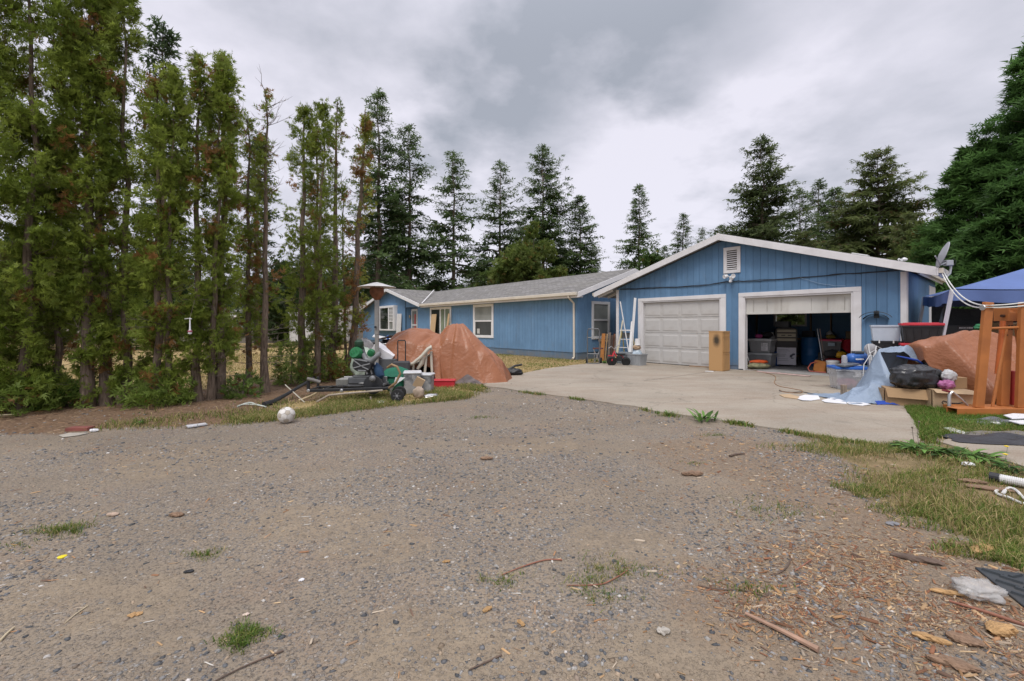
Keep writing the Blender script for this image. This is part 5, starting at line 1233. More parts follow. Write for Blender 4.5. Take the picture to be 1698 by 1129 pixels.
# ------------------------------------------------------------------ the things lying about
def orient(x, y, rz=0): return (x, y, 0), rz
def gth(name, label, cat, px, py, rz=0, group=None, z=0.0):
    g_ = gp(px, py); return thing(name, label, cat, (g_.x, g_.y, z), rz, group)
BLK = mat('black_plastic', (.022, .023, .025), .45, var=.2, bmp=.05); BLKM = mat('black_steel', (.03, .031, .033), .4, .3, var=.2, bmp=.05)
SILV = mat('bare_aluminium', (.5, .5, .5), .35, .8, var=.1, bmp=.03); GREYPL = mat('grey_plastic', (.26, .27, .285), .5, var=.12, bmp=.04, dirt=(.2, .18, .15), dirt_amt=.3)
DGREY = mat('dark_grey_plastic', (.085, .09, .095), .5, var=.2, bmp=.05); WPL = mat('white_plastic', (.66, .66, .65), .4, var=.06, bmp=.03, dirt=(.45, .42, .37), dirt_amt=.3)
GRN = mat('green_plastic', (.015, .14, .05), .4, var=.15, bmp=.03); DGRN = mat('dark_green_plastic', (.012, .045, .022), .45, var=.2, bmp=.04)
CARD = mat('cardboard', (.36, .235, .125), .85, var=.1, scale=3, bmp=.1, dirt=(.25, .16, .09), dirt_amt=.3); CARD2 = mat('pale_cardboard', (.43, .31, .19), .85, var=.08, scale=3, bmp=.1)
RED = mat('red_plastic', (.48, .03, .045), .4, var=.1, bmp=.03); RUBB = mat('tyre_rubber', (.022, .022, .022), .85)
PAPER = mat('white_card', (.66, .66, .67), .7, var=.05, bmp=.05); BLUEPL = mat('blue_plastic', (.03, .12, .42), .4, var=.1, bmp=.03)
def clearplastic(name, tint, alpha):
    m, t, p = newmat(name); v = coords(t)
    p.inputs['Base Color'].default_value = (*tint, 1); p.inputs['Roughness'].default_value = .25
    tr = nd(t, 'ShaderNodeBsdfTransparent'); tr.inputs[0].default_value = (.93, .94, .95, 1)
    mx = nd(t, 'ShaderNodeMixShader'); t.links.new(mth(t, 'ADD', mth(t, 'MULTIPLY', noise(t, v, 6, 4), .3), alpha - .15, True), mx.inputs[0])
    t.links.new(tr.outputs[0], mx.inputs[1]); t.links.new(p.outputs[0], mx.inputs[2]); t.links.new(mx.outputs[0], t.nodes['Material Output'].inputs[0]); return m
CLP = clearplastic('clear_tub_plastic', (.62, .64, .67), .42); FILM = clearplastic('clear_film', (.60, .585, .56), .42)
def tarpmat(name, col, back=None, sheen=.5):
    m, t, p = newmat(name); v = coords(t)
    f = noise(t, v, 2.4, 8, .65, .6); g = noise(t, v, 9, 6, .6, 1.2)
    c = mixc(t, ramp(t, f, [(.34, 0.0), (.68, 1.0)]), tuple(x * .96 for x in col), tuple(min(1, x * 1.04) for x in col))
    def crease(sc_, w_, dist_): return ramp(t, mth(t, 'ABSOLUTE', mth(t, 'SUBTRACT', noise(t, v, sc_, 3, .5, dist_), .5)), [(0, 1.0), (w_, 0.0)])
    c = mixc(t, mth(t, 'MULTIPLY', crease(2.6, .008, .4), .16), c, tuple(min(1, x * 1.5 + .06) for x in col))      # whitened wrinkle lines: fold highlights put into the colour
    c = mixc(t, mth(t, 'MULTIPLY', ramp(t, noise(t, v, 1.1, 8, .7, .8), [(.55, 0.0), (.75, 1.0)]), .14), c, tuple(x * .6 for x in col))
    t.links.new(c, p.inputs['Base Color']); p.inputs['Roughness'].default_value = sheen; p.inputs['Specular IOR Level'].default_value = .4
    hs_ = mth(t, 'ADD', mth(t, 'MULTIPLY', crease(1.9, .07, .3), .9), mth(t, 'ADD', mth(t, 'MULTIPLY', crease(4.5, .09, .5), .55), mth(t, 'MULTIPLY', crease(11, .12, .6), .28)))
    bump(t, p, hs_, .20, .03); return m
TARPO = tarpmat('orange_brown_tarp', (.29, .112, .050), sheen=.36); TARPB = tarpmat('blue_silver_tarp', (.22, .28, .36), sheen=.42)
BAGM = mat('black_bin_liner', (.016, .017, .019), .28, var=.2, bmp=.5, bscale=9, spec=.6, bdist=.02)
def N3(x, y, z=0.0): return mnoise.noise((x, y, z))
def ridged(x, y, z=0.0, o=3):
    s = 0; a = 1
    for k in range(o): s += a * (1 - abs(N3(x, y, z + k * 7)) * 2); x *= 2.1; y *= 2.1; a *= .5
    return s
def crumple(x, y, s, z=0.0):     # straight creases between facets
    d_ = mnoise.voronoi((x * s, y * s, z))[0]; return max(0.0, 1 - (d_[1] - d_[0]) / .35)
def facet(x, y, s, z=0.0):
    d_ = mnoise.voronoi((x * s, y * s, z))[0]; return d_[0]
def interp(x, pts): return float(np.interp(x, [p_[0] for p_ in pts], [p_[1] for p_ in pts]))
def drape(q, x0, x1, y0, y1, nx, ny, hfun, mi=0):
    def fn(u, v):
        x, y = x0 + (x1 - x0) * u, y0 + (y1 - y0) * v; r_ = hfun(x, y, u, v)
        return r_ if isinstance(r_, tuple) else (x, y, max(.004, r_))
    return q.sheet(fn, nx, ny, mi)

# ---- orange-brown tarp over a heap, before the house
t1 = thing('tarp_heap', 'orange-brown tarp draped over a tall heap at the edge of the concrete drive', 'tarp', (-1.75, 10.9, 0))
prof1 = [(-1.62, .62), (-1.52, .78), (-1.15, 1.05), (-.78, 1.27), (-.40, 1.29), (.0, 1.17), (.14, 1.28), (.26, 1.40), (.52, 1.40), (.72, 1.18), (1.02, .98), (1.30, .74), (1.47, .62), (1.55, .34), (1.66, .06), (1.75, .0)]
def tent(pts):                    # cloth pulled taut over supports: the upper hull of the points
    import itertools
    P = np.array(pts, float); pl = []
    for a_, b_, c_ in itertools.combinations(range(len(P)), 3):
        n_ = np.cross(P[b_] - P[a_], P[c_] - P[a_])
        if abs(n_[2]) < 1e-7: continue
        g_ = (-n_[0] / n_[2], -n_[1] / n_[2]); d_ = P[a_][2] - g_[0] * P[a_][0] - g_[1] * P[a_][1]
        if np.all(P[:, 2] <= g_[0] * P[:, 0] + g_[1] * P[:, 1] + d_ + 1e-6): pl.append((g_[0], g_[1], d_))
    pl = np.array(list({(round(p_[0], 5), round(p_[1], 5), round(p_[2], 5)) for p_ in pl}))
    def f_(x, y):
        z_ = np.sort(pl[:, 0] * x + pl[:, 1] * y + pl[:, 2]); k_ = .016      # slightly eased along the ridges
        return float(-k_ * math.log(np.exp(-(z_[:4] - z_[0]) / k_).sum()) + z_[0])
    return f_
def folds(x, y, s, seed, sharp=.6):      # long hanging pleats running down the slope
    w_ = x * s + 1.6 * N3(x * 1.3, y * .7, seed) + .35 * y; a_ = abs(math.sin(w_)); return (1 - a_ ** sharp) * (.4 + .6 * abs(N3(x * 2.1, y * .9, seed + 3)) * 2)
tA = tent([(-1.58, -.1, .72), (-1.45, .1, .88), (-1.12, .0, 1.20), (-.78, -.05, 1.34), (-.40, .05, 1.31), (-.02, .0, 1.22), (-1.30, -.42, .90), (-.8, -.48, 1.04), (-.3, -.48, 1.0), (.05, -.46, .90), (-1.64, -.5, .32), (-1.2, -.70, .40), (-.6, -.72, .34), (.1, -.72, .20), (-1.6, .9, 0), (-.8, 1.15, 0), (.15, 1.1, 0)])
tB = tent([(-.06, -.02, 1.19), (-.06, -.48, .80), (-.06, .3, .9), (.16, -.02, 1.40), (.34, .0, 1.45), (.56, .02, 1.44), (.78, .0, 1.20), (1.08, .0, .98), (1.38, -.02, .74), (1.50, .0, .62), (.18, -.40, 1.08), (.55, -.44, 1.02), (.95, -.44, .78), (1.36, -.38, .52), (.0, -.60, .02), (.5, -.70, 0), (1.2, -.72, 0), (1.66, -.5, 0), (1.76, .4, 0), (1.2, 1.15, 0), (.1, 1.1, 0), (-.02, .3, .7)])
def h1(x, y, u, v):
    yf = -.88 if x > .05 else -.88 + .22 * min(1, (.05 - x) / .12) + .05 * N3(x * 3, 1)
    y = yf + (1.2 - yf) * v
    z = max(tA(x, y), tB(x, y))
    k = min(1, max(0, z) / .25); dn = min(1, max(0, 1.35 - z))
    ang = math.atan2(y - .12, x - .38); rad = math.hypot(x - .38, y - .12)
    for th_, d_ in ((-.32, .05), (-.78, .07), (-1.15, .05), (-1.72, .08), (-2.25, .05), (-2.7, .06), (-2.95, .04)): z -= d_ * math.exp(-abs(ang - th_ - .25 * N3(rad * 1.6, th_ * 5)) / .07) * min(1, rad * 1.6) * k
    z += .045 * min(1, rad) * math.sin(ang * 8 + 2.2 * N3(rad * 1.4, ang * 1.3, 3)) * k * (1 if x > .1 else .5)
    z += (.06 * folds(x - .35 * y, y * .6, 5.0, 3) * dn + .02 * math.sin(x * 16 - y * 7 + 3 * N3(x * 2, y * 2, 8)) * abs(N3(x * 1.5, y * 1.5, 2)) * 2) * k - .02
    z -= .05 * math.sin(PI * min(1, max(0, z) / 1.3)) * k
    return (x + .03 * N3(y * 2, z * 3), y + .03 * N3(x * 4, 3) * (1 - v), max(.006 + .012 * abs(N3(x * 9, y * 9)), z))
q = MB(); drape(q, -1.66, 1.80, -1.02, 1.2, 170, 100, h1); q.build('tarp', TARPO, t1, smooth=True, sharp=70)
q = MB(); q.sheet(lambda u, v: (.62 + 1.15 * u + .05 * N3(u * 7, 1), -.83 - .07 * v + .06 * N3(u * 9, v), .004 + .03 * (1 - v) * abs(N3(u * 12, v * 3)) + .01), 26, 4); q.build('hem', mat('dark_hem', (.07, .05, .045), .7), t1)
q = MB(); q.sheet(lambda u, v: (.42 + .80 * u, -.80 + .12 * v - .05 * math.sin(PI * u) + .02 * N3(u * 9, v * 3), .015 + .22 * v * max(0, 1 - abs(u - .38) / .42) + .02 * N3(u * 8, v * 4)), 26, 7); q.build('tear', mat('grey_torn_lining', (.13, .105, .10), .6, var=.3, bmp=.3, bscale=15), t1)

# patio heater
ph = gth('patio_heater', 'tall patio heater with white umbrella reflector and rusty burner', 'patio heater', 625, 638, .1)
q = MB(); q.b2((-.04, -.04, .0), (.04, .04, 1.92)); q.b2((-.047, -.047, 1.15), (.047, .047, 1.95)); q.build('post', mat('heater_grey', (.30, .295, .28), .45, .3, dirt=(.2, .15, .1)), ph, bevel=.008)
MB().lathe([(.24, 0), (.25, .02), (.22, .16), (.09, .2)], 20).build('base', mat('heater_grey', (.3, .3, .3)), ph, smooth=True)
MB().lathe([(.05, 1.93), (.09, 1.98), (.155, 2.08), (.16, 2.12), (.15, 2.22), (.14, 2.22), (.13, 2.1)], 20).build('burner', mat('rusted_burner', (.20, .085, .045), .7, .3, var=.4, scale=8, dirt=(.06, .04, .03), dirt_amt=.7), ph, smooth=True)
MB().lathe([(.0, 2.345), (.10, 2.325), (.3, 2.265), (.41, 2.235), (.425, 2.226), (.41, 2.228), (.3, 2.255), (.1, 2.31), (.0, 2.33)], 32).build('reflector', mat('pale_reflector', (.58, .57, .56), .4, .2, var=.06, dirt=(.4, .3, .2), dirt_amt=.4), ph, smooth=True)
for a in (0, 2.1, 4.2): MB().tube([(.12 * math.cos(a), .12 * math.sin(a), 2.2), (.16 * math.cos(a), .16 * math.sin(a), 2.31)], .008, 5).build('strut', SILV, ph)
MB().lathe([(.025, 0), (.025, .03)], 10, Matrix.Translation((-.02, -.063, 1.32)) @ Matrix.Rotation(PI / 2, 4, 'X')).build('knob', BLK, ph)

# ---- mitre saw on its folding wheeled stand
st = gth('saw_stand', 'folded black wheeled stand carrying the mitre saw on the verge', 'saw stand', 598, 663, .03)
def lx(px): return (px - 598) * .0111       # metres along the stand from its middle, at its distance
q = MB()
for y in (-.20, .22): q.bar((lx(521), y, .20), (lx(648), y, .24), .05, .05, up=(0, 0, 1))
for px in (524, 545, 570, 600, 640): q.bar((lx(px), -.2, .215), (lx(px), .22, .215), .04, .03)
q.bar((lx(521), -.2, .2), (lx(521), -.2, .42), .045, .045); q.bar((lx(521), .22, .2), (lx(521), .22, .40), .04, .04)
q.build('frame', BLKM, st, bevel=.006)
MB().tube([(lx(521), -.25, .42), (lx(530), -.22, .39), (lx(540), -.2, .35)], .03, 8).build('roller', mat('grey_grip', (.16, .15, .14), .6), st, smooth=True)
q = MB(); q.tube([(lx(640), -.26, .21), (lx(578), -.27, .155), (lx(556), -.27, .13), (lx(538), -.3, .02)], .018, 7); q.build('leg', mat('worn_tube', (.37, .32, .26), .5, .3, var=.15, dirt=(.2, .14, .09)), st, smooth=True)
q = MB(); q.tube([(lx(532), .18, .17), (lx(518), .0, .08), (lx(505), -.18, .02)], .02, 7); q.build('leg', mat('wood_pale', (.42, .33, .2), .7, var=.2), st, smooth=True)
q = MB(); q.tube([(lx(620), -.24, .10), (lx(622), -.24, .0)], .014, 6); q.build('leg', mat('worn_tube', (.37, .32, .26), .5), st)
q = MB(); q.tube([(lx(648), -.2, .24), (lx(660), -.22, .34), (lx(667), -.22, .50), (lx(662), -.22, .62), (lx(653), -.2, .66), (lx(645), -.15, .60)], .022, 8); q.build('handle', mat('brown_tube', (.26, .17, .09), .5, .2, var=.2), st, smooth=True)
for k, (px, y) in enumerate(((663, -.26), (659, .14))):
    M_ = Matrix.Translation((lx(px), y, .115)) @ Matrix.Rotation(PI / 2, 4, 'X')
    w_ = MB().lathe([(.07, -.03), (.105, -.03), (.115, -.018), (.115, .018), (.105, .03), (.07, .03)], 24, M_).build('wheel', RUBB, st, smooth=True)
    q = MB().lathe([(.0, -.034), (.02, -.034), (.022, -.025), (.07, -.022), (.07, .022), (.022, .03), (.0, .034)], 20, M_)
    q.build('rim', mat('wheel_rim', (.33, .33, .34), .4, .4), w_, smooth=True)
    q = MB()
    for j in range(6): a = j * PI / 3; q.bar((lx(px) + .02 * math.cos(a), y - .03, .115 + .02 * math.sin(a)), (lx(px) + .066 * math.cos(a), y - .03, .115 + .066 * math.sin(a)), .014, .012, up=(0, 1, 0))
    q.build('spoke', mat('dark_spoke_grey', (.12, .12, .125), .5), w_)  # spokes in a darker grey than the rim
for px in (522, 574): MB().lathe([(.025, -.01), (.03, 0), (.02, .012)], 12, Matrix.Translation((lx(px), -.23, .205)) @ Matrix.Rotation(PI / 2, 4, 'X')).build('bolt', SILV, st, smooth=True)
ms = gth('mitre_saw', 'green and black mitre saw folded down on the wheeled stand', 'power saw', 600, 661, .0); ms.location.z = .245
def sx(px): return (px - 600) * .0111
def sz(py): return CAMZ - (py - HYP) * .01115 - .245
q = MB(); q.b2((sx(563), -.16, .0), (sx(640), .2, .05)); q.lathe([(.2, .05), (.2, .075), (.17, .085)], 24, Matrix.Translation((sx(606), .0, 0))); q.build('table', mat('cast_grey', (.22, .225, .23), .45, .5, var=.12, dirt=(.12, .1, .08)), ms, bevel=.008, smooth=True)
q = MB()
for k in range(6): q.b2((sx(563) + .0, -.175, .03 + k * .018), (sx(581), -.165, .038 + k * .018))
for k in range(5): q.b2((sx(563) + k * .045, -.175, .03), (sx(563) + .008 + k * .045, -.163, .13))
q.b2((sx(563), -.16, .05), (sx(582), .12, .13)); q.build('side_extension', mat('pale_grid', (.34, .34, .31), .5, .3, var=.1), ms)
q = MB(); q.b2((sx(583), -.19, .05), (sx(622), -.02, .17)); q.b2((sx(590), -.19, .17), (sx(620), .02, .2)); q.build('dust_box', DGREY, ms, bevel=.015)
q = MB(); q.b2((sx(568), .06, .05), (sx(640), .09, .16)); q.build('fence', SILV, ms, bevel=.004)
q = MB(); q.lathe([(.0, -.03), (.16, -.03), (.17, -.02), (.17, .05), (.0, .06)], 26, Matrix.Translation((sx(624), -.16, sz(640) + .05)) @ Matrix.Rotation(PI / 2, 4, 'X')); q.b2((sx(608), -.10, .06), (sx(634), .1, .32)); q.build('turret', BLK, ms, smooth=True, bevel=.01)
q = MB()
for k in range(3): q.tube([(sx(612 + k * 8), -.1, .22), (sx(606 + k * 9), -.1, .44)], .018, 7)
q.build('slide_rail', SILV, ms, smooth=True)
# tilted saw head with its banded blade guard
Mh = Matrix.Translation((sx(606), -.16, sz(604))) @ Matrix.Rotation(R(8), 4, 'Y')
q = MB(); q.prism([(-.17, -.02), (-.15, .09), (-.08, .12), (.1, .10), (.18, .06), (.17, -.05), (.12, -.1), (-.06, -.12), (-.13, -.09)], -.06, .06, Mh @ Matrix.Rotation(PI / 2, 4, 'X')); q.build('blade_guard', BLK, ms, bevel=.012)
q = MB()
for a, b in (((-.15, .07), (-.02, -.0)), ((-.14, -.07), (-.02, -.02)), ((.02, 0), (.15, .05)), ((.02, -.02), (.14, -.06)), ((-.14, .095), (.1, .085)), ((-.05, -.1), (.1, -.085)), ((-.03, -.01), (.03, -.01))):
    q.bar(Mh @ Vector((a[0], -.065, a[1])), Mh @ Vector((b[0], -.065, b[1])), .022, .014, up=(0, 1, 0))
q.build('guard_rib', mat('grey_rib', (.2, .205, .21), .45, var=.1), ms, bevel=.004)
Mm = Matrix.Translation((sx(596), -.12, sz(586))) @ Matrix.Rotation(R(-30), 4, 'Y')
q = MB(); q.lathe([(.05, -.13), (.105, -.12), (.115, -.05), (.115, .06), (.10, .09)], 20, Mm @ Matrix.Rotation(R(62), 4, 'X')); mo = q.build('motor_housing', GRN, ms, smooth=True)
q = MB()
for k in range(4): q.bar(Mm @ Vector((-.08 + .05 * k, -.095 - .0, .0)), Mm @ Vector((-.05 + .05 * k, -.11, .09)), .014, .016, up=(0, 1, 0))
q.build('cooling_fin', mat('light_green', (.04, .26, .10), .4), mo)
MB().lathe([(.0, -.08), (.06, -.07), (.085, -.02), (.08, .05), (.04, .09), (.0, .10)], 18, Matrix.Translation((sx(597), -.05, sz(571)))).build('end_cap', DGRN, ms, smooth=True)
MB().lathe([(.0, -.08), (.08, -.07), (.10, 0), (.08, .07), (.0, .09)], 18, Matrix.Translation((sx(596), .0, sz(581)))).build('motor_body', DGRN, ms, smooth=True)
q = MB(); q.tube([(sx(606), -.12, sz(586)), (sx(612), -.14, sz(596)), (sx(622), -.18, sz(597)), (sx(634), -.2, sz(586)), (sx(635), -.19, sz(583))], [.05, .055, .05, .045, .03], 10); q.build('trigger_handle', mat('mid_grey_plastic', (.17, .175, .18), .45), ms, smooth=True)
q = MB(); q.bar((sx(604), -.10, sz(580)), (sx(613), -.12, sz(600)), .05, .07); q.build('arm', DGREY, ms, bevel=.01)
lm = Matrix.Translation((sx(618), -.06, sz(584))) @ Matrix.Rotation(PI / 2 + .2, 4, 'X')
q = MB().lathe([(.0, .0), (.068, .0), (.07, .02), (.06, .08), (.0, .09)], 20, lm); db = q.build('belt_cover', GRN, ms, smooth=True)
MB().b2((sx(618) - .05, -.085, sz(584) - .018), (sx(618) + .05, -.076, sz(584) + .022)).build('name_plate', mat('pale_plate', (.6, .62, .6), .4), db, bevel=.004)
q = MB(); q.tube([(sx(624), -.05, sz(603)), (sx(630), -.09, sz(612)), (sx(634), -.12, sz(622)), (sx(632), -.12, sz(628))], [.05, .085, .08, .03], 10); q.build('dust_bag', mat('navy_cloth', (.015, .04, .085), .8, var=.3, bmp=.4, bscale=14), ms, smooth=True)
q = MB(); q.lathe([(.0, -.03), (.05, -.03), (.06, .0), (.03, .04), (.0, .045)], 12, Matrix.Translation((sx(626), -.30, sz(625))) @ Matrix.Rotation(PI / 2, 4, 'X')); q.build('clamp_knob', mat('cast_grey', (.22, .225, .23)), ms, smooth=True)

# white foam box tilted on the heap
fo = gth('foam_box', 'white foam box tilted on the heap beside the orange tarp', 'box', 636, 636, 0); 
MB().box((0, 0, 0), (.52, .34, .20), (R(12), R(32), R(8)), 0).build('body', mat('white_foam', (.76, .76, .78), .8, var=.03, bmp=.1, bscale=90), fo, bevel=.008, loc=(-.02, .1, .73))
MB().box((0, 0, -.0), (.50, .32, .008), (R(12), R(32), R(8))).build('lid_seam', mat('foam_seam_grey', (.5, .5, .52), .8), fo, loc=(.02, .1, .80))  # lid seam greyer than the white foam
q = MB(); q.box((.0, .1, .29), (.62, .42, .58)); q.build('support_crate', DGREY, fo, bevel=.01)
# luggage handle
lh = gth('suitcase', 'dark suitcase with its black pull handle raised before the orange tarp', 'suitcase', 666, 640, .1)
q = MB(); q.tube([(-.085, 0, .55), (-.085, 0, 1.0), (-.07, 0, 1.02), (.07, 0, 1.02), (.085, 0, 1.0), (.085, 0, .55)], .013, 8); q.build('pull_handle', BLK, lh, smooth=True)
MB().box((0, 0, .30), (.36, .22, .52)).build('case', mat('suitcase_cloth', (.06, .06, .065), .8, bmp=.3), lh, bevel=.03)
for x_ in (-.14, .14): MB().lathe([(.03, -.015), (.035, 0), (.03, .015)], 10, Matrix.Translation((x_, -.1, .035)) @ Matrix.Rotation(PI / 2, 4, 'Y')).build('wheel', RUBB, lh, smooth=True)
# beige moulded chair, lying
BEI = mat('beige_resin', (.50, .47, .39), .5, var=.08, bmp=.04, dirt=(.3, .27, .2), dirt_amt=.4)
ch = gth('garden_chair', 'beige resin garden chair leaning with one arm raised at the orange tarp', 'chair', 690, 637, .15)
q = MB(); q.sheet(lambda u, v: (-.38 + .75 * u, -.12 + .30 * v, .42 + .22 * u + .1 * u * u - .06 * math.sin(PI * u) + .02 * math.sin(PI * v)), 14, 6); q.sheet(lambda u, v: (-.38 + .75 * u, -.12 + .30 * v, .39 + .22 * u + .1 * u * u - .06 * math.sin(PI * u) + .02 * math.sin(PI * v)), 14, 6); q.build('seat', BEI, ch, smooth=True)
q = MB(); q.tube([(-.30, -.16, .42), (-.05, -.18, .50), (.14, -.18, .66), (.28, -.16, .82), (.33, -.14, .86), (.345, -.12, .80)], [.03, .035, .04, .045, .05, .03], 8); q.build('armrest', BEI, ch, smooth=True)
for (x0_, z0_, x1_) in ((-.05, .47, -.1), (.24, .72, .18), (.34, .76, .38), (-.32, .4, -.34)): MB().bar((x0_, -.08, z0_), (x1_, -.1, .0), .055, .06).build('leg', BEI, ch, bevel=.01)
q = MB(); q.tube([(.16, -.14, .64), (.13, -.12, .50), (.04, -.12, .36)], [.05, .06, .03], 8); q.build('arm_support', BEI, ch, smooth=True)
# grey low table under it
gt = gth('grey_tub', 'grey-beige plastic tub under the garden chair', 'tub', 655, 634, 0)
q = MB(); q.box((0, .05, .19), (.74, .34, .38), top=(1.06, 1.06)); q.box((0, .05, .395), (.82, .40, .035)); q.build('body', mat('taupe_plastic', (.25, .245, .22), .55, var=.1), gt, bevel=.012)
q = MB(); q.box((.02, .02, .44), (.3, .2, .05), (0, 0, .3)); q.build('papers', mat('blue_paper', (.25, .36, .5), .6), gt)
# dark green bag
gb = gth('green_bag', 'crumpled dark green canvas bag behind the saw stand wheel', 'bag', 658, 650, 0)
GCAN = mat('green_canvas', (.012, .13, .075), .75, var=.25, scale=4, bmp=.4, bscale=18, bdist=.01)
def blob(rx, ry, rz_, amp=.12, fr=2.5, seed=0, sq=1.0, nu=36, nv=20, flat=.0):
    q = MB()
    def fn(u, v):
        th_, ph_ = 2 * PI * u, PI * (v - .5); c_ = math.cos(ph_) ** sq; n_ = 1 + amp * N3(math.cos(th_) * fr * c_ + seed, math.sin(th_) * fr * c_, math.sin(ph_) * fr) + amp * .5 * (ridged(math.cos(th_) * fr * 1.5 + seed, math.sin(th_) * fr * 1.5, math.sin(ph_) * fr * 1.6, 2) - .8)
        z = math.copysign(abs(math.sin(ph_)) ** sq, ph_) * rz_ * n_
        return (rx * c_ * math.cos(th_) * n_, ry * c_ * math.sin(th_) * n_, max(z + rz_, flat))
    return q.sheet(fn, nu, nv, wrapu=True)
blob(.32, .2, .25, .16, 2.2, 3).build('body', GCAN, gb, smooth=True, sharp=180)
q = MB(); q.sheet(lambda u, v: (-.36 + .6 * u + .05 * N3(u * 3, v), -.2 - .02 + .1 * v, .34 + .16 * math.sin(PI * u * .8 + .3) - .16 * (1 - v) + .03 * N3(u * 8, v * 4)), 16, 8); q.build('flap', GCAN, gb, smooth=True)
# plastic-wrapped bins
def wrapped(name, label, px, py, w, d, h, rot, seed):
    o = gth(name, label, 'bin', px, py, rot)
    MB().box((0, 0, h / 2), (w, d, h), top=(1.12, 1.12)).build('body', mat('mottled_grey_plastic', (.20, .205, .21), .4, var=.45, scale=9, bmp=.2), o, bevel=.02)
    MB().box((0, 0, h + .02), (w * 1.2, d * 1.2, .05)).build('lid', mat('cloudy_lid', (.52, .53, .54), .4, var=.15), o, bevel=.018)
    def fn(u, v):
        a = 2 * PI * u; r_ = 1 + .10 * N3(math.cos(a) * 2 + seed, math.sin(a) * 2, v * 3); c_, s_ = math.cos(a), math.sin(a); k = 1 / max(abs(c_), abs(s_)) * .9
        return (c_ * k * w * .60 * r_ * (1 + .25 * v * 0), s_ * k * d * .60 * r_, .01 + (h + .02) * (1 - v))
    MB().sheet(fn, 36, 9, wrapu=True).build('film', FILM, o, smooth=True, sharp=180); return o
wrapped('wrapped_bin', 'film-wrapped grey bin with torn plastic hanging off it, beside the green bag', 684, 652, .30, .3, .40, .2, 1)
wrapped('wrapped_bin', 'smaller film-wrapped grey bin with pale lid at the red tray', 706, 650, .26, .26, .34, -.1, 4)
q = MB(); q.sheet(lambda u, v: (-.16 - .1 * v + .2 * u * (1 - v) + .02 * N3(u * 5, v * 5), -.2 - .05 * u, .38 - .36 * v * (1 - .4 * u) + .03 * N3(u * 6, v * 6, 2)), 10, 10)
tag(q.build('plastic_sheet', WPL, loc=tuple(gp(674, 656)), smooth=True), 'crumpled white plastic sheet sagging off the torn film-wrapped bin', 'plastic sheet')
tag(MB().box((0, 0, 0), (.17, .05, .19), (R(14), R(28), .2)).build('cardboard_piece', CARD2, loc=tuple(gp(694, 657) + Vector((.02, -.06, .27)))), 'tan cardboard scrap propped between the two wrapped bins', 'cardboard')
tag(blob(.10, .08, .11, .3, 3, 9, nu=20, nv=12).build('cloth_bundle', mat('beige_cloth', (.38, .30, .23), .9, var=.3, bmp=.4, bscale=20), smooth=True, sharp=180, loc=tuple(gp(694, 661))), 'tattered beige bundle on the verge under the wrapped bins', 'bundle')
rt = gth('red_tray', 'long red plastic tray lying on the verge at the tarp hem', 'tray', 733, 642, .04)
q = MB(); q.box((0, .1, .075), (.54, .26, .15), top=(1.04, 1.08)); q.build('body', RED, rt, bevel=.012); MB().box((0, .1, .148), (.58, .31, .02)).build('rim', RED, rt, bevel=.006)
sc_ = gth('silver_cover', 'small crushed silver and white cover on the grass near the wrapped bins', 'scrap', 715, 659, .5)
blob(.14, .07, .035, .3, 4, 2, nu=20, nv=10).build('body', SILV, sc_, smooth=True); MB().tube([(-.14, -.02, .01), (0, -.07, .03), (.13, -.03, .012)], .012, 5).build('bent_rod', SILV, sc_)
# kettle grill and heaped things behind the trees
gr = thing('barbecue_grill', 'black barbecue grill behind the leaning hedge tree', 'grill', (-3.45, 12.4, 0), .2)
q = MB(); q.lathe([(.0, .98), (.18, .96), (.28, .88), (.33, .76), (.34, .74), (.0, .74)], 20, sy=.75); q.build('lid', BLKM, gr, smooth=True)
MB().box((0, 0, .62), (.66, .48, .22)).build('firebox', BLK, gr, bevel=.02)
for x_ in (-.28, .28):
    for y_2 in (-.18, .18): MB().bar((x_, y_2, .0), (x_, y_2, .52), .04, .04).build('leg', BLKM, gr)
MB().box((-.52, 0, .72), (.36, .4, .03)).build('side_shelf', mat('shelf_grey', (.3, .3, .3), .5), gr); MB().tube([(-.2, -.27, .84), (.0, -.3, .86), (.2, -.27, .84)], .014, 6).build('handle', SILV, gr)
q = MB(); q.sheet(lambda u, v: (-.30 + .75 * u, -.3 + .5 * v, .99 + .13 * math.sin(PI * u) * (1 - .5 * v) + .03 * N3(u * 5, v * 4)), 14, 8)
tag(q.build('grill_cover', mat('pale_grey_cloth', (.45, .44, .43), .8, var=.15, bmp=.3), smooth=True, loc=(-3.35, 12.3, -.03)), 'pale grey cover slung over the barbecue grill lid', 'cover')
tb = thing('folding_table', 'dark folding table with odds and ends, near the house bay window', 'table', (-4.1, 15.2, 0), .1)
MB().box((0, 0, .76), (2.3, .8, .05)).build('table_top', BLK, tb, bevel=.01); MB().box((0, -.38, .60), (2.3, .03, .28)).build('skirt', BLK, tb)
for x_ in (-1, 1): 
    for y_2 in (-.3, .3): MB().bar((x_, y_2, 0), (x_, y_2, .735), .04, .04).build('leg', BLKM, tb)
tag(MB().box((0, 0, 0), (.75, .4, .03), (R(8), R(12), .2)).build('white_board', WPL, loc=(-4.35, 15.0, .93), bevel=.005), 'white board lying tilted on the dark folding table', 'board')
tag(MB().lathe([(.035, 0), (.04, .02), (.04, .2), (.02, .24)], 12).build('blue_bottle', BLUEPL, loc=(-4.2, 14.9, .787), smooth=True), 'bright blue bottle on the dark folding table', 'bottle')
tag(blob(.32, .28, .5, .15, 2, 6).build('clear_sack', FILM, loc=(-4.0, 11.9, 0), smooth=True, sharp=180), 'pale greenish plastic sack slumped behind the saw stand', 'sack')
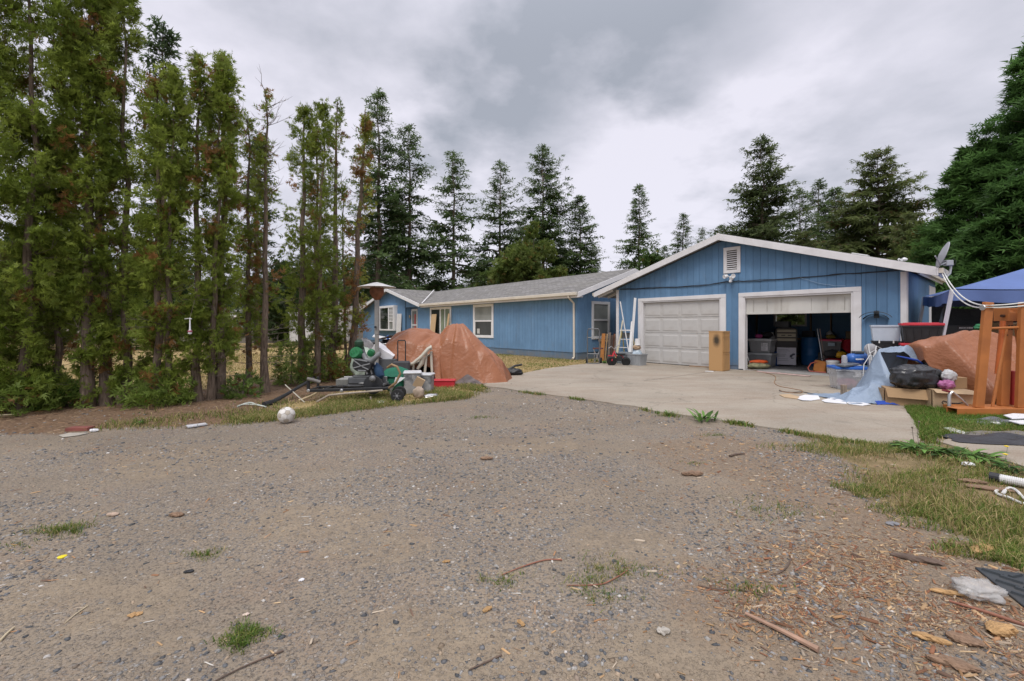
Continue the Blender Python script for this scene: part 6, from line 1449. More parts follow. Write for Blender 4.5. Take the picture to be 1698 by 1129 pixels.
tag(blob(.28, .26, .42, .18, 2.2, 12).build('clear_sack', mat('pale_green_plastic', (.42, .50, .42), .4, var=.12, bmp=.3, bscale=14), loc=(-3.5, 10.4, 0), smooth=True, sharp=180), 'pale green plastic sack standing right behind the green mitre saw', 'sack')
tag(MB().box((0, 0, .45), (.5, .45, .9)).build('grey_cabinet', GREYPL, loc=(-2.85, 12.2, 0), bevel=.02), 'small grey cabinet behind the foam box and grill', 'cabinet')
tag(blob(.2, .18, .16, .2, 2.4, 21).build('pink_bundle', mat('pink_cloth', (.42, .26, .22), .8, var=.3, bmp=.4, bscale=16), loc=(-3.95, 11.9, .0), smooth=True, sharp=180), 'faded pink bundle between the last two hedge trunks', 'bundle')
db_ = thing('dark_scrap_pile', 'black crumpled scrap at the tarp end on the dry lawn', 'scrap', (.02, 11.9, 0), 0)
blob(.26, .12, .10, .35, 3, 5).build('body', BLK, db_, smooth=True, sharp=180); MB().tube([(-.2, 0, .12), (.05, .05, .26), (.25, 0, .3)], .03, 6).build('bent_piece', BLK, db_)

# ball
bl = gth('football', 'worn white panelled football resting on the edge of the gravel', 'ball', 475, 701)
import itertools
phi = (1 + 5 ** .5) / 2; ico = [Vector(v_).normalized() for v_ in [(0, a, b * phi) for a in (1, -1) for b in (1, -1)] + [(a, b * phi, 0) for a in (1, -1) for b in (1, -1)] + [(b * phi, 0, a) for a in (1, -1) for b in (1, -1)]]
el_ = min((a - b).length for a, b in itertools.combinations(ico, 2)) * 1.01; RB = .112
Mr = Euler((.4, .7, .2)).to_matrix()
def panel(ctr, ring, name, m_):
    ring.sort(key=lambda v_: math.atan2((v_ - ctr).dot(ctr.cross(Vector((.31, .52, .77))).normalized()), (v_ - ctr).dot(ctr.cross(ctr.cross(Vector((.31, .52, .77)))).normalized())))
    q = MB(); c_ = ctr.normalized(); n = len(ring); vs = [c_ * RB]; 
    for f_ in (.55, .93, .97):
        for i in range(n):
            for j in (0, .5):
                pnt = ring[i].lerp(ring[(i + 1) % n], j); pnt = ctr.lerp(pnt, f_); vs.append(pnt.normalized() * (RB if f_ < .95 else RB * .965))
    m2 = 2 * n; fs = [(0, 1 + i, 1 + (i + 1) % m2) for i in range(m2)]
    for k in range(2): fs += [(1 + k * m2 + i, 1 + (k + 1) * m2 + i, 1 + (k + 1) * m2 + (i + 1) % m2, 1 + k * m2 + (i + 1) % m2) for i in range(m2)]
    o = q.add([Mr @ Vector(v_) + Vector((0, 0, RB * .97)) for v_ in vs], fs).build(name, m_, bl, smooth=True); return o
BALLW = mat('scuffed_ball_leather', (.62, .60, .56), .55, var=.1, scale=12, bmp=.1, dirt=(.36, .31, .25), dirt_amt=.5); BALLT = mat('scuffed_tan_panel', (.42, .37, .30), .6, var=.15, scale=12, bmp=.1)
for v_ in ico:
    nb = [w_ for w_ in ico if 0 < (w_ - v_).length < el_]; ring = [v_.lerp(w_, 1 / 3) for w_ in nb]; panel(sum(ring, Vector()) / 5, ring, 'ball_panel', BALLT)
for a, b, c_ in itertools.combinations(ico, 3):
    if (a - b).length < el_ and (b - c_).length < el_ and (a - c_).length < el_:
        ring = [p_.lerp(q_, 1 / 3) for p_ in (a, b, c_) for q_ in (a, b, c_) if p_ is not q_]; panel(sum(ring, Vector()) / 6, ring, 'ball_panel', BALLW)
q = MB().lathe([(RB * .955 * math.cos(PI * (k / 14 - .5)), RB * .97 + RB * .955 * math.sin(PI * (k / 14 - .5))) for k in range(1, 14)], 22); q.build('bladder', mat('seam_dirt', (.2, .17, .14), .8), bl, smooth=True)
# ------------------------------------------------------------------ by the closed door
def wtub(name, label, loc, w, d, h, rz=0, body=GREYPL, lid=None, cat='bin', flare=1.14, group=None, ribs=4, lidh=.05, open_=False):
    o = thing(name, label, cat, loc, rz, group)
    if open_:
        q = MB(); t_ = .006
        for (sx_, sy_) in ((1, 0), (-1, 0), (0, 1), (0, -1)):
            pass
        k0, k1 = 1.0, flare
        def ring(s, z, k): return [(-w / 2 * k + s, -d / 2 * k + s, z), (w / 2 * k - s, -d / 2 * k + s, z), (w / 2 * k - s, d / 2 * k - s, z), (-w / 2 * k + s, d / 2 * k - s, z)]
        vs = ring(0, 0, k0) + ring(0, h, k1) + ring(t_, h, k1) + ring(t_, t_ * 2, k0)
        fs = [(3, 2, 1, 0)] + [(i, (i + 1) % 4, 4 + (i + 1) % 4, 4 + i) for i in range(4)] + [(4 + i, 4 + (i + 1) % 4, 8 + (i + 1) % 4, 8 + i) for i in range(4)] + [(8 + i, 8 + (i + 1) % 4, 12 + (i + 1) % 4, 12 + i) for i in range(4)] + [(12, 13, 14, 15)]
        q.add(vs, fs)
    else: q = MB().box((0, 0, h / 2), (w, d, h), top=(flare, flare))
    q.build('body', body, o, bevel=.008)
    q = MB()
    for k in range(ribs):
        x_ = (k / (ribs - 1) - .5) * w * .8 if ribs > 1 else 0
        q.bar((x_, -d / 2 - .004, .03), (x_ * flare, -d / 2 * flare - .006, h * .82), .018, .016, up=(0, 1, 0))
    if ribs: q.build('rib', body, o)
    fw, fd = w * flare, d * flare
    q = MB(); 
    for a, b in (((-fw / 2 - .012, -fd / 2 - .014), (fw / 2 + .012, -fd / 2 + .012)), ((-fw / 2 - .012, fd / 2 - .012), (fw / 2 + .012, fd / 2 + .014)), ((-fw / 2 - .012, -fd / 2 + .012), (-fw / 2 + .012, fd / 2 - .012)), ((fw / 2 - .012, -fd / 2 + .012), (fw / 2 + .012, fd / 2 - .012))):
        q.b2((*a, h - .03), (*b, h + .004))
    q.build('rim', body, o)
    if lid is not None:
        q = MB(); q.box((0, 0, h + .005 + lidh / 2), (fw + .05, fd + .05, lidh), top=(.985, .985)); q.box((0, 0, h + lidh + .010), (fw * .85, fd * .8, .012)); q.build('lid', lid, o, bevel=.01)
    return o
# hand truck
g_ = gp(984, 603); ht = thing('hand_truck', 'grey steel hand truck standing on the grass by the house corner', 'hand truck', (g_.x, g_.y, 0), -.35)
q = MB(); q.tube([(-.21, 0, .03), (-.21, 0, 1.15), (-.17, 0, 1.24), (.17, 0, 1.24), (.21, 0, 1.15), (.21, 0, .03)], .02, 8); q.tube([(-.21, 0, .93), (.21, 0, .93)], .016, 7); q.tube([(-.21, 0, .35), (.21, 0, .35)], .016, 7); q.build('frame', mat('steel_tube', (.15, .155, .16), .4, .5), ht, smooth=True)
MB().b2((-.23, -.25, .01), (.23, .02, .03)).build('toe_plate', mat('steel_tube', (.15, .155, .16)), ht)
for x_ in (-.25, .25): MB().lathe([(.09, -.03), (.11, -.02), (.11, .02), (.09, .03)], 16, Matrix.Translation((x_, .1, .11)) @ Matrix.Rotation(PI / 2, 4, 'Y')).build('wheel', RUBB, ht, smooth=True)
fs_ = gth('folding_stool', 'low folding stool with brown seat behind the hand truck', 'stool', 990, 601, -.4)
MB().b2((-.14, -.1, .50), (.2, .14, .54)).build('seat', mat('brown_vinyl', (.13, .05, .045), .6), fs_)
for a, b in (((-.12, -.06, .5), (.12, -.06, 0)), ((.12, .08, .5), (-.1, .08, 0)), ((-.12, .08, .5), (-.12, .08, 0)), ((.12, -.06, .5), (-.08, -.06, 0))): MB().bar(a, b, .025, .02).build('leg', SILV, fs_)
# boards leaning at the corner of the garage
cols = [('amber', (.36, .15, .04)), ('pale', (.36, .25, .14)), ('grey_brown', (.17, .135, .11)), ('dark', (.085, .06, .05)), ('red_brown', (.20, .085, .05)), ('weathered', (.22, .18, .15)), ('tan', (.30, .21, .13))]
lbls = ['bright orange-brown board, stoutest of those leaning beside the hand truck', 'narrow pale board leaning between the orange-brown board and the grey ones', 'greyish board with split top leaning at the garage corner', 'nearly black board leaning at the garage corner', 'reddish slim board leaning near the yellow ladder', 'wide weathered plank leaning near the yellow ladder', 'tan plank nearest the ladder legs at the garage corner']
px_ = [997.5, 1003, 1008, 1011.5, 1014.5, 1018, 1022]; ww = [.15, .05, .09, .1, .05, .14, .07]; hh2 = [1.06, 1.05, 1.1, 1.0, 1.05, 1.04, .98]
for i in range(7):
    g_ = gp(px_[i], 599.5 - .2 * i)
    o = MB().box((0, .09, hh2[i] / 2 - .003), (ww[i], .035, hh2[i]), (R(-9), R(random.uniform(-2, 2)), 0)).build('leaning_board', mat('board_' + cols[i][0], cols[i][1], .8, var=.25, scale=5, stretch=(6, 6, .7), bmp=.2), loc=(g_.x, g_.y, 0), bevel=.004)
    o.rotation_euler.z = RZ + .1; tag(o, lbls[i], 'board', 'boards leaning at the garage corner')
rk = thing('board_rest', 'low wooden rail that the leaning boards rest against', 'rail', (gp(1010, 598).x + .1, gp(1010, 598).y + .22, 0), RZ + .1)
MB().b2((-.55, 0, .72), (.55, .05, .80)).build('rail', DARKIN, rk)
for x_ in (-.5, .5): MB().b2((x_ - .03, .051, 0), (x_ + .03, .1, .82)).build('post', DARKIN, rk)
# step ladder
FIB = mat('yellow_fibreglass', (.52, .42, .13), .5, var=.1)
g_ = gp(1036, 602.3); ld = thing('step_ladder', 'yellow fibreglass step ladder with white treads by the closed door', 'ladder', (g_.x, g_.y, 0), RZ + .12)
for sg in (-1, 1):
    MB().bar((sg * .26, -.22, 0), (sg * .19, .12, 1.16), .06, .03).build('rail', FIB, ld); MB().bar((sg * .25, .48, 0), (sg * .19, .16, 1.14), .035, .03).build('rear_leg', FIB, ld)
for k in range(3):
    z = .28 + .29 * k; f_ = z / 1.16; MB().box((0, -.22 + .34 * f_, z), (.47 - .12 * f_, .08, .025)).build('tread', WPL, ld)
MB().box((0, .14, 1.18), (.46, .2, .05)).build('ladder_top', WPL, ld, bevel=.01); MB().b2((-.2, .10, .9), (.2, .14, 1.1)).build('tool_tray', DGREY, ld)
def pole(name, label, cat, p, q_, w, d, m_, group=None):
    p, q_ = Vector(p), Vector(q_); c_ = MB().bar(p - p, q_ - p, w, d); return tag(c_.build(name, m_, loc=p, bevel=.002), label, cat, group)
a, b = gp(1046, 604), at(1028.5, 500, 15.9); pole('thin_pole', 'long thin white pole crossing in front of the yellow ladder', 'pole', a, b, .03, .03, WPL)
a, b = gp(1021, 604), at(1032.5, 531, 15.7); pole('thin_pole', 'shorter cream pole leaning across the long thin white one', 'pole', a, b, .035, .03, mat('cream_pole', (.5, .46, .34), .6))
a, b = gp(1045, 603.6), at(1053.3, 494, 15.85); pole('white_board', 'tall white trim board leaning on the wall beside the closed door', 'board', a, b, .085, .03, WPL)
a, b = gp(1042.6, 604), at(1048.6, 533, 15.75); pole('white_board', 'shorter white board against the tall white trim board', 'board', a, b, .09, .03, WPL)
# bins beside the door
a = gp(1036, 603.5); wtub('grey_bin', 'slate grey lidded bin half behind the red minibike', (a.x, a.y, 0), .42, .36, .36, RZ, mat('slate_plastic', (.17, .19, .205), .5), mat('slate_plastic', (.17, .19, .205)))
a = gp(1056.5, 606); gtub = wtub('grey_tub', 'open pale grey tub holding a white bucket and bag', (a.x, a.y, 0), .46, .36, .40, RZ, mat('pale_grey_plastic', (.30, .315, .325), .5), None, 'tub', open_=True)
gl = Vector((a.x, a.y, .02))
tag(blob(.17, .13, .28, .14, 2.4, 17).build('clear_bag', mat('pale_blue_film', (.42, .50, .56), .3, var=.25, scale=8, bmp=.5, bscale=12), loc=gl, smooth=True, sharp=180), 'pale blue plastic bag stuffed in the open grey tub', 'bag')
tag(blob(.13, .1, .10, .25, 2.4, 19).build('tan_rag', mat('tan_rag', (.4, .29, .19), .9, var=.35, scale=7, bmp=.4), loc=gl + Vector((-.02, -.02, .5)), smooth=True, sharp=180), 'tan and white rags between the bag and the white bucket', 'rag')
bk = thing('white_bucket', 'white paper-towel-like bucket topping the heap in the grey tub', 'bucket', gl + Vector((.01, -.02, .67)), 0)
bk['label'] = 'small white bucket upside down on the rags in the grey tub'
MB().lathe([(.10, 0), (.095, .02), (.085, .22), (.0, .225)], 20).build('body', WPL, bk, smooth=True); MB().lathe([(.104, .0), (.106, .012), (.1, .02)], 20).build('rim', WPL, bk, smooth=True)
# red minibike
a = gp(1025, 606.5); tk = thing('mini_bike', 'small red minibike with fat black tyres before the closed door', 'mini bike', (a.x, a.y, 0), -.12)
def fat(x, y, r_): 
    M_ = Matrix.Translation((x, y, r_)) @ Matrix.Rotation(PI / 2, 4, 'X') @ Matrix.Rotation(.3, 4, 'X')
    w_ = MB().lathe([(r_ * .5, -.055), (r_ * .85, -.06), (r_ * .98, -.035), (r_, 0), (r_ * .98, .035), (r_ * .85, .06), (r_ * .5, .055)], 22, M_).build('wheel', RUBB, tk, smooth=True)
    MB().lathe([(.0, -.05), (.03, -.05), (r_ * .3, -.03), (r_ * .5, -.045), (r_ * .5, .045), (.0, .05)], 18, M_).build('rim', mat('wheel_rim', (.33, .33, .34)), w_, smooth=True)
fat(-.22, -.05, .17); fat(.26, .02, .15)
q = MB(); q.tube([(-.22, -.12, .17), (-.17, -.10, .40), (-.12, -.06, .50)], .02, 7); q.tube([(-.22, .02, .17), (-.17, -.0, .40), (-.12, -.04, .50)], .02, 7); q.tube([(-.14, -.05, .46), (.0, -.03, .22), (.26, .02, .15)], .024, 7); q.tube([(-.02, -.04, .26), (.1, -.01, .36), (.26, .02, .17)], .02, 7); q.b2((-.34, -.1, .33), (-.16, .0, .36)); q.build('frame', RED, tk, smooth=True)
q = MB(); q.tube([(-.34, -.22, .60), (-.24, -.14, .66), (-.13, -.05, .56), (-.05, .06, .64), (.08, .16, .72)], .013, 6); q.build('handlebar', SILV, tk, smooth=True)
q = MB(); q.box((.08, -.01, .40), (.30, .16, .07)); q.build('seat', BLK, tk, bevel=.025); q = MB(); q.b2((-.06, -.08, .17), (.13, .08, .34)); q.build('engine', BLKM, tk, bevel=.02)
# tan cabinet
TANP = mat('tan_veneer', (.46, .27, .115), .55, var=.1, scale=2.5, stretch=(5, 5, .6), bmp=.05)
a = gp(1199, 617); cb = thing('tan_cabinet', 'tall tan wooden cabinet with a black smudge, between the garage doors', 'cabinet', (a.x, a.y, .02), RZ)
CH = 1.15
MB().b2((-.42, 0, 0), (-.016, .44, CH)).build('carcass', TANP, cb, bevel=.004)
q = MB(); 
q.b2((-.0155, .0, .0), (-.008, .44, CH)); q.build('face_frame', TANP, cb)
for z0, z1 in ((.02, .53), (.55, .98), (1.0, 1.14)):
    q = MB()
    for (a_, b_) in (((.01, z0), (.43, z0 + .035)), ((.01, z1 - .035), (.43, z1)), ((.01, z0 + .035), (.05, z1 - .035)), ((.39, z0 + .035), (.43, z1 - .035))): q.b2((-.0075, a_[0], a_[1]), (.006, b_[0], b_[1]))
    q.b2((-.0075, .05, z0 + .035), (-.001, .39, z1 - .035)); q.build('door' if z1 < 1 else 'drawer_front', TANP, cb, bevel=.003)
q = MB(); q.b2((-.43, -.012, CH), (.012, .452, CH + .022)); q.build('cabinet_top', TANP, cb, bevel=.004)
m, t, p = newmat('black_smudge_paint'); v = coords(t); 
d_ = nd(t, 'ShaderNodeVectorMath', operation='DISTANCE'); mp = nd(t, 'ShaderNodeMapping'); t.links.new(v, mp.inputs[0]); mp.inputs['Scale'].default_value = (1.5, 1, .85); t.links.new(mp.outputs[0], d_.inputs[0]); d_.inputs[1].default_value = (-.19 * 1.5, -.004, .90 * .85)
fac = ramp(t, mth(t, 'ADD', d_.outputs['Value'], mth(t, 'MULTIPLY', noise(t, v, 12, 5, .7), .09)), [(.11, 1.0), (.25, 0.0)])
t.links.new(mixc(t, mth(t, 'MULTIPLY', fac, .93), (.46, .27, .115), (.02, .02, .015)), p.inputs['Base Color']); p.inputs['Roughness'].default_value = .6
MB().b2((-.415, -.005, .01), (-.02, -.001, CH - .01)).build('sprayed_side', m, cb)
a = gp(1163, 609.5); tag(MB().box((0, 0, .014), (.75, .12, .028), (0, 0, RZ + .12)).build('wood_offcut', mat('offcut_wood', (.26, .17, .10), .8, var=.2), loc=(a.x, a.y, .02)), 'flat wooden offcut on the concrete by the tan cabinet', 'board')
a = gp(1176, 617.5); tag(MB().box((0, 0, .012), (.22, .07, .02), (0, 0, -.2)).build('white_offcut', WPL, loc=(a.x, a.y, .02)), 'small white strip on the concrete before the tan cabinet', 'strip')
a = gp(1152, 607.5); tag(blob(.09, .05, .035, .4, 4, 3, nu=16, nv=8).build('white_rag', PAPER, loc=(a.x, a.y, .02), smooth=True), 'white crumpled scrap at the foot of the closed door', 'scrap')

# ------------------------------------------------------------------ inside the open bay (floor level .012)
def FL(px, py): a = gp(px, py); return Vector((a.x, a.y, .02 if py > 612 else .013))
RZI = RZ + .02
GREYCL = clearplastic('grey_clear_tub', (.42, .43, .43), .72)
o = wtub('storage_tub', 'cloudy lidded tub at the floor behind the orange vest', FL(1264, 608), .62, .46, .39, RZI, GREYCL, mat('pale_lid', (.55, .57, .57), .5), 'tub')
o = wtub('storage_tub', 'cloudy lidded tub with a white sheet taped on it, upper of its pair', FL(1264, 608) + Vector((0, 0, .47)), .58, .44, .38, RZI, GREYCL, mat('pale_lid', (.55, .57, .57)), 'tub')
q = MB().b2((.06, -.252, .06), (.25, -.246, .31)); sh_ = q.build('taped_sheet', PAPER, o)
q = MB()
for k in range(6): q.b2((.08, -.2545, .095 + .033 * k), (.08 + random.uniform(.09, .15), -.2522, .105 + .033 * k))
q.build('print_line', mat('grey_print', (.3, .3, .3), .7), sh_)
tag(blob(.12, .09, .07, .2, 3, 4, nu=20, nv=10).build('pink_pouch', mat('magenta_cloth', (.40, .06, .20), .6), loc=FL(1258, 608) + Vector((0, 0, .925)), smooth=True), 'small magenta pouch on the upper cloudy tub', 'pouch')
tag(blob(.18, .14, .10, .25, 3, 8, nu=22, nv=12).build('dark_jacket', mat('black_cloth', (.03, .03, .032), .9, bmp=.4), loc=FL(1270, 607) + Vector((.06, .05, .925)), smooth=True), 'dark cloth heap on the upper cloudy tub', 'cloth')
tag(MB().lathe([(.09, 0), (.1, .02), (.1, .52), (.05, .6), (.03, .64)], 18).build('white_canister', WPL, loc=FL(1283.5, 606) + Vector((0, .1, .0)), smooth=True), 'tall white canister standing behind the cloudy tubs', 'canister')
bpy.data.objects['white_canister'].scale = (1, 1, 1.75)
tag(MB().box((0, 0, .24), (.16, .4, .48)).build('blue_crate', mat('deep_blue_plastic', (.02, .07, .22), .5), loc=FL(1282.5, 606.5), bevel=.01), 'deep blue crate beside the lower cloudy tub', 'crate')
CAMO = mat('camo_cloth', (.25, .235, .14), .9, var=.55, scale=7, bmp=.4, bscale=15, dirt=(.05, .06, .03), dirt_amt=.8)
tag(blob(.34, .17, .09, .16, 2.6, 3).build('camouflage_bag', CAMO, loc=FL(1258, 612.5), smooth=True, sharp=180), 'flattened camouflage bag lying in the bay doorway under the orange vest', 'bag')
ov = blob(.28, .12, .055, .28, 2.6, 11).build('orange_vest', mat('hi_vis_orange', (.75, .12, .03), .7, var=.2, bmp=.4, bscale=16), loc=FL(1259, 612) + Vector((0, .01, .165)), smooth=True, sharp=180); tag(ov, 'crumpled bright orange vest on the camouflage bag', 'vest')
bs = thing('broom', 'broom with brown handle leaning inside the open doorway jamb', 'broom', FL(1240, 610), 0)
MB().tube([(0, 0, .1), (-.05, .18, .85)], .014, 7).build('handle', mat('offcut_wood', (.26, .17, .10)), bs); MB().box((.02, 0, .08), (.18, .06, .16), top=(.7, .6)).build('head', mat('rust_bristle', (.25, .12, .06), .9), bs)
tag(MB().bar((0, 0, 0), (-.12, .1, .52), .03, .02).build('white_stick', WPL, loc=FL(1246, 611)), 'white stick leaning against the broom inside the doorway', 'stick')
# printed carton and drawer unit
a = FL(1304, 608); wb = thing('white_carton', 'white printed carton on castors under the drawer unit', 'carton', a, RZI + .35)
MB().b2((-.27, 0, .05), (.27, .42, .62)).build('box', mat('white_carton_card', (.62, .60, .64), .7, var=.04), wb, bevel=.004)
q = MB()
for k, (w_, z) in enumerate(((.3, .54), (.34, .50), (.26, .46), (.22, .40), (.24, .37), (.2, .34), (.2, .31), (.28, .24), (.3, .18))): q.b2((-.24, -.003, z), (-.24 + w_, -.0005, z + .013))
q.build('print_line', mat('grey_print', (.3, .3, .3)), wb)
q = MB(); q.prism([(.09, .3), (.15, .3), (.18, .36), (.24, .38), (.24, .44), (.2, .42), (.19, .46), (.17, .42), (.1, .37)], -.0035, -.0008, MXZ); q.prism([(.12, .26), (.2, .26), (.2, .29), (.12, .29)], -.0035, -.0008, MXZ); q.build('printed_picture', mat('dark_print', (.08, .08, .1), .7), wb)
for x_ in (-.24, .24): 
    for y_2 in (.04, .38): MB().b2((x_ - .02, y_2 - .02, 0), (x_ + .02, y_2 + .02, .049)).build('castor', BLK, wb)
du = thing('drawer_unit', 'black rounded-top drawer unit with three cream drawers', 'drawers', a + Vector((0, 0, .622)), RZI + .35)
q = MB(); q.prism([(-.31, 0), (.31, 0), (.31, .56), (.27, .62), (.15, .66), (-.15, .66), (-.27, .62), (-.31, .56)], .02, .44, MXZ); q.build('carcass', mat('black_brown_plastic', (.03, .025, .022), .5), du, bevel=.006)
CRM = mat('cream_drawer', (.42, .37, .26), .5, var=.08)
for z0, z1 in ((.21, .30), (.34, .46), (.50, .59)):
    dw = MB().b2((-.26, .0, z0), (.26, .0195, z1)).build('drawer', CRM, du, bevel=.006)
    if z0 == .34:
        for x_ in (-.09, .09): MB().box((x_, -.006, .40), (.11, .02, .025)).build('handle', BLK, dw, bevel=.004)
tag(MB().box((0, 0, .1), (.4, .3, .2)).build('dark_toolbox', DGREY, loc=a + Vector((.05, .25, 1.285)), bevel=.01), 'dark toolbox on top of the drawer unit in the shade', 'toolbox')
bpy.data.objects['dark_toolbox'].rotation_euler.z = RZI
# shadowed stuff deeper in
br = thing('blue_barrel', 'blue plastic barrel standing in the shadow of the bay', 'barrel', FL(1344, 605.5), 0)
MB().lathe([(.26, 0), (.28, .03), (.285, .30), (.295, .32), (.295, .36), (.285, .38), (.285, .62), (.295, .64), (.295, .68), (.285, .7), (.27, .92), (.24, .95), (.0, .95)], 26).build('body', mat('barrel_blue', (.03, .14, .34), .45, var=.1), br, smooth=True); MB().lathe([(.04, .951), (.045, .97), (.0, .975)], 12, Matrix.Translation((.12, 0, 0))).build('bung', BLK, br, smooth=True)
wbn = thing('workbench', 'cluttered workbench along the back wall of the garage bay', 'workbench', gloc(4.7, 3.95, .012), RZ)
MB().b2((-1.6, -.3, .85), (1.6, .35, .9)).build('bench_top', DARKIN, wbn)
for x_ in (-1.5, 0, 1.5): 
    for y_2 in (-.25, .3): MB().b2((x_ - .04, y_2 - .04, 0), (x_ + .04, y_2 + .04, .849)).build('leg', DARKIN, wbn)
MB().b2((-1.5, -.22, .25), (1.5, .3, .29)).build('shelf', DARKIN, wbn)
rr_ = random.Random(3)
rr_ = random.Random(3)
names = [('paint_can', 'old paint can on the dim workbench', (.3, .3, .3)), ('tool_case', 'dark tool case on the dim workbench', (.05, .05, .06)), ('white_jug', 'white jug on the dim workbench', (.5, .5, .48)), ('tan_box', 'tan box on the dim workbench', (.3, .2, .11)), ('grey_radio', 'grey box-shaped radio on the dim workbench', (.15, .15, .16))]
for k, (nm, lb, cl) in enumerate(names):
    x_ = -1.3 + .62 * k; pos = gloc(4.7 + x_, 3.9, .912)
    mm = mat(nm + '_material', cl, .6)
    if k in (0, 2): q = MB().lathe([(.09, 0), (.1, .01), (.1, .2), (.05 if k == 2 else .1, .24), (.03 if k == 2 else .09, .27)], 16)
    else: q = MB().box((0, 0, .13), (.34, .22, .26), top=(.94, .9))
    o = q.build(nm, mm, loc=pos, smooth=(k in (0, 2)), bevel=.006); o.rotation_euler.z = RZ; tag(o, lb, nm.split('_')[1])
dk = thing('dark_shelf_rack', 'tall dark shelf rack crowded with boxes at the bay side wall', 'shelf rack', gloc(6.7, 2.4, .012), RZ)
for z in (.1, .7, 1.3, 1.9): MB().b2((-.25, -1.2, z), (.25, 1.2, z + .03)).build('shelf', BLKM, dk)
for x_ in (-.24, .24):
    for y_2 in (-1.18, 1.18): MB().b2((x_ - .02, y_2 - .02, 0), (x_ + .02, y_2 + .02, 2.1)).build('post', BLKM, dk)
for k in range(6):
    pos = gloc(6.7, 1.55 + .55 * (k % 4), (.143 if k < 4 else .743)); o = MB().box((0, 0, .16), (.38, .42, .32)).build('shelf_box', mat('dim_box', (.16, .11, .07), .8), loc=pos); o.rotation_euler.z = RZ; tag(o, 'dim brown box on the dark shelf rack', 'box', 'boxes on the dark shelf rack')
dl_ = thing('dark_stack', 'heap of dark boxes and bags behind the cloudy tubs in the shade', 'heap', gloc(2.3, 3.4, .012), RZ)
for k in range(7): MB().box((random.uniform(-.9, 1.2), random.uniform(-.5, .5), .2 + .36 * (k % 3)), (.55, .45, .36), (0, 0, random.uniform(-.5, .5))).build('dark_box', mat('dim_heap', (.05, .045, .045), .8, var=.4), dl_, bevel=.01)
# right half of the bay
cr = FL(1380, 610); o = MB().box((0, 0, .24), (.66, .46, .48)).build('dark_crate', BLK, loc=cr, bevel=.01); o.rotation_euler.z = RZI; tag(o, 'black crate carrying the smoky tub with the red lid', 'crate')
wtub('storage_tub', 'smoky tub with bright red lid inside the open bay', cr + Vector((0, 0, .482)), .50, .40, .36, RZI, clearplastic('smoky_tub', (.16, .165, .175), .8), mat('pink_red_lid', (.62, .03, .10), .4), 'tub')
tag(MB().b2((-.10, 0, 0), (.08, .004, .1)).build('tub_sticker', mat('pale_blue_sticker', (.45, .55, .62), .6), loc=cr + Vector((-.22, -.28, .70))), 'pale blue sticker sheet hanging on the smoky tub front', 'sticker')
bpy.data.objects['tub_sticker'].rotation_euler.z = RZI
REDC = mat('red_cloth', (.42, .015, .03), .8, var=.25, bmp=.4, bscale=12)
q = MB(); q.sheet(lambda u, v: (-.05 + .40 * u, -.04 - .25 * math.sin(PI * u) * .3, 0 - .62 * v * (0.4 + .6 * u) + .04 * N3(u * 6, v * 5)), 12, 14); q.sheet(lambda u, v: (-.3 + .62 * u, .02 + .12 * v, .02 + .015 * N3(u * 5, v * 4)), 10, 5)
o = q.build('red_coat', REDC, loc=cr + Vector((.18, -.22, .91)), smooth=True, sharp=180); o.rotation_euler.z = RZI + .2; tag(o, 'pinkish red coat hanging over the side of the smoky tub', 'coat')
tag(blob(.24, .2, .22, .2, 2.2, 14).build('red_bag', REDC, loc=FL(1401, 612.5) + Vector((.05, .1, 0)), smooth=True, sharp=180), 'dark red bag slumped against the inner jamb', 'bag')
tag(blob(.24, .15, .12, .22, 2.6, 15).build('black_tool_bag', mat('black_cloth', (.03, .03, .032)), loc=FL(1380, 617) + Vector((0, 0, .39)), smooth=True, sharp=180), 'black tool bag with yellow gear resting on it, in the bay', 'bag')
tag(blob(.17, .10, .09, .3, 3, 16).build('yellow_tool', mat('yellow_plastic', (.65, .36, .02), .45, var=.15), loc=FL(1391, 617.5) + Vector((.03, -.05, .40)), smooth=True, sharp=180), 'yellow power tool lying on the black tool bag', 'tool')
tag(blob(.34, .24, .20, .16, 2.2, 17).build('red_blanket', REDC, loc=FL(1385, 616.5), smooth=True, sharp=180), 'red blanket heap under the black tool bag', 'blanket')
tag(blob(.15, .07, .07, .3, 3, 18).build('yellow_gear', mat('dim_yellow', (.3, .24, .05), .6, var=.4), loc=cr + Vector((.0, .06, .915)), smooth=True, sharp=180), 'yellowish gear and red handle on the smoky tub lid', 'gear')
for k, (p0, p1, m_, lb) in enumerate((((1366, 614), (1355, 545), SILV, 'silver pole leaning among the gear in the open bay, nearer the barrel'), ((1369, 613.5), (1359.5, 545), mat('reddish_pole', (.42, .3, .26), .5), 'pale reddish pole leaning just beside the silver pole'))):
    a_, b_ = FL(*p0), at(*p1, FL(*p0).y + .25); tag(MB().tube([Vector((0, 0, 0)), b_ - a_], .014, 7).build('leaning_pole', m_, loc=a_, smooth=True), lb, 'pole')
a = FL(1361, 617.5); ob = thing('orange_toolbox', 'orange boxy tool case with red air hose beside the white bucket', 'tool case', a, RZI)
MB().box((0, 0, .16), (.30, .22, .32), (0, R(8), 0)).build('body', mat('orange_case', (.52, .20, .045), .5, var=.15, dirt=(.2, .1, .05)), ob, bevel=.02); MB().tube([(-.1, -.02, .33), (-.05, -.02, .39), (.08, -.02, .38), (.13, -.02, .30)], .012, 6).build('handle', BLK, ob, smooth=True)
q = MB(); q.tube([(-.05, -.12, .30), (-.2, -.16, .24), (-.27, -.18, .1), (-.22, -.22, .02), (-.0, -.26, .012), (.18, -.22, .012)], .016, 7); q.build('hose', mat('red_hose', (.5, .12, .08), .5), ob, smooth=True)
a = FL(1381, 620); wbk = thing('bucket', 'white plastic bucket at the threshold of the open bay', 'bucket', a, 0)
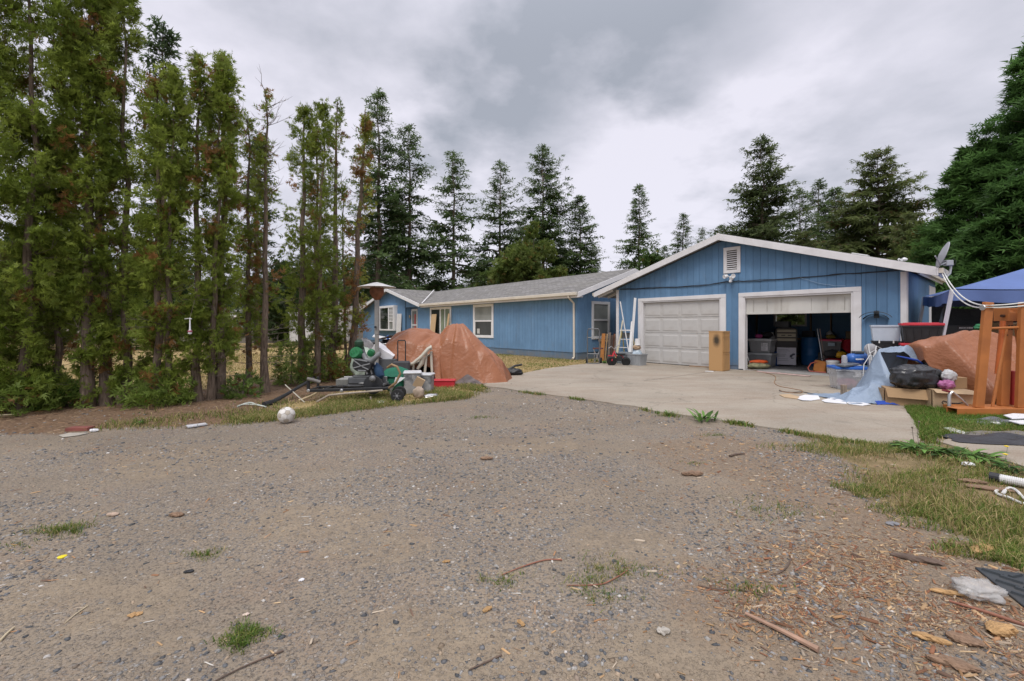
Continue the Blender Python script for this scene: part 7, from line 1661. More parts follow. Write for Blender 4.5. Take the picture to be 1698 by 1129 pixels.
MB().lathe([(.13, 0), (.135, .01), (.15, .30), (.158, .305), (.158, .34), (.15, .36), (.14, .36), (.135, .33)], 24).build('body', WPL, wbk, smooth=True); MB().tube([(-.155, 0, .32), (-.13, -.13, .22), (0, -.175, .17), (.13, -.13, .22), (.155, 0, .32)], .005, 5).build('handle', SILV, wbk)
MB().b2((.02, -.156, .10), (.07, -.149, .14)).build('label', mat('grey_print', (.3, .3, .3)), wbk)
tag(blob(.16, .12, .13, .2, 2.5, 22).build('white_sack', mat('white_cloth', (.5, .5, .5), .8, var=.2, bmp=.4), loc=FL(1411, 621), smooth=True, sharp=180), 'white and black cloth sack at the foot of the door jamb', 'sack')
tag(MB().box((0, 0, .1), (.16, .12, .2)).build('blue_box', mat('deep_blue_plastic', (.02, .07, .22)), loc=FL(1352, 609)), 'small blue box behind the orange tool case', 'box')
# pink cloth and cord on the apron
p0, p1 = gp(1257, 617.5), gp(1344, 625.5); dv = (p1 - p0); nv_ = Vector((-dv.y, dv.x, 0)).normalized()
q = MB(); q.sheet(lambda u, v: tuple(dv * u + nv_ * ((v - .5) * (.20 + .08 * N3(u * 6, 2)) + .05 * N3(u * 5, 9)) + Vector((0, 0, .03 + .035 * abs(N3(u * 14, v * 3, 4)) * math.sin(PI * v)))), 40, 7)
tag(q.build('pink_cloth', mat('dusty_pink_cloth', (.52, .36, .33), .9, var=.18, scale=8, bmp=.4, bscale=25), loc=p0, smooth=True, sharp=180), 'long dusty pink cloth lying along the open bay threshold', 'cloth')
def ground_line(pts, z, r_, n=6):
    ps = [gp(*p_) for p_ in pts]; o = []
    for i in range(len(ps) - 1):
        p0_, p1_, p2_, p3_ = ps[max(0, i - 1)], ps[i], ps[i + 1], ps[min(len(ps) - 1, i + 2)]
        for j in range(n):
            s_ = j / n; o.append(.5 * ((2 * p1_) + (p2_ - p0_) * s_ + (2 * p0_ - 5 * p1_ + 4 * p2_ - p3_) * s_ * s_ + (3 * p1_ - p0_ - 3 * p2_ + p3_) * s_ ** 3))
    o.append(ps[-1]); return [Vector((q_.x, q_.y, z + r_)) for q_ in o]
tag(MB().tube(ground_line([(1241, 612.5), (1262, 618), (1283, 624), (1286, 630), (1284, 636), (1292, 642), (1312, 646), (1330, 650), (1326, 654), (1300, 652), (1293, 648)], .02, .007), .007, 6).build('extension_cord', mat('orange_brown_cord', (.28, .15, .07), .6), smooth=True), 'brownish orange extension cord snaking from the open bay over the concrete', 'cord')
tag(MB().tube(ground_line([(1292, 650), (1310, 653), (1330, 652), (1345, 655), (1358, 657)], .02, .008), .008, 6).build('plug_lead', CABLE, smooth=True), 'short black cord ending in a plug near the white cards', 'cord')

# ------------------------------------------------------------------ heap on the right of the drive
a = gp(1412, 647); TL = Vector((a.x, a.y + .1, .02))
o = wtub('clear_tub', 'clear tub with blue lid and pink contents, before the garage jamb', TL, .50, .40, .42, -.30, CLP, BLUEPL, 'tub', ribs=0)
ct = blob(.20, .15, .12, .2, 2.4, 31).build('pink_contents', mat('mixed_pink_contents', (.36, .10, .14), .8, var=.6, scale=9), loc=TL + Vector((0, 0, .012)), smooth=True, sharp=180); tag(ct, 'pink and dark contents inside the clear blue-lidded tub', 'contents')
ct2 = MB(); 
for k in range(6): ct2.box((random.uniform(-.12, .12), random.uniform(-.09, .09), .29 + random.uniform(0, .04)), (.16, .12, .07), (0, 0, random.uniform(-1, 1)))
tag(ct2.build('dark_contents', mat('mixed_dark_contents', (.09, .075, .08), .8, var=.5, scale=6), loc=TL), 'dark odds and ends in the upper half of the clear tub', 'contents')
tag(MB().box((0, 0, .02), (.42, .2, .03), (R(3), R(-5), .3)).build('grey_tray', mat('grey_tray_metal', (.16, .17, .18), .4, .3), loc=TL + Vector((-.10, -.12, .50))), 'flat grey tray lying on the blue lid of the clear tub', 'tray')
ac = thing('air_compressor', 'air compressor with a blue horizontal tank, on the clear tub', 'air compressor', TL + Vector((.20, .05, .492)), .05)
M_ = Matrix.Translation((0.04, 0, .13)) @ Matrix.Rotation(PI / 2, 4, 'Y')
MB().lathe([(.0, -.23), (.06, -.22), (.11, -.18), (.12, -.14), (.12, .16), (.11, .2), (.06, .24), (.0, .25)], 24, M_).build('tank', mat('compressor_blue', (.03, .11, .35), .35, .1), ac, smooth=True)
MB().b2((-.10, -.124, .12), (.08, -.118, .15)).build('label', PAPER, ac)
for x_ in (-.12, .2): MB().b2((x_ - .03, -.09, 0), (x_ + .03, .09, .03)).build('foot', BLK, ac)
MB().lathe([(.0, .02), (.05, .02), (.055, .08), (.05, .2), (.0, .22)], 14, Matrix.Translation((-.27, -.03, 0))).build('filter_cup', clearplastic('clear_cup', (.6, .6, .62), .5), ac, smooth=True)
MB().b2((-.05, -.06, .245), (.15, .06, .30)).build('pump_head', DGREY, ac, bevel=.01)
# white tubing tangle with a hub
HX = gp(1452, 650); HX.y += .15
tn = thing('tube_tangle', 'tangle of white tubes looping up over a grey hub beside the compressor', 'tubing', (HX.x, HX.y, .02), 0)
WT = mat('white_tube', (.58, .58, .57), .4, var=.06)
MB().tube([(0, .05, 0), (.02, .05, .5), (.02, .05, .8)], .02, 7).build('stand', GREYPL, tn)
MB().lathe([(.0, -.06), (.08, -.06), (.12, -.02), (.12, .03), (.07, .06), (.0, .06)], 18, Matrix.Translation((.03, .02, .84)) @ Matrix.Rotation(PI / 2, 4, 'X')).build('hub', mat('grey_hub', (.34, .34, .35), .45), tn, smooth=True)
random.seed(12)
for k in range(9):
    x0_, x1_ = random.uniform(-.25, .12), random.uniform(-.1, .22); hz_ = random.uniform(.55, .96); yb = -.18 + random.uniform(-.05, .1)
    MB().tube([(x0_ - random.uniform(0, .12), yb, random.uniform(.05, .35)), (x0_, yb, hz_ * .75), ((x0_ * .6 + x1_ * .4), yb + .05, hz_), (x1_, yb + .08, hz_ * .93), (x1_ + .06, yb + .05, hz_ * .55), (x1_ + random.uniform(-.1, .1), yb, random.uniform(.05, .3))], random.choice((.008, .011, .014)), 6).build('tube', WT, tn, smooth=True)
for k in range(5): MB().tube([(random.uniform(-.1, .25), -.1, .05), (random.uniform(-.05, .2), -.05, .3), (random.uniform(-.1, .25), -.05, .55)], .02, 6).build('dark_strut', BLK, tn, smooth=True)
# bins by the wall
CLB = clearplastic('milky_bin', (.56, .62, .70), .88)
ax, ay = (1468 - CXP) * 9.85 / FPX, 9.85
for k, (b_, l_, z, h_, lb) in enumerate(((BLK, BLK, .02, .47, 'black lidded bin at the ground, bottom of the stack by the blue wall'), (BLK, None, .545, .46, 'black open-topped bin directly under the milky bin'),)):
    wtub('stacked_bin', lb, (ax + .02, ay, z), .44, .34, h_, -.62, b_, l_, 'bin', 1.12, 'stacked storage bins by the garage wall')
mb_ = wtub('stacked_bin', 'milky white open bin on top of the black open-topped bin', (ax + .0, ay, 1.015), .44, .34, .345, -.62, CLB, None, 'bin', 1.14, 'stacked storage bins by the garage wall', ribs=0, open_=True)
for x_ in (-.12, .12): MB().b2((x_ - .012, -.222, -.05), (x_ + .012, -.205, .02)).build('clip', WPL, mb_)
bx, by = (1525 - CXP) * 9.3 / FPX, 9.3
for k, (z, h_, lb) in enumerate(((.02, .43, 'black bin with red lid at the ground behind the blue tarp'), (.505, .42, 'black bin with red lid in the middle of its stack'), (.99, .36, 'black bin with broad red lid, top of its stack, under the canopy corner'))):
    wtub('stacked_bin', lb, (bx + .01 * k, by, z), .56, .40, h_, -.62, BLK, RED, 'bin', 1.12, 'stacked storage bins by the garage wall', ribs=5)
# blue tarp, bin liner, cartons
tb0 = Vector(((1495 - CXP) * 8.0 / FPX, 8.0, 0)); t2 = thing('blue_tarp', 'silvery blue tarp slumped over a heap onto the concrete', 'tarp', tb0, 0)
uA = tent([(-.36, 0, .80), (-.30, .1, .92), (-.05, .15, .98), (.3, .2, .97), (.42, .25, .86), (-.48, -.3, .35), (-.50, -.52, .08), (-.55, .1, .3), (-.5, .5, 0), (.5, .6, .2), (.62, .35, .3), (-.3, -.2, .62), (.5, .05, .5)])
uB = tent([(-.42, -.15, .42), (-.58, -.25, .28), (-.75, -.3, .17), (-1.2, -.34, .0), (-1.1, .15, .0), (-.45, -.52, .06), (-.9, -.54, .0), (-.5, .3, .1)])
def h2(x, y, u, v):
    yf = -.56 + .62 * max(0, min(1, (x + .44 + .05 * N3(y * 3, 2)) / .14)); y = yf + (.6 - yf) * v
    z = max(uA(x, y), uB(x, y)); k = min(1, max(0, z) / .15)
    z += (.060 * folds(y * .8 - x, x + y, 7.5, 4) + .025 * folds(x + .6 * y, y, 17, 2) + .02 * crumple(x, y, 4, 1) - .03 * facet(x, y, 5.5, 4)) * k - .015
    return (1.1 * x + .03 * N3(y * 3, x * 3), y, max(.006 + .03 * abs(N3(x * 7, y * 7)), z) + .02)
q = MB(); drape(q, -1.20, .78, -.6, .6, 120, 76, h2); q.build('tarp', TARPB, t2, smooth=True, sharp=75)
q = MB(); q.sheet(lambda u, v: (-.95 + .46 * u, -.56 - .06 * v + .03 * math.sin(u * 6) + .03 * N3(u * 9, 3), .024 + .02 * abs(N3(u * 10, v * 4)) + .05 * (1 - v)), 20, 4); q.build('hem', mat('royal_blue_hem', (.025, .07, .36), .55, var=.15), t2, smooth=True)
q = MB(); q.tube([(-.10, -.02, .80), (.1, .0, .76), (.3, .02, .72), (.46, .03, .62)], [.012, .02, .02, .012], 6); q.build('blue_edge', mat('royal_blue_hem', (.025, .07, .36)), t2, smooth=True)
c1 = gp(1527, 677); b1 = thing('carton', 'open brown carton under the black bin liner on the grass', 'carton', (c1.x + .02, c1.y + .26, 0), -.52)
def carton(par, w, d, h, m_, flap=.16):
    MB().b2((-w / 2, -d / 2, 0), (w / 2, d / 2, h)).build('body', m_, par, bevel=.004)
    MB().add([(-w / 2, -d / 2 - .004, h), (w / 2, -d / 2 - .004, h), (w / 2 - .03, -d / 2 - .07, h - flap), (-w / 2 + .02, -d / 2 - .06, h - flap * .9), (-w / 2, -d / 2 - .001, h + .004), (w / 2, -d / 2 - .001, h + .004), (w / 2 - .03, -d / 2 - .066, h - flap), (-w / 2 + .02, -d / 2 - .056, h - flap * .9)], [(0, 1, 2, 3), (7, 6, 5, 4), (0, 3, 7, 4), (1, 0, 4, 5), (2, 1, 5, 6), (3, 2, 6, 7)]).build('flap', m_, par)
    MB().bar((-w / 2 - .02, -d / 2 + .02, h * .55), (-w / 2 - .05, d / 2 - .05, h * .5), .004, h * .8).build('flap', m_, par)
carton(b1, .66, .40, .30, CARD)
lb_ = blob(.37, .27, .20, .13, 2.2, 5, .72, 60, 36).build('bin_liner', BAGM, loc=(c1.x + .09, c1.y + .20, .285), smooth=True, sharp=180); tag(lb_, 'full shiny black bin liner resting on the open brown carton', 'bin bag')
c2_ = gp(1590, 682); b2c = thing('carton', 'brown carton with a black curved arrow print, before the orange frame', 'carton', (c2_.x, c2_.y + .18, 0), -.35)
carton(b2c, .52, .34, .33, CARD2, .05)
q = MB(); q.tube([(-.13, -.173, .155), (-.05, -.173, .125), (.05, -.173, .125), (.13, -.173, .15)], [.007, .009, .009, .006], 5); q.tube([(.10, -.173, .178), (.135, -.173, .172), (.128, -.173, .14)], .006, 5); q.tube([(-.13, -.173, .155), (-.15, -.173, .13), (-.13, -.173, .11)], .006, 5); q.build('arrow_print', mat('black_print', (.02, .025, .035), .7), b2c)
cc_ = Vector((c2_.x, c2_.y + .18, .332))
tag(blob(.12, .08, .07, .3, 2.6, 8).build('pink_pack', mat('hot_pink_film', (.38, .12, .27), .35, var=.3, bmp=.3), loc=cc_ + Vector((-.06, -.04, 0)), smooth=True, sharp=180), 'hot pink wrapped pack on the arrow-printed carton', 'pack')
tag(blob(.10, .08, .10, .25, 2.8, 9).build('white_bundle', mat('white_cloth', (.5, .5, .5)), loc=cc_ + Vector((.04, .02, .1)), smooth=True, sharp=180), 'white bundle behind the hot pink pack on the carton', 'bundle')
tag(MB().box((0, 0, .09), (.2, .2, .18)).build('small_carton', CARD, loc=cc_ + Vector((.22, .1, 0)), bevel=.003), 'small plain brown box on the arrow-printed carton end', 'box')
mt = thing('metal_leg_stand', 'bent silver tube stand leaning before the arrow-printed carton', 'stand', (gp(1571, 684).x, gp(1571, 684).y - .03, 0), 0)
MB().tube([(0, 0, 0), (.0, 0, .27), (.02, .0, .31), (.05, .0, .325)], .024, 9).build('leg', SILV, mt, smooth=True); MB().tube([(.05, 0, .325), (.16, -.02, .22), (.34, -.03, .03)], .016, 8).build('strut', SILV, mt, smooth=True)
MB().box((-.03, .02, .34), (.08, .06, .03), (0, .3, 0)).build('cap', mat('dark_red_cap', (.2, .03, .04), .5), mt)
# big orange tarp under the canopy
t3 = thing('tarp_heap', 'long orange tarp over stacked goods behind the orange steel frame', 'tarp', (9.1, 8.10, 0), 0)
uC = tent([(-1.70, -.15, .98), (-1.62, .25, 1.05), (-1.45, -.35, 1.12), (-1.05, -.2, 1.30), (-.3, -.15, 1.29), (.3, -.05, 1.20), (.9, .0, 1.14), (1.8, .0, 1.12), (2.7, 0, 1.0), (-1.3, -.95, .30), (-.5, -1.02, .08), (.6, -1.02, .0), (1.8, -1.0, .0), (2.95, -.6, 0), (-1.6, .9, .4), (0, .95, .5), (2.9, .9, .3), (-1.78, .1, .6)])
def h3(x, y, u, v):
    ang = math.atan2(y - .3, x + 1.3); rad = math.hypot(x + 1.3, y - .3); z = uC(x, y); k = min(1, max(0, z) / .25); dn = min(1, max(.15, 1.3 - z)); lf = max(0, -1.1 - x)
    z += (.075 * folds(x - .5 * y, y, 3.6, 5) * dn + .05 * math.sin(ang * 7 + 2.0 * N3(rad, ang, 3)) * min(1, rad * .7) + .02 * math.sin(x * 12 - y * 8 + 3 * N3(x * 1.5, y * 1.5, 8)) * abs(N3(x * 1.5, y * 1.5, 2)) * 2) * k - .02
    for th_, d_ in ((-.12, .06), (-.30, .08), (-.52, .06), (-.85, .09), (-1.2, .06), (-1.55, .07)): z -= d_ * math.exp(-abs(ang - th_ - .2 * N3(rad * 1.1, th_ * 5)) / .06) * min(1, rad) * k
    return (x + .30 * max(0, 1 - z / 1.05) * lf / .6 + .04 * N3(y * 2, z * 2), y * (1 - .2 * lf), max(.01 + .02 * abs(N3(x * 6, y * 6)), z))
q = MB(); drape(q, -1.78, 3.0, -.98, .72, 170, 80, h3); q.build('tarp', TARPO, t3, smooth=True, sharp=75)
# orange steel frame
ORG = mat('orange_paint', (.40, .14, .036), .5, var=.14, scale=3, bmp=.08, dirt=(.22, .07, .025), dirt_amt=.45)
o0 = gp(1590, 692); of = thing('orange_steel_frame', 'orange painted steel press frame with leaning posts on the grass', 'steel frame', (o0.x, o0.y, 0), -.02)
def orx(px, Y): return (px - CXP) * Y / FPX - o0.x
q = MB(); q.b2((-.02, .0, .03), (2.2, .012, .13)); q.b2((-.02, .012, .118), (2.2, .16, .13)); q.b2((-.02, .16, .03), (2.2, .172, .13)); q.build('base_channel', ORG, of, bevel=.004)
q = MB(); q.b2((.18, .172, .03), (2.0, .44, .12)); q.build('rear_channel', ORG, of, bevel=.004)
for px0, px1, y0, zt_, nm in ((1624, 1640, .09, 1.70, 'post'), (1692, 1698, .09, 1.70, 'post')):
    a_, b_ = Vector((orx(px0, 6.55), y0, .13)), Vector((orx(px1, 6.55), y0, zt_)); MB().bar(a_, b_, .125, .06, up=(0, 1, 0)).build(nm, ORG, of, bevel=.006)
a_, b_ = Vector((orx(1659, 6.8), .31, .12)), Vector((orx(1666, 6.8), .31, 1.58)); MB().bar(a_, b_, .125, .08, up=(0, 1, 0)).build('centre_post', ORG, of, bevel=.006)
q = MB(); xb = orx(1666, 6.8)
for sg in (-1, 1): q.b2((xb + sg * .085 - .008, .2, 1.42), (xb + sg * .085 + .008, .42, 1.62))
q.b2((xb - .077, .23, 1.42), (xb + .077, .245, 1.56)); q.build('head_bracket', ORG, of, bevel=.004)
q = MB()
for k in range(2):
    for j in range(3): q.lathe([(.012, 0), (.014, .01), (.0, .012)], 8, Matrix.Translation((xb - .045 + .045 * j, .246, 1.3 + .05 * k)) @ Matrix.Rotation(PI / 2, 4, 'X'))
for sg in (-1, 1): q.lathe([(.022, -.02), (.022, .02)], 10, Matrix.Translation((xb + sg * .12, .26, 1.50)) @ Matrix.Rotation(PI / 2, 4, 'Y')); q.lathe([(.02, -.02), (.02, .02)], 10, Matrix.Translation((xb + sg * .12, .22, 1.21)) @ Matrix.Rotation(PI / 2, 4, 'Y'))
q.build('bolt', mat('dark_bolt', (.06, .03, .02), .5, .5), of)
MB().tube([(orx(1636, 6.6), .10, 1.31), (orx(1697, 6.6), .10, 1.33)], .018, 8).build('cross_rod', ORG, of, smooth=True)
MB().tube([(orx(1655, 6.75), .22, 1.42), (orx(1644, 6.75), .20, .62)], .034, 10).build('ram', mat('ram_orange', (.42, .10, .02), .4), of, smooth=True)
MB().tube([(orx(1657, 6.75), .19, 1.30), (orx(1637, 6.7), .16, .13)], .02, 7).build('brace', ORG, of, smooth=True); MB().tube([(orx(1671, 6.75), .19, 1.35), (orx(1676, 6.75), .19, .95), (orx(1702, 6.7), .15, .20)], .014, 7).build('brace', ORG, of, smooth=True)
MB().b2((orx(1672, 6.8), .28, .13), (orx(1677, 6.8), .40, .66)).build('red_jack', mat('jack_red', (.36, .03, .025), .4), of, bevel=.01)
MB().lathe([(.04, -.01), (.045, 0), (.03, .02)], 12, Matrix.Translation((orx(1638, 6.55) - .095, .06, 1.62)) @ Matrix.Rotation(PI / 2, 4, 'Y')).build('eye_nut', SILV, of, smooth=True)
# white coax from the dish to the frame
e1, e2 = Vector((o0.x + orx(1640, 6.55) - .1, o0.y + .03, 1.62)), Vector((o0.x + orx(1705, 6.55), o0.y + .03, 1.66))
s0 = sd0 + Vector((.06, -.02, -.04))
for k in range(2):
    pts = sag(s0 + Vector((.05 * k, 0, 0)), e1 + Vector((0, 0, .03 * k)), .22 - .05 * k, 16)[:-1] + sag(e1 + Vector((0, 0, .03 * k)), e2 + Vector((0, 0, .05 * k)), .015, 6)
    tag(MB().tube(pts, .011, 6).build('coax_cable', mat('white_coax', (.62, .62, .58), .5), smooth=True), ('lower' if k == 0 else 'upper') + ' of two white cables sagging from the dish to the orange frame', 'cable')
# canopy
CAN = mat('canopy_blue', (.095, .15, .34), .7, var=.10, scale=2, bmp=.12, bscale=7, bdist=.03)
k1, k2 = Vector((9.0, 9.0, 0)), Vector((10.55, 11.27, 0)); e_ = Vector((.832, -.555, 0)) * 2.9; k3, k4 = k1 + e_, k2 + e_
cn = thing('canopy', 'blue pop-up canopy with pale poles beside the garage', 'canopy', k1, 0)
cor = [k1, k3, k4, k2]; cen_ = (k1 + k4) / 2; ZV = 2.11
for i in range(4):
    a_, b_ = cor[i] - k1, cor[(i + 1) % 4] - k1; c_ = cen_ - k1
    def fn(u, v, a_=a_, b_=b_, c_=c_):
        e__ = a_.lerp(b_, u); p_ = e__.lerp(c_, v); z = ZV + (2.60 - ZV) * (v ** 1.12) - .07 * math.sin(PI * u) * (1 - v) ** 2
        return (p_.x, p_.y, z)
    MB().sheet(fn, 14, 10).build('roof_panel', CAN, cn, smooth=True)
    def fv(u, v, a_=a_, b_=b_):
        e__ = a_.lerp(b_, u); n_ = (b_ - a_).normalized().cross(Vector((0, 0, 1))); p_ = e__ + n_ * (.02 + .02 * math.sin(u * 26) * v)
        return (p_.x, p_.y, ZV - .02 - .07 * math.sin(PI * u) - .23 * v + .015 * math.sin(u * 19) * v)
    MB().sheet(fv, 40, 5).build('valance', CAN, cn, smooth=True)
PW = mat('pale_pole', (.55, .55, .60), .4, .2, var=.06)
ft = at(1545, 649.5, 9.0); ft.z = 0
for a_, b_ in (((0, 0, 2.09), ft - k1), (k2 - k1 + Vector((0, 0, 2.09)), k2 - k1 + Vector((-.25, .1, 0))), (k3 - k1 + Vector((0, 0, 2.09)), k3 - k1), (k4 - k1 + Vector((0, 0, 2.09)), k4 - k1)): MB().bar(a_, b_, .05, .05).build('pole', PW, cn)
for i in range(4): MB().bar(cor[i] - k1 + Vector((0, 0, 2.02)), cor[(i + 1) % 4] - k1 + Vector((0, 0, 2.02)), .03, .03).build('truss_bar', mat('dark_truss', (.12, .12, .13), .5), cn)
# tarps and boxes under it
DKT = tarpmat('charcoal_tarp', (.055, .062, .07), sheen=.6)
q = MB(); q.sheet(lambda u, v: (2.8 * u, .10 * math.sin(u * 13) * (1 - v) + .08 * N3(u * 6, v * 3), 1.88 * v - .12 * math.sin(PI * u * 2) * v), 50, 14)
tag(q.build('tarp_wall', DKT, loc=(10.72, 11.25, 0), smooth=True), 'charcoal tarp hung as a back wall under the blue canopy', 'tarp'); bpy.data.objects['tarp_wall'].rotation_euler.z = -.59
q = MB(); q.sheet(lambda u, v: (-.30 + .30 * u + .22 * v, .05 * math.sin(u * 9) + .04 * N3(u * 4, v * 4), 1.0 + 1.0 * v * (.25 + .75 * u) - .2 * (1 - u) + .05 * math.sin(PI * u)), 14, 14)
tag(q.build('hanging_cloth', tarpmat('ash_cloth', (.20, .21, .225), sheen=.8), loc=(10.0, 10.35, -.12), smooth=True), 'ash grey cloth hanging in a swag beside the leaning canopy pole', 'cloth')
q = MB(); q.box((0, 0, .68), (.36, .36, 1.36)); ap = thing('black_appliance', 'black boxy appliance with a pale lettered strip behind the orange tarp', 'appliance', at(1588, 540, 9.75) * 1, 0); ap.location.z = 0
q.build('body', BLK, ap, bevel=.01); q = MB()
for k in range(9): q.b2((-.15 + k * .034, -.186, 1.29), (-.15 + k * .034 + random.uniform(.014, .028), -.1815, 1.315))
q.build('lettered_strip', PAPER, ap)
for k, (w_, h_, z, dx, lb, m_) in enumerate(((.8, .62, 0, 0, 'large brown carton at the bottom of the stack behind the steel frame', CARD), (.74, .46, .622, .05, 'brown carton with a black arrow print, second of the stack behind the steel frame', CARD2), (.62, .34, 1.084, -.02, 'flat brown carton topping the stack behind the steel frame', CARD))):
    bp = at(1672, 540, 9.9); o = thing('stacked_carton', lb, 'carton', (bp.x + dx, bp.y, z), .1 + .06 * k, 'cartons stacked behind the steel frame')
    MB().b2((-w_ / 2, -.25, 0), (w_ / 2, .25, h_)).build('body', m_, o, bevel=.004); MB().b2((-w_ / 2 - .001, -.2535, h_ * .9), (w_ / 2 + .001, -.2505, h_ * .9 + .03)).build('tape', mat('brown_tape', (.42, .32, .2), .4), o)
    if k == 1:
        q = MB(); q.tube([(-.02, -.256, .20), (.06, -.256, .17), (.14, -.256, .20), (.19, -.256, .25)], [.01, .014, .014, .01], 5); q.tube([(.13, -.256, .27), (.20, -.256, .265), (.195, -.256, .20)], .01, 5); q.build('arrow_print', mat('black_print', (.02, .025, .035)), o)
tag(MB().box((0, 0, .12), (.4, .34, .24), (0, R(10), .3)).build('navy_case', mat('navy_case_plastic', (.02, .03, .09), .5), loc=at(1693, 527, 9.8) + Vector((.05, 0, -.12)), bevel=.02), 'navy case perched at the top of the carton stack', 'case')
tag(blob(.12, .1, .07, .3, 3, 4, nu=18, nv=10).build('green_pot_plant', LEAF if False else GRN, loc=at(1628, 549, 8.5) + Vector((0, 0, .0)), smooth=True), 'small green plastic lump on the orange tarp top by the post', 'ornament')

# ------------------------------------------------------------------ cards, block and litter on the ground
def flatpoly(name, label, cat, pts, z, th, m_, group=None, curl=.0):
    ps = [gp(*p_) for p_ in pts]; c_ = sum(ps, Vector()) / len(ps)
    n = len(ps); vs = [(p_.x - c_.x, p_.y - c_.y, z + curl * ((i * 7) % 3) / 2) for i, p_ in enumerate(ps)] + [(p_.x - c_.x, p_.y - c_.y, z + th + curl * ((i * 7) % 3) / 2) for i, p_ in enumerate(ps)]
    o = MB().add(vs, [tuple(range(n)), tuple(range(2 * n - 1, n - 1, -1))] + [(i, n + i, n + (i + 1) % n, (i + 1) % n) for i in range(n)]).build(name, m_, loc=(c_.x, c_.y, 0)); return tag(o, label, cat, group)
g_ = 'white cards scattered on the concrete'
flatpoly('white_card', 'white card nearest the cord plug on the concrete', 'card', [(1318, 662), (1335, 657), (1357, 659), (1360, 664), (1345, 667), (1330, 667)], .022, .006, PAPER, g_, .012)
flatpoly('white_card', 'long white card in the middle of the scattered three', 'card', [(1362, 666), (1378, 662), (1400, 664), (1404, 672), (1385, 671), (1368, 670)], .022, .006, PAPER, g_, .01)
flatpoly('white_card', 'thin white card sticking out from under the blue tarp', 'card', [(1402, 669), (1425, 669), (1444, 674), (1430, 675), (1408, 673)], .022, .006, PAPER, g_, .012)
flatpoly('wood_strip', 'pale wooden strip lying beside the white cards', 'strip', [(1292, 657), (1310, 656), (1326, 661), (1322, 664), (1300, 661)], .022, .012, CARD2)
a = gp(1399, 657); tag(MB().box((0, 0, .10), (.075, .075, .20)).build('wood_block', mat('grey_block_wood', (.26, .20, .145), .85, var=.25, stretch=(5, 5, .8)), loc=(a.x, a.y, .02), bevel=.004), 'short wooden block standing upright on the concrete near the clear tub', 'block')
tag(blob(.16, .06, .035, .4, 4, 7, nu=20, nv=8).build('dark_rag', mat('black_cloth', (.03, .03, .032)), loc=gp(1420, 656) + Vector((0, 0, .02)), smooth=True), 'dark rag lying between the wooden block and the blue tarp', 'rag')
CLOTHB = tarpmat('black_liner', (.028, .028, .032), sheen=.5)
def clothsheet(name, label, cat, c_, w, d, h, m_, seed, rz=0):
    q = MB(); q.sheet(lambda u, v: ((u - .5) * w * (1 + .15 * N3(v * 3, seed)), (v - .5) * d * (1 + .25 * N3(u * 3, seed + 2)), .012 + h * max(0, math.sin(PI * u) * math.sin(PI * v)) ** .5 * abs(N3(u * 4 + seed, v * 3) + .55)), 40, 18)
    o = q.build(name, m_, loc=c_, smooth=True, sharp=180); o.rotation_euler.z = rz; return tag(o, label, cat)
clothsheet('black_cloth', 'black weed cloth crumpled over the concrete path', 'cloth', gp(1672, 736) + Vector((.2, 0, .012)), 1.5, .36, .09, CLOTHB, 3, -.22)
clothsheet('grey_felt', 'grey felt strip lying behind the black weed cloth', 'cloth', gp(1650, 724) + Vector((.1, .02, .012)), .9, .22, .05, mat('grey_felt', (.16, .145, .13), .95, bmp=.4), 8, -.15)
clothsheet('grey_film', 'dull grey plastic film spread before the orange steel frame', 'film', gp(1672, 702), 1.2, .34, .07, mat('dull_film', (.13, .14, .155), .35, var=.3, bmp=.4, bscale=12), 11, -.05)
flatpoly('plastic_plate', 'white rounded panel on the grey film before the steel frame', 'panel', [(1664, 700), (1680, 697), (1720, 699), (1720, 704), (1678, 706)], .09, .012, PAPER)
flatpoly('plastic_plate', 'lower white panel slipping off the grey film', 'panel', [(1672, 706), (1684, 703), (1720, 707), (1720, 713), (1690, 711)], .06, .012, PAPER)
flatpoly('white_strip', 'white plastic strip lying in the bright grass', 'strip', [(1565, 714), (1575, 713), (1603, 722), (1598, 724), (1575, 719)], .02, .02, WPL)
flatpoly('white_strip', 'short white strip in the grass beside the grey film', 'strip', [(1638, 700), (1650, 701), (1660, 707), (1652, 708), (1640, 704)], .02, .02, WPL)
tag(blob(.055, .04, .02, .4, 4, 3, nu=14, nv=8).build('paper_scrap', PAPER, loc=gp(1605, 773), smooth=True), 'bright white paper scrap under the long-leaved weeds', 'scrap')
# white ribbed hose with black cap
a = gp(1655, 801); rh = thing('ribbed_hose', 'white ribbed drain hose with black end cap lying on the grass', 'hose', (a.x, a.y, .045), 0)
b_ = gp(1760, 822); dv = Vector((b_.x - a.x, b_.y - a.y, 0)); n_ = 60
MB().tube([dv * (k / n_) for k in range(n_ + 1)], [.038 if k % 2 else .032 for k in range(n_ + 1)], 12).build('hose_body', WPL, rh, smooth=False)
MB().tube([-dv.normalized() * .05, dv.normalized() * .01], .039, 14).build('end_cap', BLK, rh)
q = MB(); ps = ground_line([(1720, 836), (1697, 838), (1675, 829), (1651, 820), (1660, 813), (1668, 817), (1662, 822), (1672, 812), (1685, 816), (1700, 831), (1720, 842)], .005, .009, 8)
q.tube([p_ + Vector((0, 0, .01 * abs(N3(i * .4, 1)))) for i, p_ in enumerate(ps)], .010, 6); tag(q.build('rope', mat('white_rope', (.6, .59, .56), .8, var=.25, scale=40), smooth=True), 'white twisted rope looped on the grass by the ribbed hose', 'rope')
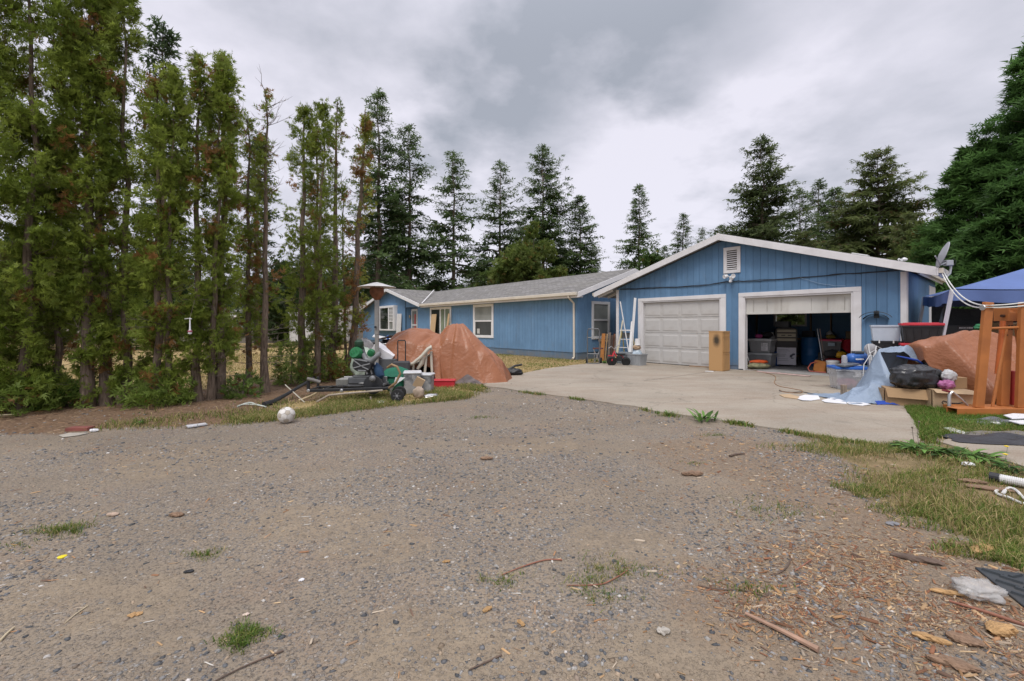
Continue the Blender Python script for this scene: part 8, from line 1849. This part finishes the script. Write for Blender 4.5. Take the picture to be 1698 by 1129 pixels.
# rubber mat
a = gp(1628, 947); mt_ = thing('rubber_mat', 'black rubber mat with raised chevron bars at the picture edge', 'mat', (a.x, a.y, 0), R(-20))
RM = mat('mat_rubber', (.035, .042, .048), .55, var=.2, bmp=.1, dirt=(.12, .10, .08), dirt_amt=.35)
MB().b2((-.02, -.62, .0), (1.1, .02, .012)).build('mat_base', RM, mt_, bevel=.003)
cb_ = MB().box((0, 0, .0), (.085, .022, .012), top=(.9, .7)).build('chevron_bar', RM, mt_); first = True
for r_ in range(11):
    for c__ in range(12):
        pos = (.03 + c__ * .092 + (.046 if r_ % 2 else 0), -.03 - r_ * .055, .017); rot = (0, 0, R(35 if c__ % 2 else -35))
        if first: cb_.location = pos; cb_.rotation_euler = rot; first = False
        else: part('chevron_bar', cb_.data, mt_, pos, rot)
tag(blob(.105, .08, .04, .32, 2.2, 5, nu=40, nv=24).build('plastic_bag', FILM, loc=gp(1622, 990), smooth=True, sharp=180), 'crumpled clear plastic bag at the corner of the rubber mat', 'bag')
# sticks, bark, stones one could pick up
STK = mat('peeled_stick', (.34, .215, .15), .8, var=.25, scale=12, bmp=.3); STKD = mat('dark_stick', (.12, .085, .065), .9, var=.3, scale=12, bmp=.3); STKR = mat('red_stick', (.26, .115, .075), .85, var=.25, scale=12, bmp=.3); STKP = mat('straw_stick', (.50, .42, .28), .85, var=.2)
def stick(label, pts, r_, m_):
    ps = ground_line(pts, .002, r_, 4); n = len(ps); tag(MB().tube(ps, [r_ * (1 - .45 * i / n) * (1 + .15 * N3(i * .9, r_ * 99)) for i in range(n)], 7).build('stick', m_, smooth=True), label, 'stick')
stick('thickest peeled stick lying on the wood chips, end cut clean', [(1357, 1083), (1300, 1053), (1236, 1022)], .0125, STK)
stick('long reddish branch running under the plastic bag to the picture edge', [(1720, 1048), (1640, 1020), (1574, 1000)], .009, STKR)
stick('slender orange-brown curved stick in the middle of the gravel', [(932, 930), (905, 930), (870, 940), (832, 955)], .0045, STKR)
stick('curved reddish twig across the grassy tuft in the gravel', [(1040, 948), (1005, 968), (975, 972), (940, 972)], .004, STKR)
stick('dark forked twig by the small grass tuft near the wood chips', [(1157, 972), (1190, 979), (1230, 980), (1268, 990), (1275, 983)], .004, STKD)
stick('long dark twig pointing to the lower picture edge', [(470, 1081), (410, 1105), (350, 1135)], .004, STKD)
stick('grey twig on the bare patch of the foreground gravel', [(832, 1088), (800, 1103), (778, 1113)], .004, STKD)
stick('straw-coloured stick at the lower picture corner', [(0, 1065), (12, 1052), (24, 1042)], .005, STKP)
stick('bent dark twig among the wood chips beside the red one', [(1312, 928), (1302, 945), (1285, 955)], .005, STKD)
stick('short red twig among the wood chips', [(1345, 930), (1330, 940), (1318, 948)], .004, STKR)
stick('pale stick lying before the hedge needles', [(0, 690), (15, 689), (28, 688)], .012, STKP)
stick('pale straw stick near the bare dirt patch', [(145, 1006), (125, 1020), (108, 1034)], .003, STKP)
stick('black stick on the gravel near the concrete edge', [(1210, 758), (1222, 755), (1235, 754)], .012, STKD)
BRK = mat('bark_chunk_wood', (.24, .155, .10), .9, var=.4, scale=2.5, stretch=(4, 30, 30), bmp=1.0, bscale=4, bdist=.01, dirt=(.10, .06, .04), dirt_amt=.7); YWD = mat('yellow_split_wood', (.44, .27, .12), .85, var=.3, scale=3, stretch=(4, 40, 40), bmp=1.0, bscale=4, bdist=.008, dirt=(.2, .1, .05), dirt_amt=.5)
def chunk(name, label, px, py, L, W, H, rz, m_, seed, cat='wood chunk'):
    q = MB(); a_ = gp(px, py)
    def fn(u, v):
        an = 2 * PI * u; t_ = v * 2 - 1; k_ = (1 - abs(t_) ** 3 * .7) * (1 + .5 * N3(v * 4, seed, math.cos(an)) + .35 * N3(v * 11, seed, an * 2)); return (t_ * L / 2, math.cos(an) * W / 2 * k_ * (1 + .3 * N3(v * 9, an, seed)), H * .45 + math.sin(an) * H / 2 * k_)
    o = q.sheet(fn, 11, 15, wrapu=True).build(name, m_, loc=(a_.x, a_.y, 0)); o.rotation_euler.z = rz; return tag(o, label, cat)
for i, (px, py, L, W, H, rz, m_, lb) in enumerate((
    (1148, 788, .20, .07, .04, .05, BRK, 'dark bark chunk alone in the middle of the gravel'), (807, 762, .13, .05, .035, .1, BRK, 'weathered wood chunk on the upper gravel, left of the bark chunk'.replace('left of', 'across from')),
    (1630, 913, .22, .07, .03, .35, YWD, 'orange split slab of wood beside the long grass'), (1590, 905, .16, .06, .03, -.1, BRK, 'brown rotten wood piece next to the orange slab'),
    (1640, 812, .30, .09, .03, -.45, BRK, 'pinkish decayed bark strip by the ribbed hose'), (1610, 800, .22, .05, .03, -.4, BRK, 'brown bark strip behind the pinkish decayed one'),
    (1570, 985, .14, .03, .022, -.35, YWD, 'yellow split stick of wood above the reddish branch'), (1660, 1050, .14, .07, .04, .2, YWD, 'large ochre wood chunk near the lower picture edge'),
    (1545, 1063, .13, .035, .025, -.5, YWD, 'amber splinter chunk among the densest chips'), (1600, 1065, .12, .06, .03, -.6, BRK, 'dark red bark piece among the densest chips'),
    (1580, 1105, .16, .05, .03, -.5, BRK, 'charred bark strip at the lower picture edge'), (808, 1012, .055, .025, .015, .8, YWD, 'tan wood chip in the lower middle gravel'),
    (864, 1035, .05, .02, .015, 2.2, YWD, 'orange wood chip next to the tan one'), (740, 932, .045, .02, .012, .2, YWD, 'flat tan chip by itself on the gravel'),
    (224, 1020, .06, .035, .01, .3, YWD, 'flat orange wood flake on the bare dirt patch'), (293, 856, .10, .04, .03, .05, BRK, 'brown rounded clod on the gravel'),
    (1100, 1050, .06, .035, .025, .1, mat('pale_stone', (.40, .37, .32), .85, var=.15, bmp=.3), 'largest pale stone on the lower gravel'), (187, 855, .08, .04, .025, .1, mat('peach_stone', (.44, .33, .25), .85, var=.15, bmp=.3), 'peach coloured stone on the gravel'),
    (313, 949, .05, .025, .014, .3, BLK, 'small black plastic chip on the gravel'), (500, 963, .03, .022, .012, .4, PAPER, 'white torn card scrap on the gravel'), (408, 1020, .028, .02, .01, .4, mat('pink_card', (.6, .48, .4), .8), 'pinkish card scrap near the two moss tufts'),
    (1520, 930, .24, .05, .03, -.45, STKD, 'grey weathered log piece lying in the chips'), (1480, 870, .09, .05, .02, .0, mat('slate_stone', (.2, .2, .21), .8, bmp=.3), 'flat slate stone at the edge of the grass'))):
    chunk('wood_chunk' if m_ in (BRK, YWD, STKD) else 'small_scrap', lb, px, py, L, W, H, rz, m_, i * 1.7, 'wood chunk' if m_ in (BRK, YWD, STKD) else 'scrap')
a = gp(103, 924); tag(MB().lathe([(.02, 0), (.021, .006), (.0, .009)], 16).build('bottle_top', mat('yellow_top_plastic', (.75, .6, .03), .5), loc=a, smooth=True), 'bright yellow bottle cap on the gravel', 'cap')
# litter under the hedge
flatpoly('pale_strip', 'pale grey slat lying in the verge grass near the ball', 'slat', [(308, 708), (340, 704), (344, 706), (312, 711)], .012, .015, mat('pale_slat', (.5, .5, .52), .6))
tag(MB().box((0, 0, .02), (.26, .12, .04), (0, 0, .1)).build('red_brick_piece', mat('old_brick', (.22, .075, .06), .9, var=.3, bmp=.4), loc=gp(133, 713)), 'dull red brick piece in the needle litter', 'brick')
tag(blob(.045, .035, .02, .4, 4, 1, nu=14, nv=8).build('paper_scrap', PAPER, loc=gp(156, 716), smooth=True), 'white paper scrap beside the dull red brick', 'scrap')
flatpoly('pale_card', 'flat dirty pale card before the dull red brick', 'card', [(97, 723), (115, 719), (148, 719), (130, 723), (105, 726)], .006, .006, mat('dirty_card', (.36, .33, .28), .9))
flatpoly('white_sheet', 'small white sheet on the verge below the saw stand', 'sheet', [(625, 668), (634, 666), (639, 668), (636, 671), (626, 671)], .03, .008, PAPER)
q = MB(); q.tube(ground_line([(394, 675), (408, 670), (416, 669), (425, 672), (441, 676)], .005, .01), .012, 6); q.tube(ground_line([(400, 673), (412, 672), (430, 674)], .01, .01), .009, 6); tag(q.build('bent_wire', mat('pale_green_wire', (.55, .6, .55), .5), smooth=True), 'bent pale green wire lying under the hedge', 'wire')
bkp = [gp(438, 674), gp(455, 670), gp(478, 663), gp(520, 652)]; tag(MB().tube([Vector((p_.x, p_.y, z)) for p_, z in zip(bkp, (.03, .05, .12, .30))], [.05, .04, .03, .03], 8).build('black_bar', BLKM, smooth=True), 'black metal bar propped from the litter to the saw stand', 'bar')
tag(MB().tube([gp(505, 668) + Vector((0, 0, .01)), at(473, 638, 8.4)], .010, 6).build('thin_stake', mat('pale_bamboo', (.45, .42, .34), .7)), 'thin pale stake leaning by the saw stand', 'stake')
# hanging ornament in the hedge
orn = thing('hanging_ornament', 'small white and red ornament hanging in the hedge', 'ornament', at(315, 555, 7.5), 0)
MB().lathe([(.0, 0), (.03, .02), (.025, .06), (.012, .1), (.008, .28), (.0, .3)], 12).build('body', PAPER, orn, smooth=True); MB().lathe([(.032, .045), (.036, .06), (.028, .075)], 12).build('band', mat('dusty_red', (.35, .1, .14), .6), orn, smooth=True); MB().tube([(-.09, 0, .27), (0, 0, .28), (.03, 0, .27)], .007, 5).build('hook', WPL, orn); MB().tube([(0, 0, .29), (.01, .1, .60)], .003, 4).build('string', DEADW, orn)
# white street-lamp-like head at the picture edge: another aerial on the canopy side
# ---- broad-leaved weeds
def weed(label, px, py, n, L, seed, up=.6, base=(.07, .15, .03), tip=(.14, .26, .06), w=.16, x=None):
    a_ = gp(px, py); th = thing('leafy_weed', label, 'weed', (a_.x, a_.y, 0), 0); r = np.random.default_rng(seed)
    an = r.random(n) * 2 * PI; Ls = L * r.uniform(.6, 1.15, n); el = r.uniform(.15, 1.2, n) * up
    vs, cs, fs = [], [], []; o0_ = r.normal(0, L * .35, (n, 2))
    for i in range(n):
        d = np.array([math.cos(an[i]), math.sin(an[i])]); s_ = np.array([-d[1], d[0]]); c_ = np.array(base) * (1 - r.random()) + np.array(tip) * r.random()
        b0 = len(vs)
        for k in range(6):
            t_ = k / 5; rr = t_ * Ls[i]; z = math.sin(el[i]) * rr * 1.2 - .9 * rr * rr / L * .5; wd = w * Ls[i] * (math.sin(PI * min(1, t_ * .9 + .08)) ** .8) * (1 + .25 * (k % 2))
            p_ = o0_[i] + d * rr
            for sg in (-1, 1): vs.append((p_[0] + s_[0] * sg * wd * .5, p_[1] + s_[1] * sg * wd * .5, max(.01, z + .015) + .2 * wd)); cs.append(c_)
        for k in range(5): fs.append((b0 + 2 * k, b0 + 2 * k + 1, b0 + 2 * k + 3, b0 + 2 * k + 2))
    arrmesh('leaves', np.array(vs), np.array(fs), np.array(cs), GRASSM, th); MB().tube([(0, 0, -.01), (.01, 0, .06)], .008, 5).build('stem', DEADW, th); return th
weed('long-leaved bright weed at the corner of the concrete drive', 1513, 747, 46, .21, 1)
weed('long-leaved bright weed between the drive corner and the path', 1560, 755, 50, .24, 2)
weed('broad clump of long-leaved weed by the concrete path', 1600, 760, 50, .24, 3)
weed('long-leaved weed drooping over the white paper scrap', 1628, 765, 36, .20, 4)
weed('darker weed growing beside the ribbed hose', 1672, 782, 40, .16, 5, base=(.05, .11, .025), tip=(.09, .17, .04))
weed('upright dock weed at the front edge of the concrete drive', 1172, 699, 22, .20, 6, 1.5, w=.2)
weed('small weed sprig at the concrete edge before the dock weed', 1112, 690, 16, .10, 7, 1.0)
weed('low weed patch at the verge under the hedge', 232, 703, 30, .11, 8, base=(.06, .14, .03))
weed('weed growing in front of the hand truck', 1000, 603, 30, .22, 9, 1.0)
weed('weed clump under the leaning boards', 985, 600, 26, .2, 10, 1.0)
for k, (px, py) in enumerate(((1524, 745), (1517, 742))):
    a_ = gp(px, py); o = thing('seed_stalk', ('taller' if k == 0 else 'shorter') + ' brown seed stalk rising from the weeds at the drive corner', 'stalk', (a_.x, a_.y, 0)); h_ = .30 - .08 * k
    MB().tube([(0, 0, 0), (-.02, 0, h_ * .6), (.0 - .03 * k, 0, h_)], .003, 4).build('stem', DEADW, o); MB().lathe([(.0, -.012), (.012, 0), (.0, .015)], 8, Matrix.Translation((-.03 * k, 0, h_))).build('seed_head', STKD, o)
for k, (px, py) in enumerate(((1669, 752), (1667, 766))):
    a_ = gp(px, py); o = thing('dandelion', 'yellow dandelion flower ' + ('nearer the black cloth' if k == 0 else 'nearer the ribbed hose'), 'flower', (a_.x, a_.y, 0))
    MB().tube([(0, 0, 0), (.01, 0, .07)], .002, 4).build('stem', GRN, o); MB().lathe([(.0, .068), (.018, .075), (.02, .08), (.0, .086)], 10).build('flower_head', mat('dandelion_yellow', (.75, .55, .02), .7), o)
# plywood strips leaning at the slider window
for k, (s_, lb) in enumerate(((hs(724.6), 'tan plywood panel leaning in the middle of the slider window'), (hs(748.5), 'tan plywood strip leaning at the edge of the slider window'))):
    o = MB().box((0, 0, 1.0), (.55 if k == 0 else .16, .025, 2.05), (R(-6), R(0 if k == 0 else 4), 0)).build('plywood_panel', mat('pale_plywood', (.50, .35, .20), .75, var=.12, stretch=(3, 3, .6)), loc=hloc(s_, -.30)); o.rotation_euler.z = RZ; tag(o, lb, 'panel')
o = MB().box((0, 0, 1.07), (.62, .05, 2.14), (R(-3), 0, 0)).build('white_door_slab', WPL, loc=hloc(-15.45, -.16), bevel=.005); o.rotation_euler.z = RZ; tag(o, 'white door slab leaning on the house between bay window and entry', 'door slab')
